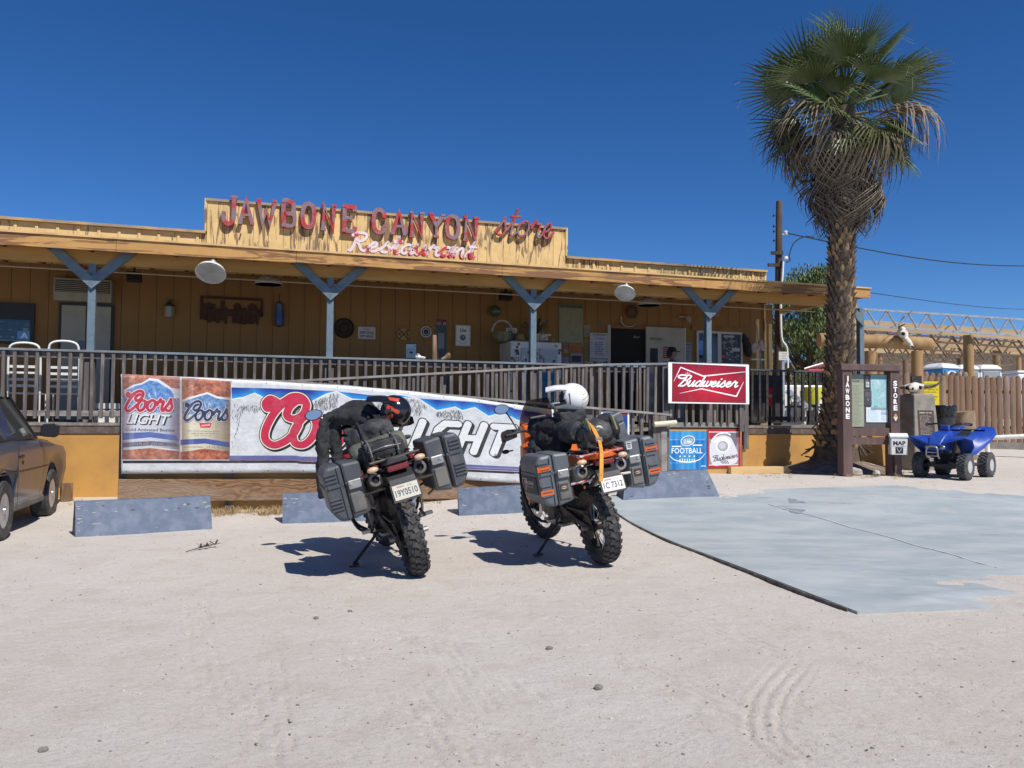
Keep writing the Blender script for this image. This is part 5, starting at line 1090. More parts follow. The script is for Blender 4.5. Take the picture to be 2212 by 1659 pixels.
# junk by the right corner
u_, _ = onv(1655, 792, 1.2); u2_, z2_ = onv(1646, 700, 1.2); r = TB('broom', 'turquoise broom handle leaning at the right porch corner', 'broom', u_, 1.2, DZ); MB().tube([(0, 0, .25), (u2_ - u_, .2, z2_ - DZ)], .013, 8).build('handle', M('turquoise', (.16, .36, .36), None, .5), r); MB().add([(x, y, z) for z, w_ in ((.27, .05), (0, .17)) for x, y in ((-w_, -.02), (w_, -.02), (w_, .02), (-w_, .02))], [(0, 1, 2, 3), (7, 6, 5, 4), (0, 4, 5, 1), (1, 5, 6, 2), (2, 6, 7, 3), (3, 7, 4, 0)]).build('bristles', m_straw, r)
u_, z_ = onv(1636, 748, 1.3); r = TB('hanging_rags', 'pale rags and gloves hanging at the right porch corner', 'rags', u_, 1.3, z_); soft(MB().ell((-.05, 0, -.05), (.1, .05, .13)).ell((.09, 0, .03), (.06, .05, .12)).ell((.14, -.02, -.05), (.07, .03, .05)).build('cloth', M('rag', (.55, .5, .44), (.42, .22, .2), .9, sc=5), r), .012, .03, .05)
MB().box(-.1, .24, .06, .09, -.3, -.27).build('hook_rail', m_whitepipe, r)
for k, (px, lb) in enumerate(((1637, 'narrow lit yellow board standing at the right wall corner'), (1664, 'tall yellow plank against the utility pole'))):
    u_, _ = onv(px, 720, VW - .3 - .2 * k); zt = onv(px, 700 if k else 690, VW - .3 - .2 * k)[1]; r = TB('loose_plank', lb, 'plank', u_, VW - .3 - .2 * k, DZ); MB().box(-.04, .04, 0, .03, 0, zt - DZ).build('plank', m_paint, r)
# skull, log and driftwood on the rail
u_, _ = onv(907, 778, vR); r = TB('rail_skull', 'tiny bleached skull sitting on the porch rail', 'skull', u_, vR, zR); soft(MB().ell((-.03, 0, .045), (.055, .05, .045)).ell((.05, -.02, .03), (.05, .035, .03)).ell((-.04, 0, .09), (.03, .06, .012)).build('skull', M('white_bone', (.75, .73, .68), (.5, .47, .42), .7, sc=14), r), .008, .008, .03)
m_log = M('weathered_log', (.36, .23, .12), (.16, .095, .05), .9, sc=9, lo=.4, hi=.62, bs=.6, bsc=20, bd=.02, stretch=(1, 1, .15))
u_, _ = onv(939, 778, vR); zt = onv(939, 724, vR)[1] - zR; r = TB('upright_log', 'split weathered log standing upright on the porch rail', 'log', u_, vR, zR); MB().tube([(0, 0, 0), (-.006, 0, zt * .5), (-.012, 0, zt)], [.046, .042, .04], 9).build('log', m_log, r, smooth=40)
u_, _ = onv(964, 778, vR); r = TB('driftwood', 'forked piece of driftwood lying on the porch rail', 'driftwood', u_, vR, zR); soft(MB().tube([(-.09, 0, .02), (-.02, 0, .04), (.04, 0, .09), (.06, 0, .13)], [.018, .035, .045, .02], 8).tube([(.0, 0, .04), (.07, 0, .07)], [.03, .03], 8).build('wood', m_log, r), .008, .01, .03)
# barn lamps
def barn_lamp(name, label, px, py, v, D, tilt, yaw, group, arm=True):
    u_, z_ = onv(px, py, v); r = TB(name, label, 'lamp', u_, v, z_, group=group); s = D / .46; q = E('lamp_head', r, (0, 0, 0), (tilt, 0, yaw))
    MB().lathe([(.23 * s, 0), (.235 * s, .0), (.215 * s, .05 * s), (.15 * s, .11 * s), (.08 * s, .145 * s), (.055 * s, .16 * s), (.05 * s, .16 * s), (.075 * s, .137 * s), (.145 * s, .102 * s), (.208 * s, .045 * s), (.226 * s, 0)], 36).build('lamp_shade', m_white, q, smooth=40)
    MB().lathe([(.056 * s, .155 * s), (.056 * s, .25 * s), (.03 * s, .27 * s)], 16).build('socket', m_galv, q, smooth=40); MB().ell((0, 0, .09 * s), (.045 * s, .045 * s, .06 * s)).build('bulb', M('lamp_bulb', (.16, .16, .15), None, .2), q, smooth=60)
    if arm: MB().tube(cr([Euler((tilt, 0, yaw)).to_matrix() @ Vector((0, 0, .25 * s)), Euler((tilt, 0, yaw)).to_matrix() @ Vector((0, 0, .34 * s)) + Vector((0, .06, 0)), Vector((0, v * -1 - .1 - (-.0), ROOFZ - z_ - .13))], 5), .014, 7).build('arm', m_white, r)
    else: MB().tube([(0, 0, .2 * s), (0, 0, ROOFZ + .1 - z_)], .014, 6).build('arm', m_white, r)
    return r
barn_lamp('barn_lamp', 'large white barn lamp tilted toward the viewer under the left fascia', 455, 590, -.58, .46, rad(-36), rad(-10), 'white barn lamps on the porch edge')
barn_lamp('barn_lamp', 'smaller white barn lamp tilted left under the right fascia', 1350, 634, -.58, .38, rad(-38), rad(-38), 'white barn lamps on the porch edge')
barn_lamp('porch_lamp', 'shaded lamp hanging level under the roof left of the second post', 580, 615, 1.3, .5, rad(0), 0, 'lamps hanging under the porch roof', False)
barn_lamp('porch_lamp', 'shaded lamp hanging level under the roof left of the fourth post', 1402, 660, 1.3, .5, rad(0), 0, 'lamps hanging under the porch roof', False)
# porch furniture glimpsed through the balusters
def chair(u_, v_, rz, label, hh=.98):
    r = TB('metal_chair', label, 'chair', u_, v_, DZ, rz, 'white metal chairs behind the porch railing')
    for s in (-1, 1): MB().tube([(s * .22, .2, 0), (s * .22, .22, .45)], .014, 6).build('leg', m_white, r); MB().tube([(s * .22, -.2, 0), (s * .22, -.2, .45)], .014, 6).build('leg', m_white, r)
    MB().tube(cr([(-.22, .22, .45), (-.22, .26, hh * .85), (-.15, .28, hh), (.15, .28, hh), (.22, .26, hh * .85), (.22, .22, .45)], 6), .018, 8).build('back_frame', m_white, r, smooth=50)
    MB().box(-.21, .21, -.2, .2, .445, .465).build('seat', m_white, r)
    for k in range(4): MB().box(-.2, .2, .235 + k * .008, .25 + k * .008, .55 + k * .1, .59 + k * .1).build('back_slat', m_white, r)
    return r
chair(onv(145, 770, .55)[0], .55, math.pi, 'white metal chair with high round back near the first blue post', 1.27)
chair(onv(62, 770, .5)[0], .5, math.pi, 'white metal chair nearest the left window', 1.22)
for k, (px, lb) in enumerate(((610, 'dark round tabletop just visible through the balusters under the metal art'), (470, 'dark low table behind the balusters left of the metal art'))):
    u_, _ = onv(px, 830, 1.0); r = TB('porch_table', lb, 'table', u_, 1.0, DZ); MB().lathe([(.45, .7), (.46, .73), (.44, .74)], 20).build('table_top', M('grey_table', (.2, .2, .2), None, .6), r); MB().lathe([(.04, .03), (.04, .7)], 8).build('leg', m_dkmetal, r); MB().lathe([(.25, 0), (.2, .03)], 14).build('base', m_dkmetal, r)
u_, _ = onv(225, 890, .35); r = TB('drink_crate', 'stacked pale crates behind the railing beside the banner', 'crate', u_, .35, DZ)
for k in range(3): MB().box(-.22, .22, -.15, .15, .11 * k + .002, .11 * k + .09).build('slat', m_white, r)
for s in (-1, 1): MB().box(s * .19 - .02, s * .19 + .02, -.13, .13, .0, .31).build('side', m_galv, r)
# person at the porch
u_, z_ = onv(1452, 752, .9); hgt = z_ - DZ
P = TB('person', 'person in a black cap and red shirt standing on the porch looking right', 'person', u_, .9, DZ, 0.0)
k = hgt / 1.76
vs_ = [(0, 0, .95), (0, 0, 1.18), (0, 0, 1.40), (0, .0, 1.50), (0, -.0, 1.58), (-.11, 0, .88), (-.11, .0, .48), (-.11, .02, .09), (-.11, -.13, .035), (.11, 0, .88), (.11, .0, .48), (.11, .02, .09), (.11, -.13, .035), (-.19, 0, 1.40), (-.25, .02, 1.12), (-.22, -.14, .92), (.19, 0, 1.40), (.25, .02, 1.12), (.22, -.14, .92)]
ed = [(0, 1), (1, 2), (2, 3), (3, 4), (0, 5), (5, 6), (6, 7), (7, 8), (0, 9), (9, 10), (10, 11), (11, 12), (2, 13), (13, 14), (14, 15), (2, 16), (16, 17), (17, 18)]
rr = [.16, .15, .17, .065, .06, .1, .075, .055, .05, .1, .075, .055, .05, .075, .055, .04, .075, .055, .04]
me = bpy.data.meshes.new('body'); me.from_pydata([(x * k, y * k, z * k) for x, y, z in vs_], ed, []); me.materials.append(M('skin', (.34, .19, .12), None, .6)); o = bpy.data.objects.new('body', me); COL.objects.link(o); o.parent = P; o.rotation_euler = (0, 0, rad(60))
sm = o.modifiers.new('skin', 'SKIN'); 
for q, d in enumerate(me.skin_vertices[0].data): d.radius = (rr[q] * k, rr[q] * k * .85); d.use_root = (q == 0)
ss = o.modifiers.new('sub', 'SUBSURF'); ss.levels = 2; ss.render_levels = 2
hd = E('head', P, (0, 0, 1.64 * k), (0, 0, rad(75)))
MB().ell((0, 0, 0), (.075, .095, .115), 16, 12).ell((0, -.095, -.02), (.014, .02, .02), 8, 6).ell((.074, .0, -.01), (.012, .02, .03), 8, 6).ell((-.074, 0, -.01), (.012, .02, .03), 8, 6).build('face', MATS['skin'], hd, smooth=60)
MB().ell((.028, -.085, .01), (.012, .01, .007), 8, 6).ell((-.028, -.085, .01), (.012, .01, .007), 8, 6).box(-.025, .025, -.092, -.085, -.055, -.05).build('features', M('dark_feature', (.03, .02, .02), None, .5), hd)
MB().lathe([(.086, .03), (.09, .06), (.08, .105), (.05, .128), (0, .135)], 18).add([(x, y, z) for z in (.032, .042) for x, y in [(-.07, -.05)] + [(.075 * math.sin(t), -.06 - .1 * math.cos(t)) for t in np.linspace(-1.3, 1.3, 9)] + [(.07, -.05)]], [tuple(range(11)), tuple(range(21, 10, -1))] + [(i, i + 11, (i + 1) % 11 + 11, (i + 1) % 11) for i in range(11)]).build('cap', M('black_cap', (.012, .012, .013), None, .8), hd, smooth=40, loc=(0, 0, 0))
MB().ell((0, .02, .0), (.08, .09, .1), 14, 10).build('hair', M('dark_hair', (.02, .015, .012), None, .7), hd, smooth=60, loc=(0, .008, .005))
soft(MB().tube([(0, 0, .98 * k), (0, 0, 1.2 * k), (0, 0, 1.4 * k), (0, 0, 1.47 * k)], [.17 * k, .165 * k, .185 * k, .09 * k], 16).tube([(-.12 * k, 0, 1.41 * k), (-.2 * k, .0, 1.38 * k), (-.25 * k, .02, 1.18 * k)], [.07, .085, .07], 10).tube([(.12 * k, 0, 1.41 * k), (.2 * k, .0, 1.38 * k), (.25 * k, .02, 1.18 * k)], [.07, .085, .07], 10).build('shirt', M('red_shirt', (.22, .03, .03), None, .85), P, rot=(0, 0, rad(60))), .018, .012)
soft(MB().tube([(0, 0, 1.0 * k), (0, 0, .85 * k)], [.165, .165], 14).tube([(-.11 * k, 0, .9 * k), (-.11 * k, 0, .48 * k), (-.11 * k, .02, .06)], [.115, .09, .08], 12).tube([(.11 * k, 0, .9 * k), (.11 * k, 0, .48 * k), (.11 * k, .02, .06)], [.115, .09, .08], 12).build('trousers', M('dark_trousers', (.03, .03, .04), None, .9), P, rot=(0, 0, rad(60))), .018, .01)
# ------------------------------------------------------------------ motorcycles
m_tyre = M('tyre_rubber', (.038, .038, .039), (.115, .105, .095), .85, sc=14, lo=.40, hi=.78, bs=.3, bsc=60)
m_dusty = M('dusty_black', (.028, .028, .030), (.085, .078, .068), .6, sc=7, lo=.45, hi=.85)
m_engine = M('engine_metal', (.10, .09, .08), (.05, .045, .04), .5, .7, sc=12)
m_alu = M('worn_alloy', (.42, .41, .39), (.28, .26, .23), .4, .7, sc=10)
m_case = M('case_black', (.06, .066, .076), (.15, .145, .132), .5, sc=5, lo=.42, hi=.85, bs=.15, bsc=90, bd=.002)
m_case2 = M('case_grey', (.10, .115, .13), (.19, .185, .175), .45, sc=5, lo=.45, hi=.85, bs=.15, bsc=90, bd=.002)
m_casedust = M('case_dusty', (.16, .15, .135), (.10, .10, .10), .75, sc=4)
m_orange = M('orange_plastic', (.62, .12, .015), (.45, .10, .02), .4, sc=5, lo=.5, hi=.8)
m_red = M('red_plastic', (.26, .022, .022), (.17, .03, .028), .45, sc=5)
m_redlens = M('red_lens', (.16, .015, .02), None, .2, spec=.7)
m_amber = M('pale_lens', (.62, .45, .36), (.7, .35, .12), .25, sc=20)
m_mirror = M('mirror_glass', (.62, .60, .56), None, .12, .8)
m_fabric = M('black_fabric', (.013, .014, .017), (.03, .031, .034), .85, sc=9, bs=.35, bsc=60)
m_fabric2 = M('charcoal_fabric', (.022, .024, .029), (.06, .06, .062), .82, sc=7, bs=.35, bsc=60)
m_strapg = M('grey_strap', (.10, .10, .10), (.16, .16, .15), .7, sc=30)
m_olive = M('olive_bag', (.085, .09, .068), (.12, .12, .095), .75, sc=5, bs=.2)
def xf(*a):
    m = Matrix.Identity(4)
    for q in a: m = m @ q
    return m
RX = lambda a: Matrix.Rotation(a, 4, 'X'); TL = lambda x, y, z: Matrix.Translation((x, y, z))
def wheel(root, y, z, R, W, nb, rim_r, right_disc=True, steer=0.0, x=0.0):
    q = E('wheel', root, (x, y, z), (0, 0, steer)); mb = MB(); h = W / 2
    mb.lathe([(rim_r, -h * .62), (R * .86, -h * .98), (R * .95, -h * .9), (R * .985, -h * .55), (R, 0), (R * .985, h * .55), (R * .95, h * .9), (R * .86, h * .98), (rim_r, h * .62)], 48, ax=(1, 0, 0), cap=False)
    for k in range(nb):
        a = 2 * math.pi * k / nb; st = math.pi / nb
        for s in (-1, 1):
            mb.M = xf(RX(a + (st if s > 0 else 0)), TL(s * h * .26, 0, R), Matrix.Rotation(s * .35, 4, 'Z')); L = 2 * math.pi * R / nb * .56; mb.box(-h * .27, h * .27, -L / 2, L / 2, -.01, .011)
            mb.M = xf(RX(a + (st * .4 if s > 0 else st * 1.4)), TL(s * h * .78, 0, R * .965), Matrix.Rotation(s * .62, 4, 'Y'), Matrix.Rotation(-s * .3, 4, 'Z')); mb.box(-h * .25, h * .25, -L * .42, L * .42, -.012, .011)
    mb.M = None; mb.build('tyre', m_tyre, q, smooth=28)
    MB().lathe([(rim_r + .006, -h * .62), (rim_r - .022, -h * .56), (rim_r - .03, 0), (rim_r - .022, h * .56), (rim_r + .006, h * .62), (rim_r - .008, h * .56), (rim_r - .012, 0), (rim_r - .008, -h * .56), (rim_r + .006, -h * .62)], 48, ax=(1, 0, 0), cap=False).build('rim', m_dkmetal, q, smooth=30)
    mb = MB()
    for k in range(36):
        a = 2 * math.pi * k / 36; b_ = a + (.35 if k % 2 else -.35); s = -1 if (k // 2) % 2 else 1
        mb.tube([(s * .035, .045 * math.cos(a), .045 * math.sin(a)), (0, (rim_r - .02) * math.cos(b_), (rim_r - .02) * math.sin(b_))], .0028, 4)
    mb.build('spokes', m_steel, q)
    MB().lathe([(.03, -.085), (.055, -.05), (.04, -.03), (.04, .03), (.055, .05), (.03, .085)], 16, ax=(1, 0, 0)).build('hub', m_dkmetal, q, smooth=30)
    for s in ((1,) if right_disc == 1 else (-1, 1)):
        MB().lathe([(.075, s * .07), (.125, s * .07), (.125, s * .075), (.075, s * .075)], 32, ax=(1, 0, 0), cap=False).build('brake_disc', m_steel, q)
    return q
def pannier(root, s, style, y0=-.24, y1=.24, z0=.60, z1=1.04, xi=.255, xm=.405, xo=.55):
    q = E('pannier', root, (0, 0, 0)); mc = m_case if style == 'black' else m_case2
    X = lambda v: s * v
    def slab(poly, ya, yb_): P = [(X(a), b_) for a, b_ in poly]; return MB().prism(P if s > 0 else P[::-1], ya, yb_)
    slab([(xi, z0 + .03), (xm - .004, z0), (xm - .004, z1), (xi, z1 - .01)], y0 + .012, y1).build('case_body', mc, q, bevel=.022)
    slab([(xm, z0), (xo - .05, z0 + .015), (xo, z0 + .10), (xo + .004, z1 - .06), (xo - .03, z1), (xm, z1)], y0, y1).build('case_lid', mc, q, bevel=.028)
    mb = MB()
    for k in range(7):
        for zz in ((z0 + .10 + .028 * k) if k < 4 else (z1 - .125 + .03 * (k - 4)),):
            mb.box(*sorted((X(xm + .045), X(xo - .012))), y0 - .011, y0 + .004, zz, zz + .013)
    mb.box(*sorted((X(xm + .02), X(xm + .034))), y0 - .012, y0 + .004, z0 + .03, z1 - .02)
    mb.box(*sorted((X(xm + .006), X(xo - .02))), y0 - .012, y0 + .02, z1 - .165, z1 - .145)
    mb.box(*sorted((X(xo - .01), X(xo + .012))), y0 + .05, y1 - .05, z1 - .165, z1 - .145)
    mb.box(*sorted((X(xi + .004), X(xm - .006))), y0 + .004, y0 + .016, z1 - .16, z1 - .145)
    mb.build('ribs', mc, q)
    MB().box(*sorted((X(xm - .125), X(xm - .025))), y0 - .012, y0 + .02, z0 + .23, z0 + .30).build('latch', m_alu, q, bevel=.008)
    MB().lathe([(.012, 0), (.012, .01)], 10, (X(xm - .05), y0 - .022, z0 + .275), (0, 1, 0)).build('lock', m_steel, q)
    MB().box(*sorted((X(xi + .03), X(xm - .02))), y0 + .0, y0 + .02, z0 + .05, z0 + .2).build('corner_plate', m_casedust, q, bevel=.01)
    if style == 'grey':
        for zz in (z0 + .11, z1 - .13): MB().box(*sorted((X(xm + .03), X(xo + .0))), y0 - .011, y0 - .004, zz, zz + .045).build('orange_stripe', m_orange, q)
        c = Cv(100, 90, 3, '26292c'); c.text('RACING', 12, 46, 18, 'c9c9c9', .2, .02, 66); c.text('SERVICE', 24, 30, 9, 'a8a8a8', .2, .0, 50); c.stroke([(6, 72), (30, 72), (14, 12)], 4, 'd0d0d0')
        mm = c.material('pannier_side%d' % s, .5, .1); mb = MB(); xx = X(xo + .0085)
        pts = [(xx, y0 + .05, z0 + .12), (xx, y1 - .05, z0 + .12), (xx, y1 - .05, z1 - .17), (xx, y0 + .05, z1 - .17)]
        if s < 0: pts = [pts[1], pts[0], pts[3], pts[2]]
        mb.quad(*pts, uv=[(0, 0), (1, 0), (1, 1), (0, 1)]).build('side_print', mm, q)
        c = Cv(40, 40, 4, '3a4046'); c.ell(20, 20, 15, 8, 'c9b48c'); c.rect(6, 17, 34, 23, '7a2c2a'); mb = MB(); xa, xb_ = sorted((X(xm - .10), X(xm - .03))); board(mb, xa, xb_, z0 + .12, z0 + .18, y0 - .004, .003); mb.build('sticker', [c.material('psticker%d' % s, .4, .05), m_case2], q)
    return q
def helmet(name, label, loc, rot, m_shell, m_deco, style):
    r = T(name, label, 'helmet', loc, rot); r.scale = (1.12, 1.12, 1.12); mb = MB(); NU, NV = 56, 36; grid = {}
    for i in range(NU):
        for j in range(NV + 1):
            a = 2 * math.pi * i / NU; t = math.pi * (.001 + .77 * j / NV); d = Vector((math.sin(t) * math.sin(a), math.sin(t) * math.cos(a), math.cos(t)))
            ch = max(0, d.y) ** 1.5 * max(0, min(1, (.12 - d.z) / .5))      # the chin reaches forward
            grid[i, j] = len(mb.v); mb.v.append((d.x * (.122 - .018 * ch), d.y * (.150 + .075 * ch) - .01, d.z * .138 - .012 * ch))
    for i in range(NU):
        for j in range(NV):
            f = (grid[i, j], grid[(i + 1) % NU, j], grid[(i + 1) % NU, j + 1], grid[i, j + 1]); p = sum((Vector(mb.v[q]) for q in f), Vector()) / 4
            if p.y > .055 - .25 * max(0, -p.z - .0) and -.052 < p.z < .062 and p.y > .04 + .0 * p.z: continue
            if style == 'black': band = (abs(p.z - .03 - .35 * p.y) < .015 and abs(p.x) > .07 and -.08 < p.y < .05) or (abs(p.z + .04 + .5 * p.y) < .017 and abs(p.x) > .09 and -.03 < p.y < .07) or (abs(p.z - .108) < .010 and .035 < abs(p.x) and -.05 < p.y < .05)
            else: band = p.y < -.11 and -.06 < p.z < .05 and (i * 7 + j * 3) % 5 == 0
            mb.f.append(f); mb.m.append(1 if band else 0)
    o = mb.build('shell', [m_shell, m_deco], r, smooth=50); sd = o.modifiers.new('s', 'SOLIDIFY'); sd.thickness = .02; sd.offset = -1
    MB().box(-.035, .035, .185, .212, -.10, -.072).build('chin_vent', m_black, r, bevel=.006)
    rings = []
    for k in range(11):
        t = k / 10; wd = .108 * (1 - .30 * t ** 2.2); y = .035 + .20 * t; z = .112 + .012 * math.sin(t * 3.0) - .028 * t
        rings.append([(wd * math.sin(a), y - .01 * (1 - math.cos(a)), z - .052 * (1 - math.cos(a)) + dz) for dz, aa in ((.006, np.linspace(-1.35, 1.35, 11)), (-.004, np.linspace(1.35, -1.35, 11))) for a in aa])
    MB().loft(rings).build('visor_peak', m_shell, r, smooth=50)
    MB().ell((0, -.012, -.005), (.104, .122, .118), 18, 12).build('lining', M('helmet_lining', (.03, .03, .032), None, .95), r, smooth=60)
    for s in (-1, 1):
        MB().lathe([(.014, 0), (.012, .012)], 12, (s * .112, .05, .05), (s, 0, 0)).build('peak_screw', m_alu if style != 'black' else m_black, r)
        MB().bar((s * .122, .03, -.045), (s * .088, .14, -.075), .006, .022).build('side_vent', m_black, r)
        MB().bar((s * .121, .005, .04), (s * .122, -.01, -.06), .004, .008).build('seam', m_black, r)
    MB().lathe([(.108, -.125), (.114, -.105), (.10, -.11), (.095, -.13)], 28, (0, .01, 0)).build('neck_roll', m_black, r, smooth=40)
    return r
BS = 1.11
def bike(name, label, loc, yaw, lean, m_pan, style, plate, seed):
    r = T(name, label, 'motorcycle', loc, (0, -lean, yaw)); r.scale = (BS, BS, BS); S = (-1, 1)
    wheel(r, 0, .33, .325, .150, 30, .235, 1); wheel(r, 1.56, .345, .340, .098, 34, .268, 2, rad(14))
    for s in S:
        MB().bar((s * .105, -.05, .33), (s * .10, .30, .37), .028, .055).bar((s * .10, .28, .368), (s * .12, .58, .45), .04, .085).build('swingarm', m_engine, r, bevel=.006)
        MB().lathe([(.022, -.03), (.022, .03)], 8, (s * .13, -.01, .33), (1, 0, 0)).build('axle_nut', m_alu, r)
    MB().lathe([(.085, -.098), (.108, -.098), (.108, -.093), (.085, -.093)], 36, (0, 0, .33), (1, 0, 0), False).lathe([(.03, -.096), (.09, -.096), (.09, -.094), (.03, -.094)], 24, (0, 0, .33), (1, 0, 0)).build('sprocket', m_dkmetal, r)
    MB().bar((-.095, .0, .438), (-.095, .56, .475), .012, .014).bar((-.095, .0, .222), (-.095, .56, .40), .012, .014).build('chain', M('chain', (.07, .06, .05), (.16, .13, .1), .6, .6, sc=60), r)
    MB().box(-.115, -.08, .0, .45, .455, .475).build('chain_guard', m_dusty, r)
    MB().box(-.14, .14, .56, .98, .30, .62).box(-.11, .11, .62, .86, .62, .78).box(-.1, .1, .86, 1.1, .42, .66).build('engine', m_engine, r, bevel=.03)
    for s in S:
        MB().lathe([(.12, .14), (.12, .17), (.1, .19), (0, .195)], 22, (0, .70, .42), (s, 0, 0)).lathe([(.085, .14), (.085, .175), (0, .18)], 18, (0, .90, .46), (s, 0, 0)).build('engine_cover', m_engine, r, smooth=35)
        MB().tube([(s * .2, .36, .44), (s * .235, .42, .37), (s * .1, .62, .33)], .014, 7).build('peg_bracket', m_dkmetal, r); MB().box(*sorted((s * .2, s * .31)), .42, .48, .36, .385).build('foot_peg', m_alu, r)
        MB().tube([(s * .15, 1.02, .78), (s * .10, .62, .80), (s * .12, .40, .62), (s * .11, .55, .42)], .018, 8).tube([(s * .12, 1.08, .92), (s * .13, .9, .5), (s * .12, .7, .32)], .018, 8).build('frame_tube', m_dusty, r, smooth=50)
        MB().tube([(s * .11, .55, .83), (s * .13, .1, .88), (s * .11, -.30, .91)], .014, 7).tube([(s * .11, .5, .62), (s * .12, -.02, .85)], .012, 7).build('subframe', m_dusty, r, smooth=50)
        MB().tube(cr([(s * .16, .48, .58), (s * .19, .30, .70), (s * .18, .16, .78)], 5), .03, 10).build('exhaust_pipe', m_alu, r, smooth=50)
        ex = E('exhaust', r); d = Vector((s * .005, -.56, .10)).normalized(); o_ = Vector((s * .172, .22, .765))
        MB().lathe([(.038, 0), (.064, .05), (.066, .44), (.052, .49)], 22, o_, d).build('muffler', M('muffler', (.50, .48, .44), (.3, .28, .25), .45, .6, sc=5) if style == 'grey' else m_dusty, ex, smooth=40)
        MB().lathe([(.052, .49), (.05, .515), (.03, .522), (.03, .50), (.0, .45)], 20, o_, d, False).build('end_cap', m_casedust if style != 'grey' else m_alu, ex, smooth=40); MB().lathe([(.029, .50), (.0, .501)], 16, o_, d).build('outlet', m_dark, ex)
        MB().tube([(s * .1, 1.555, .345), (s * .1, 1.44, .62)], .034, 10).tube([(s * .1, 1.45, .6), (s * .1, 1.235, 1.10)], .026, 10).build('fork_leg', m_dusty if s < 0 else m_dusty, r, smooth=40)
        MB().tube(cr([(s * .2, .78, .30), (s * .30, .86, .36), (s * .335, .98, .55), (s * .335, 1.02, .72), (s * .28, 1.14, .84)], 5), .0135, 8).tube(cr([(s * .21, .98, .30), (s * .30, 1.0, .40), (s * .335, 1.0, .62)], 5), .0135, 8).build('crash_bar', m_black, r, smooth=50)
        rg = []
        for y, xo, za, zb_ in ((.66, .17, .70, .86), (.80, .25, .56, 1.0), (.96, .315, .47, 1.06), (1.12, .30, .50, 1.08), (1.27, .20, .70, 1.08), (1.33, .14, .86, 1.04)):
            rg.append([(s * .10, y, za + .05), (s * xo * .9, y, za), (s * xo, y, za * .6 + zb_ * .4), (s * xo * .85, y, zb_ - .04), (s * .10, y, zb_)])
        MB().loft(rg if s > 0 else [q[::-1] for q in rg]).build('tank_panel', m_pan, r, smooth=50, bevel=.01)
        MB().prismx([(.55, .80), (.2, .84), (-.2, .88), (-.3, .94), (-.1, .98), (.4, .94), (.6, .92)], *sorted((s * .125, s * .165))).build('side_panel', m_pan, r, bevel=.012)
        MB().tube([(s * .15, -.2, .92), (s * .27, -.22, .9), (s * .27, -.22, .66), (s * .2, -.2, .62)], .010, 7).tube([(s * .27, -.22, .9), (s * .27, .26, .9), (s * .2, .34, .88)], .010, 7).tube([(s * .27, -.22, .66), (s * .27, .26, .66), (s * .2, .4, .6)], .010, 7).build('pannier_frame', m_dkmetal, r, smooth=50)
        pannier(r, s, style)
        MB().tube([(s * .30, 1.045, 1.175), (s * .42, 1.0, 1.165)], .018, 10).build('grip', m_black, r, smooth=40); MB().tube([(s * .30, 1.07, 1.17), (s * .41, 1.06, 1.15)], .006, 6).build('lever', m_alu, r)
        gd_ = MB().loft([[(s * x, y, z + dz) for y, dz in ((yy - .006, -hh), (yy - .006, hh), (yy + .008, hh), (yy + .008, -hh))] for x, yy, z, hh in ((.27, 1.12, 1.17, .04), (.36, 1.125, 1.165, .055), (.43, 1.09, 1.155, .05), (.46, 1.03, 1.15, .03))]); gd_.build('hand_guard', m_black, r, smooth=50)
        MB().ell((s * .185, -.33, .935), (.045, .03, .024), 12, 8).build('turn_signal', m_amber, r, smooth=60); MB().tube([(s * .1, -.29, .915), (s * .16, -.325, .93)], .009, 6).build('signal_stem', m_black, r)
        MB().tube([(s * .31, 1.21, 1.0), (s * .36, 1.2, 1.0)], .008, 6).ell((s * .39, 1.2, 1.0), (.04, .025, .022), 10, 7).build('front_signal', m_black, r, smooth=60)
        if s > 0 and style == 'black': continue
        b_ = E('mirror', r); MB().tube(cr([(s * .27, 1.06, 1.19), (s * .31, 1.1, 1.31), (s * .37, 1.06, 1.41)], 5), .008, 7).build('mirror_stem', m_black, b_, smooth=50)
        mb = MB(); ring = [(.078 * math.cos(t) * (1.0 if math.cos(t) * s > 0 else 1.15), .05 * math.sin(t)) for t in np.linspace(0, 2 * math.pi, 18, False)]; ct = Vector((s * .41, 1.05, 1.43)); tn = Matrix.Rotation(rad(-5), 3, 'X') @ Matrix.Rotation(-s * rad(4), 3, 'Z')
        mb.loft([[ct + tn @ Vector((x * .9, -.006, z * .9)) for x, z in ring], [ct + tn @ Vector((x, .0, z)) for x, z in ring], [ct + tn @ Vector((x * .85, .035, z * .85)) for x, z in ring]]).build('mirror_shell', m_black, b_, smooth=40)
        MB().add([ct + tn @ Vector((x * .86, -.0085, z * .86)) for x, z in ring], [tuple(range(18))]).build('mirror_glass', m_mirror, b_)
    MB().tube(cr([(-.31, 1.04, 1.18), (-.2, 1.08, 1.18), (-.08, 1.15, 1.13), (.08, 1.15, 1.13), (.2, 1.08, 1.18), (.31, 1.04, 1.18)], 6), .0135, 8).build('handlebar', m_dkmetal, r, smooth=50)
    MB().lathe([(.03, -.06), (.03, .07)], 10, (0, 1.17, 1.1), (0, -.25, 1)).box(-.12, .12, 1.13, 1.2, 1.07, 1.1).build('triple_clamp', m_engine, r)
    rg = [[(-w_, y, z0), (w_, y, z0), (w_ * .92, y, z1), (w_ * .4, y, z1 + .02), (-w_ * .4, y, z1 + .02), (-w_ * .92, y, z1)] for y, w_, z0, z1 in ((-.25, .10, .90, .955), (.05, .14, .87, .965), (.40, .14, .84, .93), (.62, .10, .84, .93), (.74, .085, .86, .98))]
    MB().loft(rg).build('seat', m_fabric2, r, smooth=50, bevel=.012)
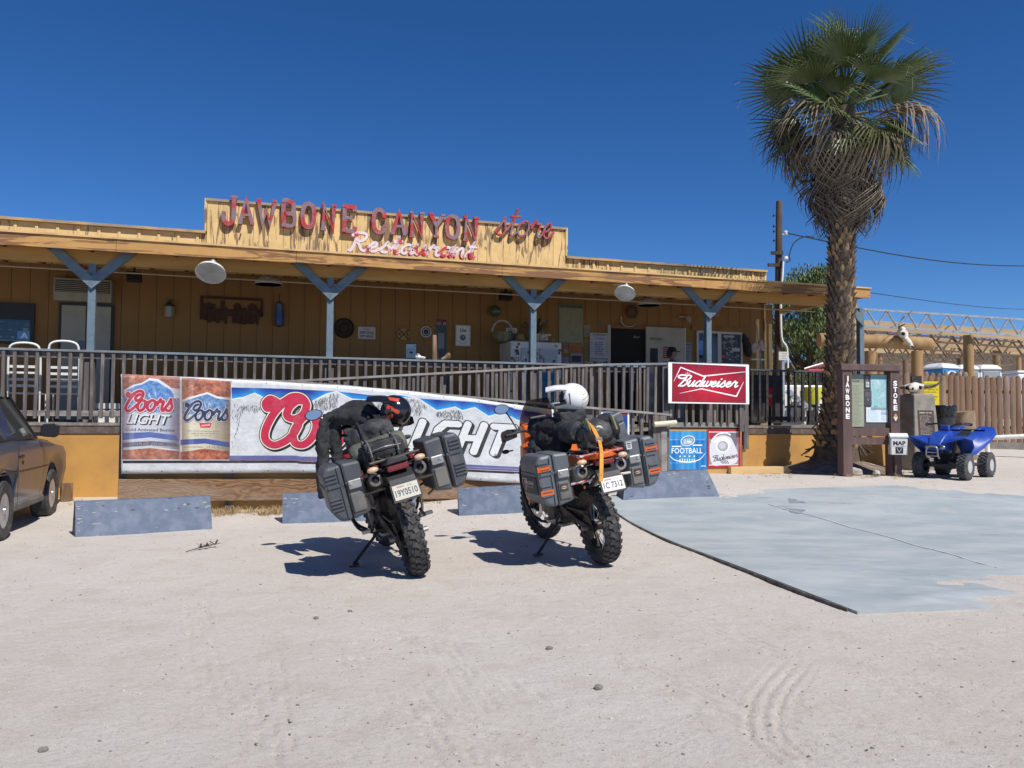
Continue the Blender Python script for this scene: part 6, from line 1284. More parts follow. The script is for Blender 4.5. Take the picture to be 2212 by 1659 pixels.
    MB().loft([[(-w_, y, z0), (w_, y, z0), (w_, y, z1 - .03), (w_ * .5, y, z1), (-w_ * .5, y, z1), (-w_, y, z1 - .03)] for y, w_, z0, z1 in ((.64, .10, .8, .95), (.85, .16, .8, 1.07), (1.08, .15, .85, 1.1), (1.2, .1, .9, 1.07))]).build('tank', m_dusty, r, smooth=50)
    MB().loft([[(-w_, y, z0), (w_, y, z0), (w_ * .9, y, z1), (-w_ * .9, y, z1)] for y, w_, z0, z1 in ((1.18, .19, .95, 1.22), (1.34, .18, .96, 1.24), (1.50, .10, 1.0, 1.14))]).build('nose_fairing', m_pan if style == 'grey' else m_dusty, r, smooth=40, bevel=.015)
    MB().lathe([(.07, 0), (.07, .02)], 18, (0, 1.47, 1.08), (0, 1, .1)).build('headlight', m_glass, r)
    m_ws = M('smoked_screen', (.02, .022, .025), None, .12, alpha=.72, spec=.6)
    rings = []
    for k in range(7):
        t = k / 6; hw = .19 * (1 - .35 * t ** 2.2); z = 1.22 + (.25 if style == 'grey' else .10) * t; y = 1.36 - .17 * t
        rings.append([(hw * math.sin(a), y + .09 * (math.cos(a) - 1) + dy, z) for dy, aa in ((0, np.linspace(-1.2, 1.2, 9)), (-.004, np.linspace(1.2, -1.2, 9))) for a in aa])
    MB().loft(rings).build('windscreen', m_ws if style == 'grey' else M('black_screen', (.015, .015, .016), None, .25), r, smooth=50)
    MB().box(-.09, .09, 1.18, 1.23, 1.2, 1.3).build('instruments', m_black, r, bevel=.012)
    mb = MB(); rg = []
    for k in range(9): a = rad(25 + 110 * k / 8); rg.append([(x, 1.56 - .385 * math.cos(a) + 0, .345 + .385 * math.sin(a) - abs(x) * .25) for x in (-.065, 0, .065)] + [(x, 1.56 - .378 * math.cos(a), .345 + .378 * math.sin(a) - abs(x) * .25) for x in (.065, 0, -.065)])
    MB().loft(rg).build('front_fender', m_dusty, r, smooth=40)
    MB().loft([[(-w_, y, z), (w_, y, z), (w_, y - .01, z + .03), (-w_, y - .01, z + .03)] for y, z, w_ in ((.3, .72, .09), (.05, .80, .11), (-.25, .86, .11), (-.40, .80, .10), (-.47, .66, .095))]).build('rear_fender', m_dusty, r, smooth=40)
    MB().box(-.085, .085, -.385, -.30, .885, .94).build('tail_light', m_redlens, r, bevel=.015)
    MB().loft([[(-w_, y, z), (w_, y, z), (w_ * .8, y, z + .05), (-w_ * .8, y, z + .05)] for y, z, w_ in ((-.05, .9, .14), (-.3, .94, .11), (-.40, .945, .08))]).build('tail_panel', m_pan if style == 'grey' else m_dusty, r, smooth=40, bevel=.01)
    for x in (-.12, 0, .12): MB().tube([(x, .12, 1.0), (x, -.34, 1.015)], .009, 6).build('rack_bar', m_dkmetal, r)
    MB().tube([(-.2, -.1, .985), (-.19, -.33, .985), (.19, -.33, .985), (.2, -.1, .985)], .011, 7).build('rack_hoop', m_dkmetal if style != 'grey' else M('striped_bar', (.6, .55, .52), (.4, .06, .04), .5, sc=16, lo=.5, hi=.52), r)
    for s in S: MB().tube([(s * .27, -.23, .76), (s * .12, -.30, .775)], .011, 7).build('cross_bar', MATS['striped_bar'] if style == 'grey' else m_dkmetal, r)
    c = Cv(180, 104, 2.5, 'b9b6aa' if style != 'grey' else 'd6d3cc'); c.rect(4, 4, 176, 100, 'c2beb0' if style != 'grey' else 'dedbd4'); cc = '3e4650'; c.text(plate, 12, 24, 46, cc, 0, .02, 156); c.text('CAL', 104, 80, 14, '5a5a60' if style != 'grey' else 'a03a3a', .1, 0, 36); c.rect(30, 82, 84, 94, '9a7a70', .7)
    pl = E('number_plate', r, (0, -.475, .735), (rad(-18), 0, 0)); mb = MB(); board(mb, -.098, .098, -.057, .057, 0, .004); mb.build('plate', [c.material('plate_' + plate, .5, .12), m_alu], pl); MB().box(-.11, .11, .006, .014, -.07, .066).build('plate_frame', m_dusty, pl)
    tl = math.tan(lean); MB().tube([(-.16, .60, .32), (-.44, .50, .44 * tl + .012)], .014, 8).box(-.48, -.40, .46, .54, .44 * tl + .0, .44 * tl + .014).build('kickstand', m_dkmetal, r)
    MB().box(-.15, .15, .58, 1.08, .265, .30).build('skid_plate', m_alu, r, bevel=.012)
    MB().loft([[(-.045, y, z - .05), (.045, y, z - .05), (.045, y, z + .05), (-.045, y, z + .05)] for y, z in ((.30, .46), (.42, .68))]).build('shock', m_dkmetal, r)
    return r
gA = G(905, 1243); gB = G(1306, 1219)
YA, LA, YB, LB = rad(17.5), rad(15.5), rad(16.5), rad(10)
pA = Vector((gA.x, gA.y, gA.z + .018)); pB = Vector((gB.x, gB.y, gB.z + .018))
bkA = bike('adventure_motorcycle', 'dusty black motorcycle with black hard cases leaning left before the beer banner', pA, YA, LA, m_red, 'black', '19Y0510', 1)
bkB = bike('adventure_motorcycle', 'orange touring motorcycle with grey hard cases with orange stripes beside the concrete slab', pB, YB, LB, m_orange, 'grey', '1C 7312', 2)
MA = Matrix.Translation(pA) @ Euler((0, -LA, YA)).to_matrix().to_4x4() @ Matrix.Scale(BS, 4); MBm = Matrix.Translation(pB) @ Euler((0, -LB, YB)).to_matrix().to_4x4() @ Matrix.Scale(BS, 4)
kA = lambda X, Y: (633.6 + .2777 * X, 806.5 + .2777 * Y); kB = lambda X, Y: (1025.3 + .2605 * X, 806.5 + .2605 * Y)
def onb(MM, px, py, yl):                       # point where the sight line meets the plane y = yl of a bike's own frame
    inv = MM.inverted(); o = inv @ Vector((0, 0, CAM_H)); d = inv.to_3x3() @ ray(px, py); t = (yl - o.y) / d.y; return o + d * t
def lug(name, label, cat, MM, pt, extra=(0, 0, 0)):
    w_ = MM @ pt; rt = MM.to_euler(); q = T(name, label, cat, w_, (rt.x + extra[0], rt.y + extra[1], rt.z + extra[2])); q.scale = (BS, BS, BS); return q
pa = lambda X, Y, yl: onb(MA, *kA(X, Y), yl); pb_ = lambda X, Y, yl: onb(MBm, *kB(X, Y), yl)
# --- left motorcycle's load
c0 = pa(700, 635, -.10); r = lug('tail_bag', 'black wrinkled tail bag strapped low on the rack of the left motorcycle', 'bag', MA, c0)
o = MB().box(-.165, .165, -.10, .18, -.12, .09).ell((0, -.05, .03), (.16, .12, .10)).build('bag', m_fabric, r); soft(o, .014, .035, .09)
soft(MB().box(-.14, .15, -.12, .1, .05, .12).build('flap', m_fabric2, r), .012, .025, .06); MB().box(-.012, .03, -.175, -.14, -.06, .0).build('buckle', m_black, r); MB().tube([(-.12, -.14, .02), (.0, -.17, -.03), (.13, -.145, .02)], .008, 6).build('strap', m_fabric2, r)
for x in (-.11, .10): MB().tube(cr([(x, -.12, -.11), (x, -.185, -.02), (x, -.15, .09), (x, -.02, .145), (x, .12, .11)], 5), .0075, 5).build('strap', m_strapg, r); MB().box(x - .014, x + .014, -.192, -.178, -.01, .022).build('buckle', m_black, r)
MB().tube(cr([(-.13, -.155, .06), (0, -.19, .075), (.13, -.155, .06)], 5), .004, 5).build('zip', m_alu, r)
c0 = pa(610, 490, .22); r = lug('duffel_bag', 'black and grey duffel bag lying across the seat of the left motorcycle', 'bag', MA, c0)
o = MB().tube([(-.20, 0, -.04), (-.1, 0, -.01), (.05, 0, .01), (.17, 0, .0)], [.08, .115, .125, .10], 14).ell((.03, -.04, .06), (.13, .1, .07)).build('bag', m_fabric2, r); soft(o, .014, .045, .08)
for x in (-.09, .07): MB().tube([(x + .0, .135 * math.cos(t), .135 * math.sin(t)) for t in np.linspace(-.6, 3.8, 14)], .009, 5).build('strap', m_fabric, r)
e0 = pa(470, 668, .10); e1_ = pa(852, 532, .10); r = lug('olive_roll', 'olive dry bag roll lying across the left motorcycle under the black bags', 'bag', MA, (e0 + e1_) / 2); L = (e1_ - e0) / 2
soft(MB().tube([-L * 1.08, -L * .9, L * .9, L * 1.08], [.085, .108, .108, .085], 18).build('roll', m_olive, r), .013, .02, .1)
for f in (-.55, .55): q_ = e0.lerp(e1_, .5 + f / 2) - (e0 + e1_) / 2; MB().tube([q_ + Vector((0, .116 * math.cos(t), .116 * math.sin(t))) for t in np.linspace(0, 6.28, 18)], .007, 5).build('strap', m_strapg, r)
r = lug('draped_jacket', 'black riding jacket draped over the handlebars of the left motorcycle with a sleeve hanging', 'jacket', MA, Vector((0, .98, 1.15))); oj = Vector((0, .98, 1.15)); J = lambda X, Y, yl: pa(X, Y, yl) - oj
mb = MB().tube([J(240, 350, .95), J(340, 320, .95), J(470, 275, .9), J(560, 275, .85), J(650, 345, .8), J(720, 390, .8)], [.04, .06, .085, .095, .075, .045], 14, sq=.9)
mb.tube([J(330, 350, .9), J(480, 340, .8), J(620, 380, .72)], [.06, .08, .06], 12)
mb.tube([J(240, 370, .95), J(225, 480, .92), J(228, 640, .9), J(222, 800, .88), J(228, 970, .86)], [.045, .052, .056, .046, .03], 12)
mb.tube([J(330, 380, .95), J(325, 520, .92), J(345, 660, .9), J(350, 760, .9)], [.05, .058, .05, .025], 12)
soft(mb.build('jacket', m_fabric, r), .015, .05, .10)
hp = pa(775, 290, .62); helmet('riding_helmet', 'black helmet with orange flashes resting on the load of the left motorcycle', MA @ hp, (rad(8), rad(-6), rad(88)), M('gloss_black', (.012, .012, .014), None, .15, coat=.5), M('helmet_orange', (.55, .07, .03), None, .3), 'black')
# --- right motorcycle's load
c0 = pb_(650, 520, .50); r = lug('black_bundle', 'bulky black clothing bundle over the tank of the orange motorcycle', 'bag', MBm, c0)
J = lambda X, Y, yl: pb_(X, Y, yl) - c0
mb = MB().tube([J(470, 440, .8), J(560, 470, .7), J(680, 480, .5), J(800, 480, .3)], [.07, .12, .125, .10], 14).tube([J(520, 520, .7), J(640, 570, .5), J(760, 590, .35)], [.09, .11, .08], 12).tube([J(500, 560, .7), J(500, 650, .6), J(540, 680, .5)], [.06, .08, .06], 10)
soft(mb.build('bundle', m_fabric, r), .015, .055, .09); MB().box(-.02, .01, -.13, -.115, .03, .06).build('buckle', m_alu, r)
c0 = pb_(815, 490, .16); r = lug('black_roll', 'round black rolled bag end in the middle of the orange motorcycle load', 'bag', MBm, c0); soft(MB().lathe([(.085, -.16), (.10, -.12), (.10, .12), (.085, .16)], 20, ax=(0, 1, 0)).build('roll', m_fabric2, r), .012, .025, .07)
c0 = pb_(995, 490, -.02); r = lug('grey_dry_bag', 'dark grey glossy dry bag on the rack under the orange strap', 'bag', MBm, c0); soft(MB().ell((0, 0, 0), (.17, .17, .125)).box(-.14, .14, -.1, .1, -.12, .05).build('bag', M('gloss_grey_bag', (.045, .05, .048), (.085, .09, .08), .35, sc=6, bs=.2), r), .012, .04, .09)
for x in (-.10, .135): MB().tube([(x, .15 * math.cos(t), -.01 + .14 * math.sin(t)) for t in np.linspace(-2.9, .1, 12)] if False else [(x, -.18 + .02 * k, .135 * math.cos((k - 4) * .38) - .0) for k in range(0, 9)], .008, 5).build('strap', M('yellow_strap', (.25, .23, .08), None, .7), r)
c0 = pb_(1090, 455, .06); r = lug('black_roll', 'black sleeping roll at the right side of the orange motorcycle load', 'bag', MBm, c0); soft(MB().lathe([(.10, -.18), (.125, -.13), (.125, .13), (.10, .18)], 20, ax=(.5, 1, 0)).build('roll', m_fabric, r), .013, .03, .08)
S1 = [pb_(X, Y, yl) for X, Y, yl in ((955, 402, -.08), (990, 470, -.22), (1030, 550, -.26), (1050, 640, -.40), (1052, 760, -.50), (1048, 895, -.53))]; r = lug('orange_strap', 'bright orange tie down strap hanging over the tail of the orange motorcycle', 'strap', MBm, S1[0]); mb = MB(); P = [Vector(p) - S1[0] for p in cr([tuple(p) for p in S1], 5)]
for a, b_ in zip(P[:-1], P[1:]): mb.bar(a, b_ + (b_ - a) * .05, .032, .004, up=(0, -1, .2))
mb.build('strap', M('orange_web', (.72, .30, .03), (.55, .2, .02), .7, sc=30), r); MB().box(-.028, .028, -.01, .012, -.02, .02).build('buckle', m_alu, r, loc=P[10])
c0 = pb_(1185, 440, .02); r = lug('grey_canister', 'grey plastic tool canister strapped above the right hard case of the orange motorcycle', 'canister', MBm, c0, (0, rad(-14), 0))
MB().loft([[(-.05, -.05, z), (.05, -.05, z), (.05, .05, z), (-.05, .05, z)] if w_ is None else [(-w_, -w_, z), (w_, -w_, z), (w_, w_, z), (-w_, w_, z)] for z, w_ in ((-.16, .048), (.03, .058))]).build('body', m_case2, r, bevel=.016); MB().box(-.062, .062, -.062, .062, .032, .125).build('cap', m_case2, r, bevel=.018)
c0 = pb_(1275, 600, -.245); r = lug('case_sticker', 'square white sticker on the right grey hard case', 'sticker', MBm, c0); c = Cv(50, 60, 3, 'c9c9c4'); c.ell(25, 24, 17, 14, '55585e'); c.text('66', 14, 18, 12, 'd6d6d2', 0, .02, 22); c.rect(6, 42, 44, 54, '44464c'); mb = MB(); board(mb, -.025, .025, -.03, .03, -.012, .003); mb.build('sticker', [c.material('sq_sticker', .5, .05), m_case2], r)
hp = pb_(800, 205, .42); helmet('riding_helmet', 'white helmet with a pointed peak resting on the load of the orange motorcycle', MBm @ hp, (rad(2), rad(0), rad(80)), M('gloss_white', (.80, .80, .80), (.72, .72, .70), .25, sc=8, coat=.3), M('helmet_mark', (.45, .32, .12), None, .4), 'white')
c0 = pb_(790, 350, .42); r = lug('gear_pouch', 'black gear pouch under the white helmet', 'bag', MBm, c0); soft(MB().box(-.13, .12, -.10, .12, -.07, .045).build('pouch', m_fabric2, r), .013, .03, .07)
# ------------------------------------------------------------------ parking stops
m_stop = M('blue_stop_paint', (.072, .105, .165), (.125, .16, .22), .6, sc=8, lo=.36, hi=.7, bs=.2, bsc=40, bd=.004)
nn = m_stop.node_tree.nodes; ll = m_stop.node_tree.links; bb = nn['Principled BSDF']; old = bb.inputs['Base Color'].links[0].from_socket
ll.new(mix(nn, ll, ramp(nn, ll, noise(nn, ll, 30, 3, .7, None, (.25, 1, 1.5)), .66, .72), old, (.26, .30, .34)), bb.inputs['Base Color'])
m_stopend = M('stop_end', (.045, .055, .08), (.09, .1, .12), .7, sc=6)
def stop(label, b0_, b1_, h, dp=.42, tp=.10, inset=0.0):
    p = G(*b0_); q = G(*b1_); d = q - p; L = d.length; yaw = math.atan2(d.y, d.x)
    r = T('parking_stop', label, 'parking stop', p, (0, -math.asin(d.z / L), yaw), 'blue parking stops in front of the store')
    bk = dp / 2
    prof = [(0, -.02), (bk - tp / 2, h), (bk + tp / 2, h), (dp, -.02)]
    mb = MB(); ring = lambda x, f: [(x, (y if f else y), z) for y, z in prof]
    A_ = [(0 + (inset if z > 0 else 0), y, z) for y, z in prof]; B_ = [(L - (inset if z > 0 else 0), y, z) for y, z in prof]
    mb.loft([A_, B_], False).mat(1).add(A_ + B_, [(3, 2, 1, 0), (4, 5, 6, 7)]); mb.build('block', [m_stop, m_stopend], r, bevel=.008); rc = random.Random(int(b0_[0])); cb = MB(); sl = Vector((0, bk - tp / 2, h + .02)).normalized(); nrm = Vector((0, -sl.z, sl.y))
    for k in range(26):
        x = rc.uniform(.02, .98) * L if k % 3 else rc.choice([rc.uniform(.0, .05), rc.uniform(.95, 1)]) * L; x = min(max(x, inset + .03), L - inset - .03); t_ = 1 - rc.random() ** 2.5 * .35 if k % 3 else rc.uniform(.1, 1); o_ = Vector((x, 0, -.02)) + sl * (h + .02) / sl.z * min(t_, .985) + nrm * .0025; n_ = 6; s_ = rc.uniform(.008, .03); cb.k = 0 if rc.random() < .6 else 1
        cb.add([o_ + Vector((1, 0, 0)) * s_ * rc.uniform(.6, 1.8) * math.cos(q) + sl * s_ * .5 * rc.uniform(.5, 1.1) * math.sin(q) * (1 if t_ < .93 else .3) for q in np.linspace(0, 6.28, n_, False)], [tuple(range(n_))])
    cb.build('paint_chips', [M('chip_pale', (.32, .33, .33), None, .9), M('chip_dark', (.07, .08, .10), None, .9)], r)['kind'] = 'stuff'
    for s in (0, 1):
        x = (-.003 if s == 0 else L + .003); MB().lathe([(.02, -.004), (.02, .004)], 10, (x + (.5 * inset if s == 0 else -.5 * inset), bk, h * .5), (1, 0, 0)).build('bolt_hole', m_dark, r)
    return r
stop('blue parking stop nearest the pickup below the can pictures', (163, 1162), (459, 1143), .40)
stop('blue parking stop behind the black motorcycle', (610, 1131), (900, 1119), .375)
stop('blue parking stop between the two motorcycles', (992, 1114), (1295, 1098), .36)
stop('blue parking stop right of the orange motorcycle below the football sign', (1345, 1086), (1557, 1074), .40, .46, .10, .12)

# ------------------------------------------------------------------ pickup-like two door truck at the left edge
pr = G(8, 1167); pf = G(112, 1109); dv = pf - pr; yaw = math.atan2(-dv.x, dv.y); WB = math.hypot(dv.x, dv.y)
V = T('parked_suv', 'dark blue two-door suv with brown dusty flank parked at the left edge facing the store', 'car', (pr.x, pr.y, pr.z), (0, 0, yaw))
m_car, n, l, b = newmat('dusty_brown_blue'); oc = n.new('ShaderNodeTexCoord').outputs['Object']
c1 = mix(n, l, ramp(n, l, noise(n, l, 3, 4, .6, oc), .35, .7), (.042, .056, .092), (.06, .068, .095)); l.new(c1, b.inputs['Base Color']); b.inputs['Roughness'].default_value = .38; b.inputs['Coat Weight'].default_value = .5; b.inputs['Coat Roughness'].default_value = .12
m_carblue = M('suv_blue', (.02, .035, .10), (.035, .05, .12), .3, sc=3, coat=.5); m_cblack = M('suv_black', (.012, .012, .013), None, .45); m_cglass = M('suv_glass', (.05, .055, .055), None, .03, spec=.9)
S_ = WB / 2.35; HW = 1.62 * S_                # width; x = 0 is the right flank
bl = 1.12; sill = .36
def side_section(y, zt, zb, bulge=.03, x=0): return [(x - .10, y, zb), (x - .03, y, zb + .02), (x + bulge, y, zb + .25), (x + bulge, y, zt - .22), (x - .015, y, zt - .02), (x - .06, y, zt)]
# lower body right flank pieces: rear quarter, door, front fender; then the far side as one shell
def flank(y0, y1, name, zt0, zt1, arch=None, zb=sill):
    n_ = 18; rings = []
    for k in range(n_ + 1):
        y = y0 + (y1 - y0) * k / n_; zt = zt0 + (zt1 - zt0) * k / n_; zl = zb
        if arch is not None:
            d_ = abs(y - arch)
            if d_ < .43: zl = max(zb, .33 + math.sqrt(.43 ** 2 - d_ ** 2))
        zl = min(zl, zt - .16)
        rings.append([(-.14, y, zl), (-.02, y, zl), (.03, y, zl * .55 + zt * .45), (.025, y, zt - .12), (-.012, y, zt - .02), (-.14, y, zt)])
    MB().loft(rings).build(name, m_car, V, smooth=35)
flank(-1.0, .38, 'rear_quarter', bl - .02, bl, 0.0); flank(.39, 1.63, 'door_skin', bl, bl - .02); flank(1.64, WB + .66, 'front_fender', bl - .03, bl - .14, WB)
MB().box(-HW + .02, -.142, -1.0, WB + .3, .42, bl - .06).build('body_core', m_cblack, V); MB().loft([[(-HW, y, .45), (-.10, y, .45), (-.10, y, z), (-HW * .5 - .05, y, z + .04), (-HW, y, z)] for y, z in ((1.55, bl - .0), (2.2, bl - .04), (WB + .5, bl - .12), (WB + .66, bl - .17))]).build('hood', m_carblue, V, smooth=40)
MB().box(-HW - .02, -HW + .1, -1.0, WB + .7, .42, bl - .1).build('far_flank', m_car, V, bevel=.03)
MB().box(-HW + .1, -.10, WB + .7, WB + .82, .4, .62).build('front_bumper', m_cblack, V, bevel=.03); MB().box(-HW + .1, -.10, -1.12, -.98, .4, .6).build('rear_bumper', m_cblack, V, bevel=.03)
MB().box(-.15, .0, .42, WB - .48, sill - .09, sill - .002).build('rocker', m_casedust, V, bevel=.02)
# cabin
top = 1.66; xo = -.06; xi_ = -.22
MB().loft([[(-HW + .06, y, bl - .02), (-.06, y, bl - .02), (-.22, y, z), (-HW + .22, y, z)] for y, z in ((-.95, bl + .02), (-.9, 1.58))], True)
MB().loft([[(-HW + .20, y, z - .05), (-.20, y, z - .05), (-.25, y, z), (-HW + .25, y, z)] for y, z in ((-.92, 1.62), (-.3, 1.67), (.6, 1.67), (.98, 1.60), (1.02, 1.57))]).build('roof', m_carblue, V, smooth=30, bevel=.02)
def pillar(name, y0, y1, y2, y3, m): MB().add([(-.05, y0, bl - .02), (-.05, y1, bl - .02), (-.21, y2, 1.63), (-.21, y3, 1.63), (-.10, y0, bl - .02), (-.10, y1, bl - .02), (-.26, y2, 1.63), (-.26, y3, 1.63)], [(0, 1, 2, 3), (7, 6, 5, 4), (0, 4, 5, 1), (1, 5, 6, 2), (2, 6, 7, 3), (3, 7, 4, 0)]).build(name, m, V, bevel=.008)
MB().box(-HW + .06, -.06, -1.02, -.985, .50, bl).build('tailgate', m_carblue, V, bevel=.02); MB().box(-HW * .5 - .2, -HW * .5 + .1, -1.035, -1.022, .62, .74).build('plate_recess', m_cblack, V)
for x in (-.17, -HW + .05): MB().box(x, x + .12, -1.04, -1.0, .72, .98).build('tail_lamp', m_redlens, V, bevel=.01)
pillar('rear_pillar', -.98, -.75, -.78, -.92, m_carblue); pillar('centre_pillar', .16, .50, .36, .08, m_carblue); pillar('windscreen_pillar', 1.55, 1.66, .99, .90, m_cblack)
MB().add([(-.062, -.75, bl), (-.062, .16, bl), (-.212, .08, 1.60), (-.212, -.78, 1.60)], [(0, 1, 2, 3)]).build('quarter_window', m_cglass, V)
MB().add([(-.062, .50, bl), (-.062, 1.55, bl), (-.212, .90, 1.60), (-.212, .36, 1.60)], [(0, 1, 2, 3)]).build('door_window', m_cglass, V)
MB().add([(-.10, 1.64, bl - .02), (-HW + .1, 1.64, bl - .02), (-HW + .26, .98, 1.61), (-.26, .98, 1.61)], [(0, 1, 2, 3)]).build('windscreen', m_cglass, V)
MB().add([(-HW + .06, -.75, bl), (-HW + .06, 1.55, bl), (-HW + .21, .9, 1.6), (-HW + .21, -.78, 1.6)], [(3, 2, 1, 0)]).build('far_window', m_cglass, V)
MB().add([(-HW + .1, -.97, bl), (-.1, -.97, bl), (-.24, -.9, 1.6), (-HW + .24, -.9, 1.6)], [(0, 1, 2, 3)]).build('rear_window', m_cglass, V)
mq = E('door_mirror', V, (.0, 1.42, bl + .02)); MB().loft([[(x, y, z) for y, z in ((-.05, zc - hh), (.05, zc - hh * .8), (.06, zc + hh * .8), (-.05, zc + hh))] for x, zc, hh in ((.03, .07, .05), (.06, .075, .085), (.2, .075, .095), (.235, .07, .07))]).build('mirror_shell', m_cblack, mq, bevel=.012); MB().box(-.06, .05, -.03, .03, -.0, .05).build('mirror_arm', m_cblack, mq)
MB().add([(.055, -.056, .0), (.215, -.056, -.005), (.215, -.056, .145), (.055, -.056, .145)], [(0, 1, 2, 3)]).build('mirror_glass', m_cblack, mq)
MB().box(.0305, .038, -.98, WB - .46, .74, .752).build('body_crease', m_cblack, V) if False else None
MB().box(.0315, .036, -.95, WB - .46, .735, .75).build('side_moulding', m_cblack, V); MB().box(-.05, .0, WB + .62, WB + .665, .70, .88).build('corner_lamp', m_amber, V, bevel=.008); MB().box(.031, .034, .384, .394, sill + .02, bl - .03).build('door_gap', m_cblack, V); MB().box(-.058, -.04, -.74, 1.55, bl - .015, bl + .006).build('belt_strip', m_cblack, V)
MB().lathe([(.022, .0), (.022, .008)], 12, (.027, .60, .84), (1, 0, 0)).build('door_lock', m_cblack, V); MB().box(.02, .045, .44, .6, .90, .935).build('door_handle', m_cblack, V, bevel=.006)
for (y, lbl) in ((0, 'r'), (WB, 'f')):
    for x in (-.10, -HW + .10):
        q = E('wheel', V, (x, y, .33)); sg = 1 if x > -.5 else -1
        MB().lathe([(.20, -.10), (.31, -.115), (.335, -.09), (.34, 0), (.335, .09), (.31, .115), (.20, .10)], 40, ax=(1, 0, 0), cap=False).build('tyre', m_tyre, q, smooth=30)
        MB().lathe([(.205, .095 * sg), (.195, .08 * sg), (.17, .03 * sg), (.12, .06 * sg), (.07, .085 * sg), (0, .085 * sg)], 32, ax=(1, 0, 0)).build('rim', M('rim_paint', (.46, .46, .47), (.36, .35, .34), .35, .3, sc=9), q, smooth=30)
        mb = MB()
        for k in range(9): a = 2 * math.pi * k / 9; mb.lathe([(.034, .0), (.034, .014)], 10, (.062 * sg, .145 * math.cos(a), .145 * math.sin(a)), (sg, 0, 0))
        mb.build('slots', m_dark, q); MB().lathe([(.05, .085 * sg), (.04, .115 * sg), (0, .12 * sg)], 16, ax=(1, 0, 0)).build('hub_cap', m_steel, q, smooth=30)
    MB().box(-.32, -.142, y - .42, y + .42, .40, .86).build('wheel_well', m_dark, V)
# little wooden stool by the wall near the truck
p = G(143, 1083); r = T('log_stump', 'small sawn log stump against the orange wall beside the suv', 'stump', (p.x, p.y, gd(p.x, p.y))); MB().lathe([(.09, -.03), (.085, .27), (.0, .275)], 12).build('stump', m_log, r, smooth=30)

# ------------------------------------------------------------------ palm tree
PX, PY = 6.33, 15.65; pz = float(gz(PX, PY)); lean_top = aty(1839, 470, PY); base_x = aty(1806, 1000, PY).x
PT = T('palm_tree', 'tall fan palm with green crown over a thick skirt of dead fronds', 'palm tree', (base_x, PY, pz))
crown_z = aty(1826, 232, PY).z - pz; cx_ = aty(1826, 232, PY).x - base_x
def tr(t): return Vector((cx_ * (t ** .8), 0.05 * math.sin(t * 2), crown_z * t))
m_trunk = M('palm_trunk', (.12, .088, .062), (.068, .052, .042), .95, sc=7, bs=.5, bsc=30)
rads = [.50, .36, .255, .235, .225, .22, .218, .216, .215, .215, .21]
MB().tube([tr(k / 10) - Vector((0, 0, .15 if k == 0 else 0)) for k in range(11)], rads, 20).build('trunk', m_trunk, PT, smooth=60)
mb = MB(); m_scale1 = M('leaf_base', (.165, .12, .08), (.09, .066, .05), .9, sc=9, world=True); m_scale2 = M('leaf_base_pale', (.42, .29, .14), (.22, .14, .08), .85, sc=9, world=True)
rs = random.Random(14); NR = 46
for j in range(NR):
    t = .075 + .66 * j / NR; c_ = tr(t); R_ = float(np.interp(t * 10, range(11), rads))
    for k in range(15):
        a = 2 * math.pi * (k + .5 * (j % 2)) / 15 + rs.uniform(-.06, .06); out = Vector((math.cos(a), math.sin(a), 0)); tg = Vector((-math.sin(a), math.cos(a), 0)); wd = R_ * .23 * rs.uniform(.8, 1.2); hh = .13 * rs.uniform(.8, 1.3); tip = rs.uniform(.03, .085)
        b0_ = c_ + out * (R_ - .015); mb.mat(1 if rs.random() < .22 else 0)
        vs = [b0_ - tg * wd - Vector((0, 0, hh * .5)), b0_ + tg * wd - Vector((0, 0, hh * .5)), b0_ + out * tip + tg * wd * .55 + Vector((0, 0, hh * .45)), b0_ + out * (tip + .02) + Vector((0, 0, hh * .62)), b0_ + out * tip - tg * wd * .55 + Vector((0, 0, hh * .45)), b0_ + Vector((0, 0, hh * .3)), b0_ + out * .02 - Vector((0, 0, hh * .3))]
        mb.add(vs, [(0, 6, 3, 4), (6, 1, 2, 3), (4, 3, 5), (3, 2, 5), (0, 4, 5), (1, 5, 2)])
o = mb.build('leaf_bases', [m_scale1, m_scale2], PT); o['kind'] = 'stuff'
m_frond = M('palm_green', (.09, .13, .042), (.14, .18, .07), .42, sc=3, lo=.4, hi=.7, spec=.55); m_frond2 = M('palm_olive', (.12, .12, .045), (.17, .14, .07), .5, sc=3, spec=.4)
m_dead = M('palm_dead', (.25, .195, .135), (.145, .11, .075), .8, sc=4); m_dead2 = M('palm_grey', (.155, .122, .094), (.09, .072, .056), .9, sc=4)
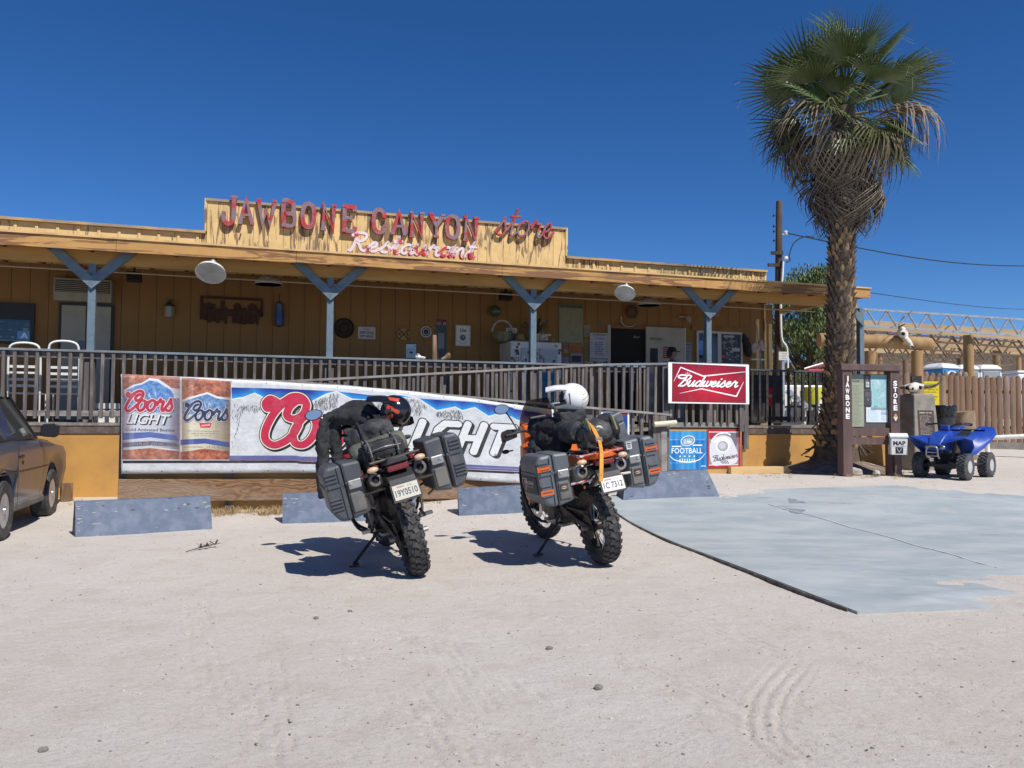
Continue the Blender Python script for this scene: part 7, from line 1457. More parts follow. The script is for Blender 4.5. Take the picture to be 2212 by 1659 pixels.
def frond_mesh(seed, m, pet=.75, R0=.9, droop=.35, nseg=24, spread=2.45, join=.42, ragged=.0, gap=0.0, sharp=1.9):
    rs = random.Random(seed); mb = MB(); hub = Vector((0, pet, .05 * pet))
    mb.tube([(0, 0, 0), (0, pet * .5, .05 * pet), hub], [.026, .02, .014], 5)
    for k in range(nseg):
        if gap and rs.random() < gap: continue
        a = -spread / 2 + spread * k / (nseg - 1) + rs.uniform(-.03, .03) * ragged; L = R0 * (.68 + .32 * math.cos(a * .85)) * rs.uniform(.85, 1.05); d0 = Vector((math.sin(a), math.cos(a), 0)); N = 7
        tn = Vector((math.cos(a), -math.sin(a), 0)); w0 = .5 * spread / (nseg - 1) * 1.02; dr = droop * rs.uniform(.7, 1.35); brk = rs.uniform(.5, .8); vs = []; cup = .12 * math.sin(abs(a)) ** 2
        for i in range(N + 1):
            t = i / N; r_ = L * t; d_ = dr * L * max(0, t - .38) ** sharp * 1.5
            if ragged and t > brk: d_ += (t - brk) * L * .9 * ragged * .35
            p = hub + d0 * (r_ - .45 * d_ * max(0, t - .4)) + Vector((ragged * .02 * math.sin(7 * t + k), 0, cup * L * t * (1 - .6 * t) - d_))
            w_ = L * w0 * (t if t < join else join * (1 - (t - join) / (1 - join)) ** .8); w_ = max(w_, .003)
            vs += [p - tn * w_ - Vector((0, 0, w_ * .55)), p + tn * w_ - Vector((0, 0, w_ * .55)), p + Vector((0, 0, w_ * .45))]
        fs = []
        for i in range(N): a_, b_ = 3 * i, 3 * i + 3; fs += [(a_, a_ + 2, b_ + 2, b_), (a_ + 2, a_ + 1, b_ + 1, b_ + 2)]
        mb.add(vs, fs)
        if rs.random() < .3: q = Vector(vs[-4]); mb.bar(q, q + Vector((rs.uniform(-.05, .05), rs.uniform(.0, .08), -rs.uniform(.12, .3))), .004, .002)
    return mb.build('frond', m, None)
proto = {'g': [frond_mesh(s, m_frond, R0=.95, droop=d, join=j) for s, d, j in ((1, .12, .42), (2, .22, .46), (3, .38, .4), (4, .16, .48))], 'h': [frond_mesh(s, m_frond, pet=.4, R0=.9, droop=d) for s, d in ((5, .2), (6, .4))],
         'o': [frond_mesh(s, m_frond2, R0=.95, droop=d, ragged=.6) for s, d in ((11, .6), (12, .9))],
         'b': [frond_mesh(s, m_dead, pet=.7, R0=.95, droop=d, ragged=1.6, spread=2.2, nseg=22, gap=.1) for s, d in ((21, .9), (22, 1.3), (23, .7))],
         'k': [frond_mesh(s, m_, pet=.5, R0=.9, droop=.35, ragged=1.4, spread=1.25, nseg=15, join=.4, gap=.1) for s, m_ in ((31, m_dead2), (32, m_dead2), (33, m_dead), (34, m_dead2))]}
used = set(); rs = random.Random(42)
def put(kind, base, az, el, roll, sc):
    src = rs.choice(proto[kind])
    if src.name not in used: used.add(src.name); o = src; o.parent = PT
    else: o = dup(src, PT)
    o.location = base; o.rotation_euler = (Matrix.Rotation(az, 3, 'Z') @ Matrix.Rotation(el, 3, 'X') @ Matrix.Rotation(roll, 3, 'Y')).to_euler(); o.scale = (sc, sc, sc)
ctr = tr(1.0)
for k in range(8): put('g', ctr + Vector((0, 0, .10)), k * 2.4 + .3, rad(rs.uniform(50, 84)), rs.uniform(-1.2, 1.2), rs.uniform(.95, 1.15))
for k in range(14): put('g', ctr + Vector((0, 0, .02)), k * 2.4 + .9, rad(rs.uniform(8, 44)), rs.uniform(-.9, .9), rs.uniform(1.02, 1.22))
for k in range(9): put('h', ctr + Vector((0, 0, -.02)), k * 2.4 + 1.7, rad(rs.uniform(0, 60)), rs.uniform(-.9, .9), rs.uniform(.85, 1.1))
put('g', ctr, 1.35, rad(20), .5, 1.3); put('g', ctr, -1.35, rad(26), -.5, 1.3); put('g', ctr + Vector((0, 0, .2)), -.5, rad(58), .9, 1.5); put('g', ctr + Vector((0, 0, .1)), .95, rad(40), -.9, 1.25)
for k in range(17): put('o' if k % 3 == 1 else 'g', ctr + Vector((0, 0, -.10)), k * 2.4 + .2, rad(rs.uniform(-42, 0)), rs.uniform(-.8, .8), rs.uniform(.95, 1.2))
for k in range(9): put('b', ctr + Vector((0, 0, -.15)), (k % 2) * math.pi + math.pi / 2 + rs.uniform(-.7, .7), rad(rs.uniform(-24, 4)), rs.uniform(-.7, .7), rs.uniform(1.05, 1.32))
for k in range(15): put('b', ctr + Vector((0, 0, -.25)), k * 2.4 + 1.1, rad(rs.uniform(-50, -18)), rs.uniform(-.7, .7), rs.uniform(.9, 1.1))
for k in range(20): put('b', ctr + Vector((0, 0, -.40 - .045 * k)), k * 2.4 + .5, rad(rs.uniform(-78, -50)), rs.uniform(-.6, .6), rs.uniform(.8, 1.05))
for k in range(74):
    h_ = k / 73; put('k', tr(1 - (.04 + .145 * h_)), k * 2.4 + .5, rad(rs.uniform(-82, -56) - 7 * h_), rs.uniform(-.5, .5), rs.uniform(.85, 1.25) * (1 - .12 * h_))
for lst in proto.values():
    for q in lst:
        if q.name not in used and q.parent is None: bpy.data.objects.remove(q)
# dry roots and fallen boots round the palm foot
mb = MB(); rs = random.Random(3)
for k in range(40):
    a = rs.uniform(0, 6.28); out = Vector((math.cos(a), math.sin(a), 0)); z = rs.uniform(.1, 1.1); R_ = .45 - .12 * z; p = tr(z / crown_z) + out * R_; mb.bar(p, p + out * rs.uniform(.1, .28) + Vector((0, 0, rs.uniform(-.28, .12))), rs.uniform(.05, .1), .02)
o = mb.build('old_leaf_bases', [m_trunk], PT); o['kind'] = 'stuff'
mb = MB(); r_ = []
for j in range(6):
    rr_ = .2 + .18 * j; r_.append([(rr_ * math.cos(a) * 1.25, rr_ * math.sin(a), .30 * (1 - j / 5) ** 1.3 - .06 * (j == 5)) for a in np.linspace(0, 2 * math.pi, 20, False)])
tag(mb.loft(r_).build('root_mound', M('mound_dirt', (.16, .115, .08), (.27, .22, .17), .95, sc=6, bs=.5, bsc=25, bd=.02), None, smooth=60, loc=(base_x, PY, pz)), 'dark mound of dirt and dead leaf litter round the palm foot', kind='structure')

# ------------------------------------------------------------------ leafy tree behind, utility pole, wires
q = aty(1742, 800, 24); TZ = float(gz(q.x, 24)); TR_ = T('pepper_tree', 'bushy green tree behind the right end of the porch', 'tree', (q.x, 24, TZ))
m_leafA = M('tree_leaf', (.12, .165, .05), (.17, .21, .08), .6, sc=2, spec=.3); m_leafB = M('tree_leaf_dark', (.075, .11, .04), (.11, .145, .055), .65, sc=2, spec=.3)
mb = MB().tube([(0, 0, -.1), (.1, 0, 1.0), (.05, .1, 2.2)], [.2, .16, .1], 10)
for k in range(7): a = k * .9; mb.tube([(.05, 0, 1.2 + .15 * k), (.6 * math.cos(a), .6 * math.sin(a), 2.1 + .2 * k), (1.1 * math.cos(a), 1.0 * math.sin(a), 2.5 + .25 * k)], [.08, .05, .02], 6)
mb.build('trunk', m_trunk, TR_, smooth=50)
rs = np.random.RandomState(6); cl = []
for k in range(86): a = rs.uniform(0, 6.28); zz = rs.uniform(.0, 1) ** .9; R_ = 1.0 * math.sin(math.pi * min(.97, .12 + zz * .82)) ** .55; rr_ = R_ * rs.uniform(.3, 1) ** .5; cl.append((rr_ * math.cos(a) * 1.05, rr_ * math.sin(a) * 1.0, .35 + zz * 3.5, rs.uniform(.24, .46)))
zt_ = aty(1735, 575, 24).z - TZ
mb = MB()
for (x, y, z, s) in cl:
    z = z / 3.9 * zt_
    for i in range(330):
        d = rs.normal(size=3); d = d / np.linalg.norm(d) * s * rs.uniform(.35, 1.15) ** .7; p = Vector((x + d[0], y + d[1], z + d[2] * .8 - .12 * abs(d[0]))); u = Vector(rs.normal(size=3)).normalized(); v = u.cross(Vector(rs.normal(size=3))).normalized(); L = rs.uniform(.035, .085); u = (u * .5 + Vector((0, 0, -.8))).normalized()
        mb.k = 0 if rs.rand() < .55 else 1; mb.add([p, p + u * L + v * L * .3, p + u * L * 2, p + u * L - v * L * .3], [(0, 1, 2, 3)])
mb.build('crown', [m_leafA, m_leafB], TR_)['kind'] = 'stuff'
UY = 20.5; pb0 = aty(1679, 800, UY); pt0 = aty(1683, 434, UY); uz = float(gz(pb0.x, UY))
UP = T('utility_pole', 'dark wooden utility pole with insulators and white conduit behind the porch corner', 'utility pole', (pb0.x, UY, uz)); hp_ = pt0.z - uz; lx = pt0.x - pb0.x
m_pole = M('creosote_pole', (.045, .032, .025), (.09, .068, .052), .9, sc=9, stretch=(1, 1, .1), bs=.3)
MB().tube([(0, 0, -.2), (lx * .5, 0, hp_ * .5), (lx, 0, hp_ - .03), (lx, 0, hp_)], [.12, .098, .075, .06], 14).build('pole', m_pole, UP, smooth=40)
for py in (466, 489, 500, 520): z = aty(1671, py, UY).z - uz; MB().box(lx - .15, lx - .06, -.03, .03, z - .008, z + .008).box(lx - .15, lx - .135, -.03, .03, z - .03, z + .03).build('pole_bracket', m_dkmetal, UP)
for (xa, xb_, py) in ((1666, 1692, 547), (1659, 1684, 573)): a = aty(xa, py, UY - .12); c_ = aty(xb_, py, UY - .12); MB().box(a.x - pb0.x, c_.x - pb0.x, -.13, -.08, a.z - uz - .03, a.z - uz + .05).build('cross_block', m_pole, UP)
cpts = [aty(x, y, UY - .16) for x, y in ((1692, 565), (1690, 600), (1687, 640), (1687, 700), (1690, 735), (1700, 752), (1702, 795))]; MB().tube([p - Vector((pb0.x, UY, uz)) for p in cr([tuple(p) for p in cpts], 4) and [Vector(p) for p in cr([tuple(p) for p in cpts], 4)]], .026, 8).build('conduit', m_white, UP, smooth=50)
z = aty(1695, 562, UY).z - uz; MB().lathe([(.0, .07), (.05, .06), (.06, 0), (.03, -.02)], 12, (lx * .75 + .12, -.16, z)).build('weather_head', m_white, UP, smooth=40)
z = aty(1700, 503, UY).z - uz; MB().lathe([(.035, -.05), (.05, -.02), (.03, 0), (.05, .02), (.03, .05)], 10, (lx + .16, 0, z)).tube([(lx, 0, z - .04), (lx + .16, 0, z - .04)], .012, 6).build('insulator', m_whitepipe, UP)
def wire(name, label, pts, r_=.012):
    P = [Vector(p) for p in pts]; w_ = T(name, label, 'wire', P[0]); MB().tube([p - P[0] for p in P], r_, 5).build('cable', M('wire_black', (.015, .015, .016), None, .6), w_)
ins = Vector((pb0.x + lx + .16, UY, uz + z))
far = aty(2300, 573, 30); wire('service_wire', 'black service cable running from the pole insulator past the palm to the right', [ins.lerp(far, k / 14) + Vector((0, 0, -.32 * math.sin(math.pi * k / 14))) for k in range(15)], .017)
dp = [aty(x, y, UY - .1) for x, y in ((1760, 513), (1738, 511), (1715, 525), (1705, 552), (1707, 562), (1698, 567))]; wire('service_drop', 'short looping cable from the wire down to the conduit head', cr([tuple(p) for p in dp], 5), .014)
a_ = aty(1870, 631, 18); c_ = aty(2300, 665, 40); wire('porch_wire', 'thin wire running right from the porch roof end', [a_.lerp(c_, k / 10) + Vector((0, 0, -.2 * math.sin(math.pi * k / 10))) for k in range(11)], .009)
c = Cv(80, 74, 2, 'd8d4ce'); [c.rect(4, 6 + 24 * k, 76, 20 + 24 * k, 'c9c2bc') or c.rect(0, 2 + 24 * k, 24, 22 + 24 * k, 'b8342e') for k in range(3)]; c.lines(28, 8, 72, 66, 6, '6a6460', .35, .7, 3)
a_ = aty(1682, 778, 19.8); b_ = aty(1702, 760, 19.8); r = T('meter_notice', 'small white and red notice under the conduit by the pole', 'notice', ((a_.x + b_.x) / 2, 19.8, (a_.z + b_.z) / 2)); w_ = (b_.x - a_.x) / 2; h_ = (b_.z - a_.z) / 2; mb = MB(); board(mb, -w_, w_, -h_, h_, -.02, .02); mb.build('panel', [c.material('meter_notice_print', .5, .1), m_white], r); MB().box(-.03, .03, .0, .04, -1.5, -h_).build('post', m_galv, r)
# ------------------------------------------------------------------ notice kiosk, map box, stone pillar
m_brown = M('brown_stain', (.105, .062, .055), (.14, .09, .08), .75, sc=6, bs=.25, bsc=30, stretch=(1, 1, .2)); m_panelbg = M('panel_back', (.10, .085, .075), None, .7)
p = G(1826, 1030); KY = p.y; q = aty(1934, 1000, KY + .18); wdk = q.x - p.x
K = T('notice_kiosk', 'brown wooden notice board with white lettered posts beside the palm', 'notice board', (p.x, KY, p.z), (0, 0, math.atan2(.18, wdk))); kx = lambda px: (aty(px, 900, KY + .09).x - p.x); kz = lambda py: aty(1880, py, KY + .09).z - p.z
W_ = kx(1934)
for x, n_ in ((0, 'l'), (W_, 'r')): MB().box(x - .09, x + .09, -.09, .09, -.15, kz(801)).build('post', m_brown, K, bevel=.008)
MB().box(-.13, W_ + .1, -.12, .12, kz(802) + .004, kz(795) + .06).build('top_beam', m_brown, K, bevel=.01)
MB().box(.091, W_ - .091, .0, .03, kz(925), kz(808)).build('back_panel', m_panelbg, K)
MB().box(.091, W_ - .091, -.06, .06, kz(942), kz(924)).build('lower_rail', m_brown, K); MB().box(.091, W_ - .091, -.075, .05, kz(960), kz(944.5)).build('lower_rail', m_brown, K)
def kpaper(nm, x0, y0, x1, y1, cvs, rough=.5): mb = MB(); board(mb, kx(x0), kx(x1), kz(y1), kz(y0), -.012, .004); mb.build(nm, [cvs.material(nm + '_%d' % x0, rough, .04), m_white], K)
m78 = lambda X, Y: ((2780 + .3255 * X) / 1.736, (1350 + .3255 * Y) / 1.736)
c = Cv(60, 160, 3, '9aa08a'); c.rect(0, 134, 60, 160, '8a8f80'); c.text('RULES', 14, 136, 6, '33362e', 0, .02, 28); c.lines(5, 6, 55, 128, 30, '6f7460', .5, .9, 4); kpaper('yellow_rules', 1831.5, 809, 1865, 932 - 10, c)
c = Cv(70, 110, 3, '9fc4c6'); rs = random.Random(2); 
for k in range(30): x, y = rs.uniform(0, 70), rs.uniform(0, 100); c.ell(x, y, rs.uniform(3, 12), rs.uniform(2, 9), rs.choice(['8cc8c4', 'b4d2ce', '96bec6', 'c2d6d6']), .5)
for k in range(7): c.stroke(cr([(rs.uniform(0, 70), rs.uniform(0, 110)) for _ in range(4)], 6), .7, '5f8f90', .7)
c.rect(0, 96, 70, 110, '7fa6a6'); c.ell(20, 10, 9, 4, '3aa8a0', .8); kpaper('area_map', 1882, 809, 1921, 892 - 6, c)
c = Cv(20, 36, 3, '4c4a4a'); c.lines(2, 20, 18, 34, 4, '9a9aa0', .6, .9, 1); c.rect(4, 2, 16, 18, 'c8cace'); c.lines(5, 4, 15, 16, 3, '3c3c40', .5, .9, 2); kpaper('dark_card', 1868, 812, 1881, 838, c)
c = Cv(36, 56, 3, '4a474c'); c.lines(4, 34, 32, 50, 4, '8c8a90', .5, .9, 3); c.poly([(14, 26), (22, 26), (18, 16)], '8c8a90'); kpaper('dark_leaflet', 1866.5, 844, 1884, 876, c)
c = Cv(90, 62, 3, 'd4e2e8'); c.lines(5, 5, 58, 56, 11, '9aa8b0', .45, .8, 6); c.rect(62, 30, 88, 44, 'a8b6be'); c.lines(63, 6, 86, 28, 5, '8e9ca4', .5, .8, 7); c.rect(62, 46, 88, 58, 'bccad2'); kpaper('blue_form', 1870.5, 880, 1921.5, 912, c)
def vlet(x, word_, z1, z0, flip=0):
    for i, ch in enumerate(word_):
        z = z1 + (z0 - z1) * (i + .5) / len(word_); c = Cv(30, 40, 3, '4d3a38'); c.text(ch, 15, 6, 28, 'ecebe8', 0, .05, 22 if ch not in 'IJ' else None, ax=.5); mb = MB(); board(mb, x - .052, x + .052, z - .062, z + .062, -.094, .0035); mb.build('letter_tile', [c.material('tile_%s_%d' % (word_, i), .5, .05), m_brown], K)
vlet(0.0, 'JAWBONE', kz(812), kz(906)); vlet(W_, 'STORE', kz(821), kz(887))
c = Cv(30, 44, 3, '4a3f38'); c.poly([(15, 42), (3, 22), (27, 22)], 'd09a2c'); c.poly([(15, 2), (3, 22), (27, 22)], 'c9d6d8'); c.stroke([(15, 42), (3, 22), (15, 2), (27, 22)], 1.5, '2c2c2c', 1, True); mb = MB(); board(mb, W_ - .06, W_ + .06, kz(912), kz(890), -.094, .0035); mb.build('badge_tile', [c.material('badge_tile', .5, .05), m_brown], K)
p = G(1937, 1030); r = T('map_box', 'white metal mailbox lettered MAP on a brown post before the stone pillar', 'mailbox', (p.x, p.y - .05, p.z), (0, 0, rad(-14))); bx = lambda py: aty(1935, py, p.y - .05).z - p.z
MB().box(-.055, .055, -.04, .06, -.1, bx(978)).build('post', m_brown, r, bevel=.006)
MB().box(-.135, .135, -.13, .11, bx(982), bx(945)).build('box', m_white, r, bevel=.01); MB().add([(x, y, z) for x in (-.145, .145) for y, z in ((-.145, bx(945) + .003), (.12, bx(945) + .003), (.12, bx(937) + .01), (-.06, bx(937) + .01), (-.145, bx(942)))], [(4, 3, 2, 1, 0), (5, 6, 7, 8, 9), (0, 1, 6, 5), (1, 2, 7, 6), (2, 3, 8, 7), (3, 4, 9, 8), (4, 0, 5, 9)]).build('lid', m_white, r)
c = Cv(54, 70, 4, 'dcdcda'); c.text('MAP', 5, 42, 19, '2c2c30', 0, .045, 45); c.rect(3, 36, 51, 38, '55555a'); c.rect(13, 3, 41, 33, '3a3a40'); c.stroke([(19, 27), (27, 10), (35, 27)], 2, 'c8c8c8'); mb = MB(); board(mb, -.12, .12, bx(982) + .01, bx(948), -.134, .003); mb.build('map_plate', [c.material('map_plate', .4, .05), m_white], r)
c1_ = G(1975, 1016); py_ = c1_.y + .35; r = T('stone_pillar', 'tapered grey stone pillar with a brown lettered plaque', 'monument', (aty(1976, 1000, py_).x, py_, float(gz(c1_.x, py_))), (0, 0, rad(32)))
hp2 = aty(1976, 850, py_ - .3).z - float(gz(c1_.x, py_)); m_stone = M('pillar_stone', (.27, .245, .21), (.20, .18, .155), .9, sc=4, bs=.6, bsc=16, bd=.012)
MB().loft([[(-s, -s, z), (s, -s, z), (s, s, z), (-s, s, z)] for z, s in ((-.1, .36), (.5, .325), (hp2 - .04, .265), (hp2, .25))]).build('shaft', m_stone, r, bevel=.02)
def pillar_side(side, z0, z1, hw, cvs, nm):
    s0, s1 = np.interp(z0, [-.1, .5, hp2], [.36, .325, .255]) + .006, np.interp(z1, [-.1, .5, hp2], [.36, .325, .255]) + .006
    if side == 'L': f = [(-hw, -s0, z0), (hw, -s0, z0), (hw, -s1, z1), (-hw, -s1, z1)]
    else: f = [(s0, -hw, z0), (s0, hw, z0), (s1, hw, z1), (s1, -hw, z1)]
    n_ = Vector((0, .012, 0)) if side == 'L' else Vector((-.012, 0, 0)); mb = MB(); F_ = [Vector(q) for q in f]; mb.quad(*F_, uv=[(0, 0), (1, 0), (1, 1), (0, 1)]); B_ = [q + n_ for q in F_]
    mb.mat(1).add(F_ + B_, [(0, 4, 5, 1), (1, 5, 6, 2), (2, 6, 7, 3), (3, 7, 4, 0)]); mb.build(nm, [cvs.material(nm, .6, .06), m_brown], r)
c = Cv(70, 240, 2.5, '4c3f3a'); c.lines(8, 222, 62, 232, 1, 'b0a8a0', .7, 1, 1, .05); c.lines(8, 8, 62, 216, 34, '9c938a', .5, .95, 2, .3)
pillar_side('L', .30, hp2 * .78, .21, c, 'plaque')
tag(r, r['label']); c = Cv(50, 50, 2, '8f7a68'); c.rect(3, 3, 47, 47, 'a08c7a'); pillar_side('L', hp2 * .86, hp2 * .95, .09, c, 'badge')
r.rotation_euler = (0, 0, rad(20))
# bleached skulls
m_bone = M('skull_bone', (.70, .67, .60), (.46, .41, .34), .8, sc=10)
def cow_skull(name, label, loc, rot, s, horn=True):
    r = T(name, label, 'skull', loc, rot); r.scale = (s, s, s)
    o = MB().ell((0, .03, .09), (.10, .12, .085)).ell((0, -.13, .06), (.065, .15, .055)).ell((0, -.26, .045), (.05, .05, .04)).tube([(-.15, .09, .12), (0, .10, .15), (.15, .09, .12)], [.03, .045, .03], 10).build('skull', m_bone, r); soft(o, .014, .012, .06)
    for q in (-1, 1):
        MB().ell((q * .088, -.01, .095), (.03, .036, .032)).build('eye_socket', m_dark, r, smooth=60); MB().ell((q * .03, -.295, .05), (.014, .02, .022)).build('nostril', m_dark, r, smooth=60)
        if horn: MB().tube(cr([(q * .14, .09, .12), (q * .25, .08, .12), (q * .34, .04, .16), (q * .40, .0, .24)], 5), [.034 - .0018 * k for k in range(16)], 8).build('horn', M('horn', (.20, .16, .11), (.4, .34, .26), .6, sc=5), r, smooth=60)
    return r
pp = Vector((c1_.x, py_, 0)); cow_skull('cow_skull', 'white bleached cow skull with horns on top of the stone pillar', (aty(1974, 848, py_ - .05).x, py_ - .05, aty(1974, 850, py_ - .25).z + .0), (rad(-4), 0, rad(-34)), 1.3)
MB().box(-.10, .10, -.0, .06, .14, .36).build('camera_box', m_dkmetal, T('box_light', 'dark square lamp box fixed behind the pillar skull', 'lamp', (aty(1981, 843, py_ + .25).x, py_ + .25, aty(1981, 850, py_ + .25).z)))
# rocks and scrap below the notice board
m_rock = M('pale_rock', (.50, .46, .40), (.34, .30, .25), .9, sc=7, bs=.4, bsc=20)
rs = random.Random(5)
for k, (px, py, s, lb) in enumerate(((1850, 1002, .17, 'biggest pale rock under the notice board'), (1866, 1006, .11, 'second pale rock under the notice board right of the big one'), (1880, 1014, .15, 'rounded pale rock near the map box post'), (1848, 1020, .12, 'low tan rock at the left kiosk post'), (1893, 1022, .08, 'smallest rock beside the map box post'))):
    g_ = G(px, py + 8); r = T('rock', lb, 'rock', (g_.x, g_.y, float(gz(g_.x, g_.y)) + .06), (0, 0, rs.uniform(0, 6)), 'rocks under the notice board'); mb = MB(); 
    bm = bmesh.new(); bmesh.ops.create_icosphere(bm, subdivisions=3, radius=1); 
    for v in bm.verts: v.co = Vector((v.co.x * s, v.co.y * s * .8, max(v.co.z, -.3) * s * .75)) * (1 + .35 * mn.noise(v.co * 1.4 + Vector((k * 3, 0, 0))))
    me = bpy.data.meshes.new('stone'); bm.to_mesh(me); bm.free(); me.materials.append(m_rock); o = bpy.data.objects.new('stone', me); COL.objects.link(o); o.parent = r; me.polygons.foreach_set('use_smooth', [True] * len(me.polygons)); me.set_sharp_from_angle(angle=rad(28))
g_ = G(1872, 985); r = T('fallen_branch', 'dark dead palm boot lying against the wall behind the notice board', 'branch', (g_.x - .1, g_.y + .5, float(gz(g_.x, g_.y + .5)) + .28), (0, 0, .2)); soft(MB().tube([(-.35, 0, .0), (0, 0, .02), (.3, 0, -.03), (.55, 0, -.02)], [.10, .15, .10, .03], 10, sq=.7).build('boot', M('dark_boot', (.035, .028, .022), (.07, .055, .04), .95, sc=8), r), .018, .03)
# ------------------------------------------------------------------ small quad bike
p = G(2086, 1039); fw = Vector((-.75, -.66, 0)).normalized(); rt = Vector((fw.y, -fw.x, 0)); QS = .92
Q = T('quad_bike', 'small blue quad bike with grey knobby tyres parked right of the stone pillar', 'quad bike', (p.x, p.y, p.z), (0, 0, math.atan2(-fw.x, fw.y)))
# local: y forward, x right; the left front tyre touches the origin's side
QT, QB, QR = .39 * QS, 1.02 * QS, .235 * QS
Q.location = Vector((p.x, p.y, p.z)) + rt * QT - fw * 0.0; Q.location.z = float(gz(Q.location.x, Q.location.y)) + .01
m_qblue = M('quad_blue', (.010, .055, .36), (.03, .08, .33), .42, sc=6); m_qtyre = M('quad_tyre', (.085, .085, .088), (.05, .05, .05), .85, sc=16, bs=.3)
for y, wd in ((0, .17), (-QB, .20)):
    for s in (-1, 1):
        q = E('wheel', Q, (s * QT, y, QR)); h = wd / 2 * QS; mb = MB().lathe([(QR * .48, -h), (QR * .80, -h * 1.02), (QR * .95, -h * .8), (QR * .97, 0), (QR * .95, h * .8), (QR * .80, h * 1.02), (QR * .48, h)], 36, ax=(1, 0, 0), cap=False)
        for k in range(22):
            a = 2 * math.pi * k / 22
            for j in (-1, 0, 1): mb.M = xf(RX(a + (.14 if j else 0)), TL(j * h * .6, 0, QR * .975), Matrix.Rotation(.4 * j, 4, 'Z')); mb.box(-h * .24, h * .24, -.016, .016, -.01, .012)
        mb.M = None; mb.build('tyre', m_qtyre, q, smooth=30)
        MB().lathe([(QR * .50, h * .95 * s), (QR * .44, h * .9 * s), (QR * .38, h * .2 * s), (QR * .2, h * .25 * s), (QR * .12, h * .7 * s), (0, h * .72 * s)], 28, ax=(1, 0, 0)).build('rim', M('quad_rim', (.68, .67, .65), None, .35, .5), q, smooth=30)
MB().bar((-QT, 0, QR), (QT, 0, QR), .04, .05).bar((-QT, -QB, QR), (QT, -QB, QR), .05, .05).box(-.12, .12, -QB + .1, -.05, .16, .26).box(-.14, .14, -QB * .75, -QB * .3, .2, .42).build('chassis', m_dusty, Q)
for s in (-1, 1):
    fl = lambda rows: [[(s * x, y, z), (s * xm, y, zm), (s * xo_, y, zo), (s * (xo_ + .015), y, zo - dp), (s * (xo_ - .01), y, zo - dp), (s * (xm - .01), y, zm - .025), (s * x, y, z - .03)] for x, xm, xo_, y, z, zm, zo, dp in rows]
    MB().loft(fl([(.08, .15, .22, .31, .50, .53, .56, .025), (.09, .26, .45, .25, .56, .60, .62, .03), (.10, .30, .50, .10, .62, .63, .60, .04), (.11, .29, .47, -.06, .63, .60, .52, .06), (.12, .22, .34, -.20, .58, .52, .40, .08), (.12, .16, .20, -.34, .50, .44, .34, .08)])).build('front_fender', m_qblue, Q, smooth=24, bevel=.006)
    MB().loft(fl([(.10, .14, .18, -QB * .50, .50, .44, .34, .06), (.11, .22, .31, -QB * .70, .56, .53, .43, .07), (.11, .28, .44, -QB * .95, .64, .64, .58, .05), (.11, .28, .46, -QB * 1.18, .70, .70, .67, .03), (.11, .24, .36, -QB * 1.40, .76, .76, .75, .02)])).build('rear_fender', m_qblue, Q, smooth=24, bevel=.006)
    MB().tube([(s * .05, -.20, .74), (s * .16, -.20, .80), (s * .34, -.27, .79)], .013, 8).build('handlebar', m_black, Q, smooth=50); MB().tube([(s * .26, -.25, .795), (s * .38, -.285, .785)], .02, 8).build('grip', m_black, Q); MB().bar((s * .25, -.19, .80), (s * .36, -.20, .785), .012, .012).build('lever', m_alu, Q)
    MB().tube([(s * .16, .0, .30), (s * .20, -.04, .55)], .03, 8).build('shock', m_dkmetal, Q); MB().bar((s * .10, .02, .28), (s * QT * .8, 0, QR), .03, .03).build('a_arm', m_dkmetal, Q)
    MB().ell((s * .12, .30, .46), (.045, .03, .03), 10, 7).build('headlight', m_alu, Q, smooth=60); MB().box(*sorted((s * .2, s * .36)), -QB * .7, -QB * .35, .20, .225).build('foot_rest', m_dusty, Q)
MB().loft([[(-x, y, z0), (x, y, z0), (x * .85, y, z1), (-x * .85, y, z1)] for x, y, z0, z1 in ((.10, .34, .42, .50), (.15, .22, .42, .62), (.14, .02, .40, .68), (.11, -.18, .42, .70), (.09, -.30, .40, .60))]).build('nose', m_qblue, Q, smooth=40, bevel=.015)
for k in range(4): MB().box(-.115, .115, .335 - .045 * k, .35 - .045 * k, .47 + .045 * k, .485 + .045 * k).build('grille_slat', m_black, Q)
MB().box(-.07, .07, -.17, -.08, .70, .78).build('bar_pad', m_qblue, Q, bevel=.015)
MB().loft([[(-x, y, z), (x, y, z), (x * .8, y, z + .08), (-x * .8, y, z + .08)] for x, y, z in ((.08, -.30, .54), (.12, -QB * .6, .52), (.12, -QB * .95, .56), (.09, -QB * 1.15, .62))]).build('seat', m_black, Q, smooth=40)
MB().box(-.3, .3, -QB * 1.28, -QB * 1.12, .70, .715).build('rear_rack', m_qblue, Q)
for x in (-.2, .14): MB().box(x, x + .09, -QB * 1.22, -QB * 1.14, .716, .719).build('decal', m_white, Q)
MB().tube(cr([(-.08, .33, .30), (-.09, .42, .34), (-.07, .43, .46), (.07, .43, .46), (.09, .42, .34), (.08, .33, .30)], 5), .014, 8).build('bumper', m_alu, Q, smooth=50)
for z in (.34, .39): MB().tube([(-.085, .425, z), (.085, .425, z)], .01, 6).build('bumper_bar', m_alu, Q)
for ch in list(Q.children):
    if not ch.name.startswith(('wheel', 'chassis', 'a_arm')): ch.scale = (1, 1, 1.16)
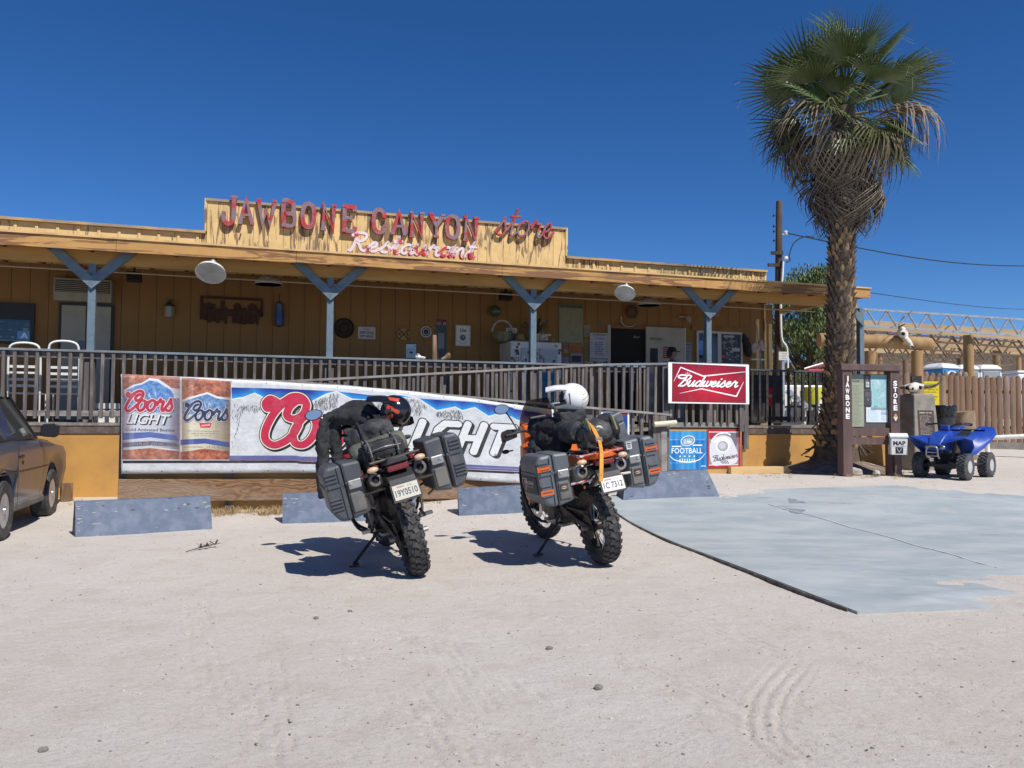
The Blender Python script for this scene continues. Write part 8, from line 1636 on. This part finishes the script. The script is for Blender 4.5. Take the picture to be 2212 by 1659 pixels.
# ------------------------------------------------------------------ picket fence, yard things
m_pick = [M('picket_a', (.235, .14, .085), (.16, .095, .058), .85, sc=7, bs=.3, stretch=(1, 1, .12), world=True), M('picket_b', (.30, .205, .14), (.2, .13, .085), .85, sc=7, bs=.3, stretch=(1, 1, .12), world=True), M('picket_c', (.17, .10, .065), (.235, .15, .1), .85, sc=7, bs=.3, stretch=(1, 1, .12), world=True)]
FY = 23.2; fa = aty(1985, 900, FY); fb = aty(2420, 900, FY - .2)
FN = T('picket_fence', 'tall brown stockade fence of rounded wooden pickets', 'fence', (fa.x, FY, 0)); zt = aty(2150, 813, FY).z; x = 0; k = 0; srcs = []
L_ = fb.x - fa.x; rs = random.Random(12)
for m in m_pick: srcs.append(None)
while x < L_:
    i = rs.choice([0, 0, 1, 2]); g_ = float(gz(fa.x + x, FY)); hh = zt - g_
    if srcs[i] is None: srcs[i] = MB().loft([[(-w_, -.018, z), (-w_ * .5, -.04, z), (w_ * .5, -.04, z), (w_, -.018, z), (w_, .01, z), (-w_, .01, z)] for z, w_ in ((0, .083), (1 - .05, .083), (1 - .015, .06), (1, .03))]).build('picket', m_pick[i], FN, smooth=40); o = srcs[i]
    else: o = dup(srcs[i], FN)
    o.location = (x, -.2 * x / L_, g_ - .05); o.scale = (rs.uniform(.84, .98), 1, hh + .05 + rs.uniform(-.03, .03)); o.rotation_euler = (0, rs.uniform(-.012, .012), 0); x += .172 + rs.uniform(-.008, .008); k += 1
for z in (.4, 1.4): MB().box(-.1, L_, .03, .08, float(gz(fa.x, FY)) + z, float(gz(fa.x, FY)) + z + .09).build('fence_rail', m_pick[2], FN)
# second, farther stretch behind the yellow sign
fa2 = aty(1945, 900, 25.2); F2 = T('picket_fence', 'shorter far stretch of picket fence behind the yellow notice', 'fence', (fa2.x, 25.2, 0)); z2 = aty(1990, 803, 25.2).z
for k in range(11):
    g_ = float(gz(fa2.x, 25.2)); o = dup(srcs[k % 3], F2); o.location = (k * .2, 0, g_); o.scale = (.95, 1, z2 - g_ + rs.uniform(-.03, .03))
c = Cv(100, 140, 3, 'd8c62a'); bk_ = '4a4420'
for i, (t_, w_) in enumerate((('ALCOHOLIC', 66), ('BEVERAGES', 72), ('MUST REMAIN IN', 88), ('FENCED AREA', 76))): c.text(t_, 50, 120 - 15 * i, 8.5, bk_, 0, .02, w_, ax=.5)
for i, (t_, w_) in enumerate((('VIOLATORS ARE', 86), ('SUBJECT TO', 70), ('ARREST', 46))): c.text(t_, 50, 48 - 16 * i, 9, bk_, 0, .02, w_, ax=.5)
a_ = aty(1988, 877, FY - .5); b_ = aty(2028, 824, FY - .5); r = T('yellow_notice', 'yellow notice about alcoholic drinks mounted at the fence end', 'sign', ((a_.x + b_.x) / 2, FY - .5, (a_.z + b_.z) / 2)); w_ = (b_.x - a_.x) / 2; h_ = (b_.z - a_.z) / 2; mb = MB(); board(mb, -w_, w_, -h_, h_, 0, .012); mb.build('panel', [c.material('yellow_notice_print', .45, .06), m_white], r); MB().box(-.05, .05, .014, .1, -a_.z + float(gz(a_.x, FY)) - h_ * 1.0, h_).build('post', m_pick[0], r)
g_ = aty(2036, 915, 18.2); gz_ = float(gz(g_.x, 18.2)); hh = aty(2036, 876, 18.2).z - gz_; r = T('trash_can', 'black bin with a black liner bag beside the picket fence', 'trash can', (g_.x, 18.2, gz_)); MB().lathe([(.21, 0), (.255, hh * .92), (.275, hh * .93), (.275, hh * .99), (.24, hh), (.235, hh * .8), (0, hh * .78)], 24).build('bin', M('bin_black', (.016, .016, .017), (.03, .03, .03), .45, sc=6), r, smooth=40); soft(MB().lathe([(.27, hh * .80), (.29, hh * .9), (.285, hh + .01), (.23, hh + .0)], 24, cap=False).lathe([(.26, hh * .82), (.275, hh * .9), (.27, hh - .0)], 24, cap=False).build('liner_bag', M('liner', (.012, .012, .013), None, .25), r), .02, .012, .06)
g_ = aty(2082, 930, 19.0); gz_ = float(gz(g_.x, 19.0)); hh = aty(2082, 889, 19.0).z - gz_; r = T('tree_stump', 'thick tan sawn tree stump beside the trash can', 'stump', (g_.x, 19.0, gz_)); MB().loft([[(R_ * math.cos(a) * (1 + .06 * math.sin(3 * a)), R_ * math.sin(a), z + .03 * math.cos(a) * (z > .5)) for a in np.linspace(0, 2 * math.pi, 18, False)] for z, R_ in ((-.1, .30), (.2, .265), (hh, .25))]).build('trunk', M('stump_wood', (.33, .235, .15), (.20, .14, .09), .9, sc=5, bs=.5, bsc=16), r, smooth=40)
PYr = 19.6; a_ = aty(2102, 947, PYr); b_ = aty(2420, 934, PYr - .9); r = T('pipe_barrier', 'long white pipe rail low in front of the picket fence', 'pipe', a_); MB().tube([(0, 0, 0), b_ - a_], .055, 12).build('pipe', m_whitepipe, r, smooth=40); 
for t in (.1, .9): q = (b_ - a_) * t; MB().tube([q + Vector((0, 0, -.04)), Vector((q.x, q.y, float(gz(a_.x + q.x, a_.y + q.y)) - a_.z - .1))], .05, 10).build('post', m_whitepipe, r)
kb = MB(); prev = None
for k in range(9): xx = aty(2110 + 38 * k, 940, 21.6 - .1 * k); q = Vector((xx.x, 21.6 - .1 * k, float(gz(xx.x, 21.6)) + .05)); (kb.bar(prev, q, .25, .22) if prev is not None else None); prev = q
tag(kb.build('fence_kerb', M('kerb_concrete', (.27, .25, .22), (.2, .18, .16), .9, sc=5)), 'low concrete kerb at the foot of the picket fence', kind='structure')
# portable toilets and a trailer beyond
m_pbl = M('toilet_blue', (.03, .22, .52), (.04, .25, .55), .45, sc=4); m_pgr = M('toilet_grey', (.30, .33, .36), (.25, .28, .3), .5, sc=4); m_pw = M('toilet_white', (.72, .74, .76), None, .45)
def toilet(px0, px1, pyt, Yd, label, m_body, big):
    a_ = aty(px0, pyt, Yd); b_ = aty(px1, pyt, Yd); wd = (b_.x - a_.x); g_ = float(gz(a_.x, Yd)); r = T('portable_toilet', label, 'portable toilet', ((a_.x + b_.x) / 2, Yd, g_), (0, 0, rad(24) if big else 0), 'portable toilets behind the fence'); H = a_.z - g_; w2 = wd / 2 * (.86 if big else 1)
    MB().box(-w2, w2, -w2 * .95, w2 * .95, .02, H - .20).build('cabin', m_body, r, bevel=.03)
    MB().box(-w2 * .78, w2 * .78, -w2 * .95 - .035, -w2 * .95 - .002, .1, H - .26).build('door', m_pbl if big else m_pgr, r, bevel=.015)
    MB().loft([[(-w2 * f, -w2 * f * .98, z), (w2 * f, -w2 * f * .98, z), (w2 * f, w2 * f * .98, z), (-w2 * f, w2 * f * .98, z)] for f, z in ((1.05, H - .20), (1.05, H - .15), (.8, H - .04), (.45, H))]).build('roof', m_pw, r, smooth=35, bevel=.03)
    MB().box(-w2 * 1.02, -w2 * .84, -w2 * .99, -w2 * .90, .05, H - .3).build('corner_post', m_pw if not big else m_pbl, r); MB().box(w2 * .84, w2 * 1.02, -w2 * .99, -w2 * .90, .05, H - .3).build('corner_post', m_pw if not big else m_pbl, r)
    if big: MB().tube([(w2 * .8 * math.cos(t), -w2 * .97 - .04, H - .56 + .26 * math.sin(t)) for t in np.linspace(0, math.pi, 12)], .035, 6).build('door_arch', m_pw, r)
    else: MB().box(-w2 * .5, w2 * .5, -w2 * .95 - .04, -w2 * .95 - .036, H - .75, H - .5).build('vent', m_dkmetal, r)
    return r
toilet(2003, 2062, 785, 28, 'bright blue portable toilet with a white domed roof', m_pbl, True)
toilet(2062, 2104, 788, 30, 'grey portable toilet between the blue one and the log post', m_pgr, False)
toilet(2106, 2150, 788, 30.5, 'grey portable toilet farthest right', m_pgr, False)
a_ = aty(2166, 805, 34); b_ = aty(2420, 805, 34); g_ = float(gz(a_.x, 34)); r = T('white_trailer', 'long white trailer roof showing above the fence', 'trailer', ((a_.x + b_.x) / 2, 34, g_)); w_ = (b_.x - a_.x) / 2; H = a_.z - g_ + .03; MB().box(-w_, w_, -1, 1, .55, H - .1).build('body', m_pw, r, bevel=.08); MB().box(-w_ - .02, w_ + .02, -1.03, 1.03, H - .098, H).build('roof', m_pw, r, bevel=.03); MB().box(-w_ * .5, w_ * .4, -1.012, -1.002, H - .8, H - .35).build('window', m_glass, r)
for x in (-w_ * .3, w_ * .3): MB().lathe([(.34, -.12), (.34, .12)], 20, (x, -.95, .34), (0, 1, 0)).build('wheel', m_tyre, r)
# ------------------------------------------------------------------ log gate with skull
m_logpost = M('peeled_log', (.36, .22, .095), (.27, .155, .065), .75, sc=4, bs=.3, stretch=(1, 1, .2))
GY = 21.5; a_ = aty(1868, 737, GY); b_ = aty(2014, 744, GY); GTz = float(gz(a_.x, GY)); r = T('log_gate', 'gateway of thick peeled log posts under a log crossbeam', 'gate', (a_.x, GY, GTz)); MB().tube([(-1.2, 0, a_.z - GTz + .02), ((b_.x - a_.x) * .5, 0, (a_.z + b_.z) / 2 - GTz + .02), (b_.x - a_.x - .06, 0, b_.z - GTz), (b_.x - a_.x, 0, b_.z - GTz)], [.185, .18, .17, .12], 14).build('crossbeam', m_logpost, r, smooth=50)
for px in (1880, 1981): q = aty(px, 760, GY); MB().tube([(q.x - a_.x, 0, -.2), (q.x - a_.x, 0, 1.5), (q.x - a_.x, 0, q.z - GTz + .02)], [.165, .15, .14], 14).build('post', m_logpost, r, smooth=50)
q = aty(1945, 712, GY - .15); cow_skull('cow_skull', 'bleached horned skull hanging on the log crossbeam', (q.x - .05, GY - .22, q.z - .22), (rad(50), rad(10), rad(52)), 1.35)
# ------------------------------------------------------------------ shade canopies on steel trusses
m_fasc = M('tan_fascia', (.52, .37, .20), (.42, .29, .155), .7, sc=2.5, stretch=(.2, 1, 1)); m_trs = m_galv; m_trsd = M('truss_brown', (.17, .115, .075), (.11, .08, .055), .7, .2, sc=6)
def truss(parent, A_, B_, h, n, m, r_=.034):
    q = E('truss', parent); A_ = Vector(A_); B_ = Vector(B_); up = Vector((0, 0, h)); MB().bar(A_, B_, .07, .06).build('bottom_chord', m, q); MB().bar(A_ + up, B_ + up, .08, .06).build('top_chord', m, q); wb = None
    mb = MB(); P = []
    for k in range(2 * n + 1): t = k / (2 * n); P.append(A_.lerp(B_, t) + (up if k % 2 else Vector()))
    for a, c_ in zip(P[:-1], P[1:]): mb.tube([a, c_], r_, 6)
    mb.build('web', m, q)
def canopy(label, Yn, pl, pr_, yt_l, yt_r, depth, ntr, hT, m, post_px, grp, npur=2):
    a_ = aty(pl, yt_l, Yn); b_ = aty(pr_, yt_r, Yn + .0); r = T('shade_canopy', label, 'canopy', (a_.x, Yn, float(gz(a_.x, Yn))), (0, 0, 0), grp); z0 = float(gz(a_.x, Yn)); L = b_.x - a_.x; za, zb_ = a_.z - z0, b_.z - z0
    truss(r, (0, 0, za - hT), (L, 0, zb_ - hT), hT, max(3, int(L / .62)), m)
    for k in range(1, ntr):
        y = depth * k / (ntr - 1); truss(r, (.0, y, za - hT - .05), (L, y, zb_ - hT - .05), hT, max(3, int(L / .7)), m_trsd)
    for k in range(npur): y = depth * (k + .6) / max(npur, 2.2); MB().add([(x, y + dy, z + dz) for x, z in ((-.1, za - .04), (L + .1, zb_ - .04)) for dy, dz in ((-.03, -.34), (.03, -.34), (.03, 0), (-.03, 0))], [(0, 1, 2, 3), (7, 6, 5, 4), (0, 4, 5, 1), (1, 5, 6, 2), (2, 6, 7, 3), (3, 7, 4, 0)]).build('purlin', m_fasc, r)
    for px in post_px:
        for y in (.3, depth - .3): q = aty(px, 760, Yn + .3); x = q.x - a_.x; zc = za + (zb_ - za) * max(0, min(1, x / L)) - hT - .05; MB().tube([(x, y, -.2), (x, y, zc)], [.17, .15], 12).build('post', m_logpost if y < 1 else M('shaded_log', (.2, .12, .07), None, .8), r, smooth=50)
    return r
canopy('nearest shade canopy with bright steel truss behind the palm and log gate', 26.0, 1850, 2420, 667, 704, 7.5, 4, .52, m_trs, (2092, 2330), 'shade canopies')
canopy('farther brown shade canopy behind the nearest one', 36.0, 1872, 2420, 716, 722, 9, 3, .55, m_trsd, (2152, 2300), 'shade canopies', 2)
canopy('lowest most distant shade canopy before the hills', 52.0, 1872, 2420, 737, 741, 10, 3, .6, m_trsd, (1900, 2200), 'shade canopies', 1)
# ------------------------------------------------------------------ things behind the end railing
m_cabinet = M('shade_fill_dark', (.02, .018, .018), (.035, .03, .028), .8, sc=5)  # dark box added to stand in for shade on the store's side wall
q0 = onv(1622, 800, 1.2); q1 = onv(1688, 800, 1.2); r = TB('shade_fill_box', 'added dark box standing in for the shaded store side wall behind the end railing', 'cabinet', q0[0], 1.2, DZ); MB().box(0, q1[0] - q0[0], 0, .6, 0, zR - DZ - .03).build('case', m_cabinet, r, bevel=.01); MB().box(.02, (q1[0] - q0[0]) / 2 - .01, -.02, -.002, .04, zR - DZ - .08).build('door', m_cabinet, r); MB().box((q1[0] - q0[0]) / 2 + .01, q1[0] - q0[0] - .02, -.02, -.002, .04, zR - DZ - .08).build('door', m_cabinet, r)
g0 = aty(1668, 880, 16.9); r = T('fire_extinguisher', 'red fire extinguisher with yellow band behind the dark railing', 'fire extinguisher', (g0.x, 16.95, aty(1668, 878, 16.95).z)); hh = aty(1668, 832, 16.95).z - aty(1668, 878, 16.95).z; MB().lathe([(.05, 0), (.068, .01), (.068, hh * .82), (.045, hh * .92), (.02, hh * .95)], 16).build('cylinder', M('ext_red', (.62, .03, .06), None, .35), r, smooth=40); MB().lathe([(.0695, hh * .42), (.0695, hh * .55)], 16, cap=False).build('label_band', M('ext_band', (.6, .45, .15), None, .5), r); MB().box(-.02, .02, -.02, .02, hh * .95, hh * 1.03).bar((0, 0, hh * 1.0), (.09, 0, hh * 1.06), .02, .015).build('valve', m_black, r); MB().box(-.015, .015, .06, .2, -.8, hh).build('bracket', m_dkmetal, r)
g0 = aty(1730, 912, 21); zz = float(gz(g0.x, 21)); r = T('white_tank', 'white metal tank on legs behind the end railing', 'tank', (g0.x, 21, zz)); MB().box(-.62, .62, -.3, .3, .62, 1.62).build('cabinet', M('sunlit_white', (.82, .82, .80), None, .5), r, bevel=.03); MB().box(-.6, .6, -.318, -.302, 1.06, 1.10).build('seam', m_dkmetal, r)
for x in (-.5, .5): MB().box(x - .04, x + .04, -.25, .25, -.05, .62).build('leg', m_dkmetal, r)
for x in (-.42, -.1, .25): MB().tube(cr([(x, -.32, 1.5), (x + .06, -.36, 1.2), (x + .03, -.34, .9), (x + .1, -.33, .7)], 4), .012, 5).build('hose', m_black, r)
g0 = aty(1753, 860, 20.3); r = T('yellow_tub', 'yellow plastic tub standing behind the end railing', 'tub', (g0.x, 20.3, aty(1753, 874, 20.3).z)); MB().lathe([(.16, 0), (.24, .2), (.25, .42), (.22, .41), (.14, .03), (0, .02)], 22).build('tub', M('yellow_plastic', (.62, .58, .04), None, .45), r, smooth=40); MB().box(-.1, .1, -.1, .1, -1.2, -.003).build('stand', m_dkmetal, r)
a_ = aty(1702, 845, 19.8); b_ = aty(1750, 885, 19.8); r = T('loading_ramp', 'grey sloping ladder ramp behind the end railing', 'ladder', a_); 
for dy in (-.15, .15): MB().bar((0, dy, 0), (b_.x - a_.x, dy, b_.z - a_.z), .03, .07).build('side_rail', m_galv, r)
for k in range(6): q = (b_ - a_) * ((k + .5) / 6); MB().box(q.x - .02, q.x + .02, -.14, .14, q.z - .012, q.z + .012).build('rung', m_galv, r)
g0 = aty(1772, 800, 21.5); r = T('red_canopy', 'folded red cover with bright frame poles behind the palm trunk', 'cover', (g0.x, 21.5, aty(1772, 803, 21.5).z)); soft(MB().box(-.38, .30, -.2, .2, -.02, .06).build('cover', M('red_cloth', (.5, .03, .07), None, .7), r), .03, .03); MB().box(-.03, .03, -.03, .03, -1.9, -.021).build('leg', m_dkmetal, r)
for k in range(4): MB().tube([(-.45 + .08 * k, -.1 + .05 * k, .07), (.25, -.1 + .05 * k, .28 - .03 * k)], .025, 7).build('pole', m_galv, r)
# ------------------------------------------------------------------ dry grass, pebbles, twig
mb = MB(); rs = random.Random(8)
m_grass = M('dry_grass', (.42, .30, .15), (.28, .19, .10), .9, sc=9, world=True)
def tuft(x, y, n, s, fl=.6):
    z = gd(x, y)
    for k in range(n):
        a = rs.uniform(0, 6.28); r0 = rs.uniform(0, s * .6); L = s * rs.uniform(.5, 1.3); p0 = Vector((x + r0 * math.cos(a), y + r0 * math.sin(a), z)); d = Vector((math.cos(a + rs.uniform(-1, 1)) * fl, math.sin(a + rs.uniform(-1, 1)) * fl, rs.uniform(.15, .9))); p1 = p0 + d * L * .5; p2 = p1 + Vector((d.x, d.y, d.z - .5)) * L * .5; mb.add([p0, p0 + Vector((.006, .003, 0)), p1 + Vector((.004, .002, 0)), p1, p2], [(0, 1, 2, 3), (3, 2, 4)])
for k in range(46):
    u_ = rs.uniform(1.9, 3.5); q = bw(u_, vL - .12 + rs.uniform(-.25, .15)); tuft(q.x, q.y, 26, .16)
for k in range(26): u_ = rs.uniform(3.6, 7.6); q = bw(u_, vL - .1 + rs.uniform(-.15, .15)); tuft(q.x, q.y, 16, .11)
for k in range(40): q = G(rs.uniform(1800, 1960), rs.uniform(1018, 1036)); tuft(q.x, q.y, 12, .12)
for k in range(16): q = G(rs.uniform(1600, 1800), rs.uniform(1022, 1034)); tuft(q.x, q.y, 9, .10)
for k in range(16): q = G(rs.uniform(135, 260), rs.uniform(1082, 1092)); tuft(q.x, q.y, 9, .07)
tag(mb.build('dry_grass', m_grass), 'tangled dry grass along the foot of the ramp and notice board', 'grass', kind='stuff')
peb = []; bm = bmesh.new(); bmesh.ops.create_icosphere(bm, subdivisions=1, radius=1); BV = [v.co.copy() for v in bm.verts]; BF = [tuple(v.index for v in f.verts) for f in bm.faces]; bm.free()
mb = MB(); rs = random.Random(77)
for k in range(3000):
    y = 3.0 + 13 * rs.random() ** 1.5; x = rs.uniform(-.68, .68) * y; s = rs.choice([.002, .002, .003, .003, .004, .004, .006]) * rs.uniform(.7, 1.3) * (1 + .05 * y)
    if rs.random() < .002: s = rs.uniform(.009, .014)
    z = gd(x, y); mb.k = rs.choice([0, 0, 1, 2]); ca, sa = math.cos(k), math.sin(k); mb.add([(x + (v.x * ca - v.y * sa) * s * 1.3, y + (v.x * sa + v.y * ca) * s, z + v.z * s * .6 + s * .2) for v in BV], BF)
tag(mb.build('pebbles', [M('peb_tan', (.36, .32, .27), None, .9), M('peb_grey', (.20, .18, .16), None, .9), M('peb_pale', (.50, .46, .40), None, .9)], smooth=60), 'small pebbles scattered over the sandy yard', 'pebbles', kind='stuff')
for k, (px, py, s, lb) in enumerate(((1187, 1401, .022, 'dark pebble left of centre in the open sand'), (1293, 1487, .026, 'larger dark stone in the sand right of centre'), (683, 1336, .02, 'dark oval stone below the black motorcycle'), (756, 1322, .016, 'small stone right of the oval stone'), (93, 1623, .02, 'brown stone near the bottom left of the sand'))):
    g_ = G(px, py); r = T('stone', lb, 'stone', (g_.x, g_.y, gd(g_.x, g_.y)), (0, 0, k)); MB().add([(v.x * s * 1.2, v.y * s, v.z * s * .7 + s * .3) for v in BV], BF).build('rock', MATS['peb_grey'], r)
a_ = G(402, 1195); b_ = G(465, 1183); r = T('dry_twig', 'small dark dry twig with dead leaves lying on the sand', 'twig', (a_.x, a_.y, gd(a_.x, a_.y) + .01)); d = b_ - a_; d.z = .02
mb = MB().tube([(0, 0, 0), d * .5 + Vector((0, 0, .01)), d], [.004, .005, .004], 5); rs = random.Random(4)
for k in range(16): p_ = d * rs.uniform(.45, 1.05); mb.bar(p_, p_ + Vector((rs.uniform(-.07, .07), rs.uniform(-.05, .05), rs.uniform(.0, .05))), .02, .003)
mb.build('twig', M('twig_dark', (.06, .045, .032), None, .9), r)

# joint and stains on the slab
def on_slab(px, py):
    d = ray(px, py); lo, hi = 2.0, 40.0
    for _ in range(40):
        t = (lo + hi) / 2; q = d * t; r_ = Vector((q.x, q.y, 0)) - Vector((A_s.x, A_s.y, 0)); u = r_.dot(e1); v = r_.dot(e2)
        if CAM_H + q.z > slab_z(u, v, q.x, q.y): lo = t
        else: hi = t
    q = d * lo; r_ = Vector((q.x, q.y, 0)) - Vector((A_s.x, A_s.y, 0)); return Vector((q.x, q.y, slab_z(r_.dot(e1), r_.dot(e2), q.x, q.y)))
mb = MB(); P = [on_slab(1660 + 45 * k, 1089 + 12.5 * k + 1.5 * math.sin(k * 2)) for k in range(12)]
for a, c_ in zip(P[:-1], P[1:]): mb.bar(a + Vector((0, 0, .004)), c_ + Vector((0, 0, .004)), .022, .004)
tag(mb.build('slab_joint', M('joint_pale', (.56, .57, .56), (.46, .48, .48), .9, sc=9)), 'pale joint line across the concrete slab', kind='structure')
m_stain = M('oil_stain', (.20, .225, .24), (.27, .30, .315), .7, sc=9)
for px, py, ra, rb_ in ((1716, 1103, .12, .07), (1718, 1083, .10, .06)):
    c_ = on_slab(px, py); mb = MB(); n_ = 22; ring = []
    for k in range(n_):
        t = 2 * math.pi * k / n_; w_ = 1 + .3 * math.sin(3 * t + px) + .15 * math.sin(7 * t); ring.append((c_.x + ra * w_ * math.cos(t), c_.y + rb_ * 2 * w_ * math.sin(t) - .2 * ra * math.cos(t)))
    def zz(x, y): r_ = Vector((x - A_s.x, y - A_s.y, 0)); return slab_z(r_.dot(e1), r_.dot(e2), x, y) + .004
    mb.add([(c_.x, c_.y, zz(c_.x, c_.y))] + [(x, y, zz(x, y)) for x, y in ring], [(0, 1 + k, 1 + (k + 1) % n_) for k in range(n_)]); tag(mb.build('slab_stain', m_stain), 'dark stain on the concrete slab', kind='structure')
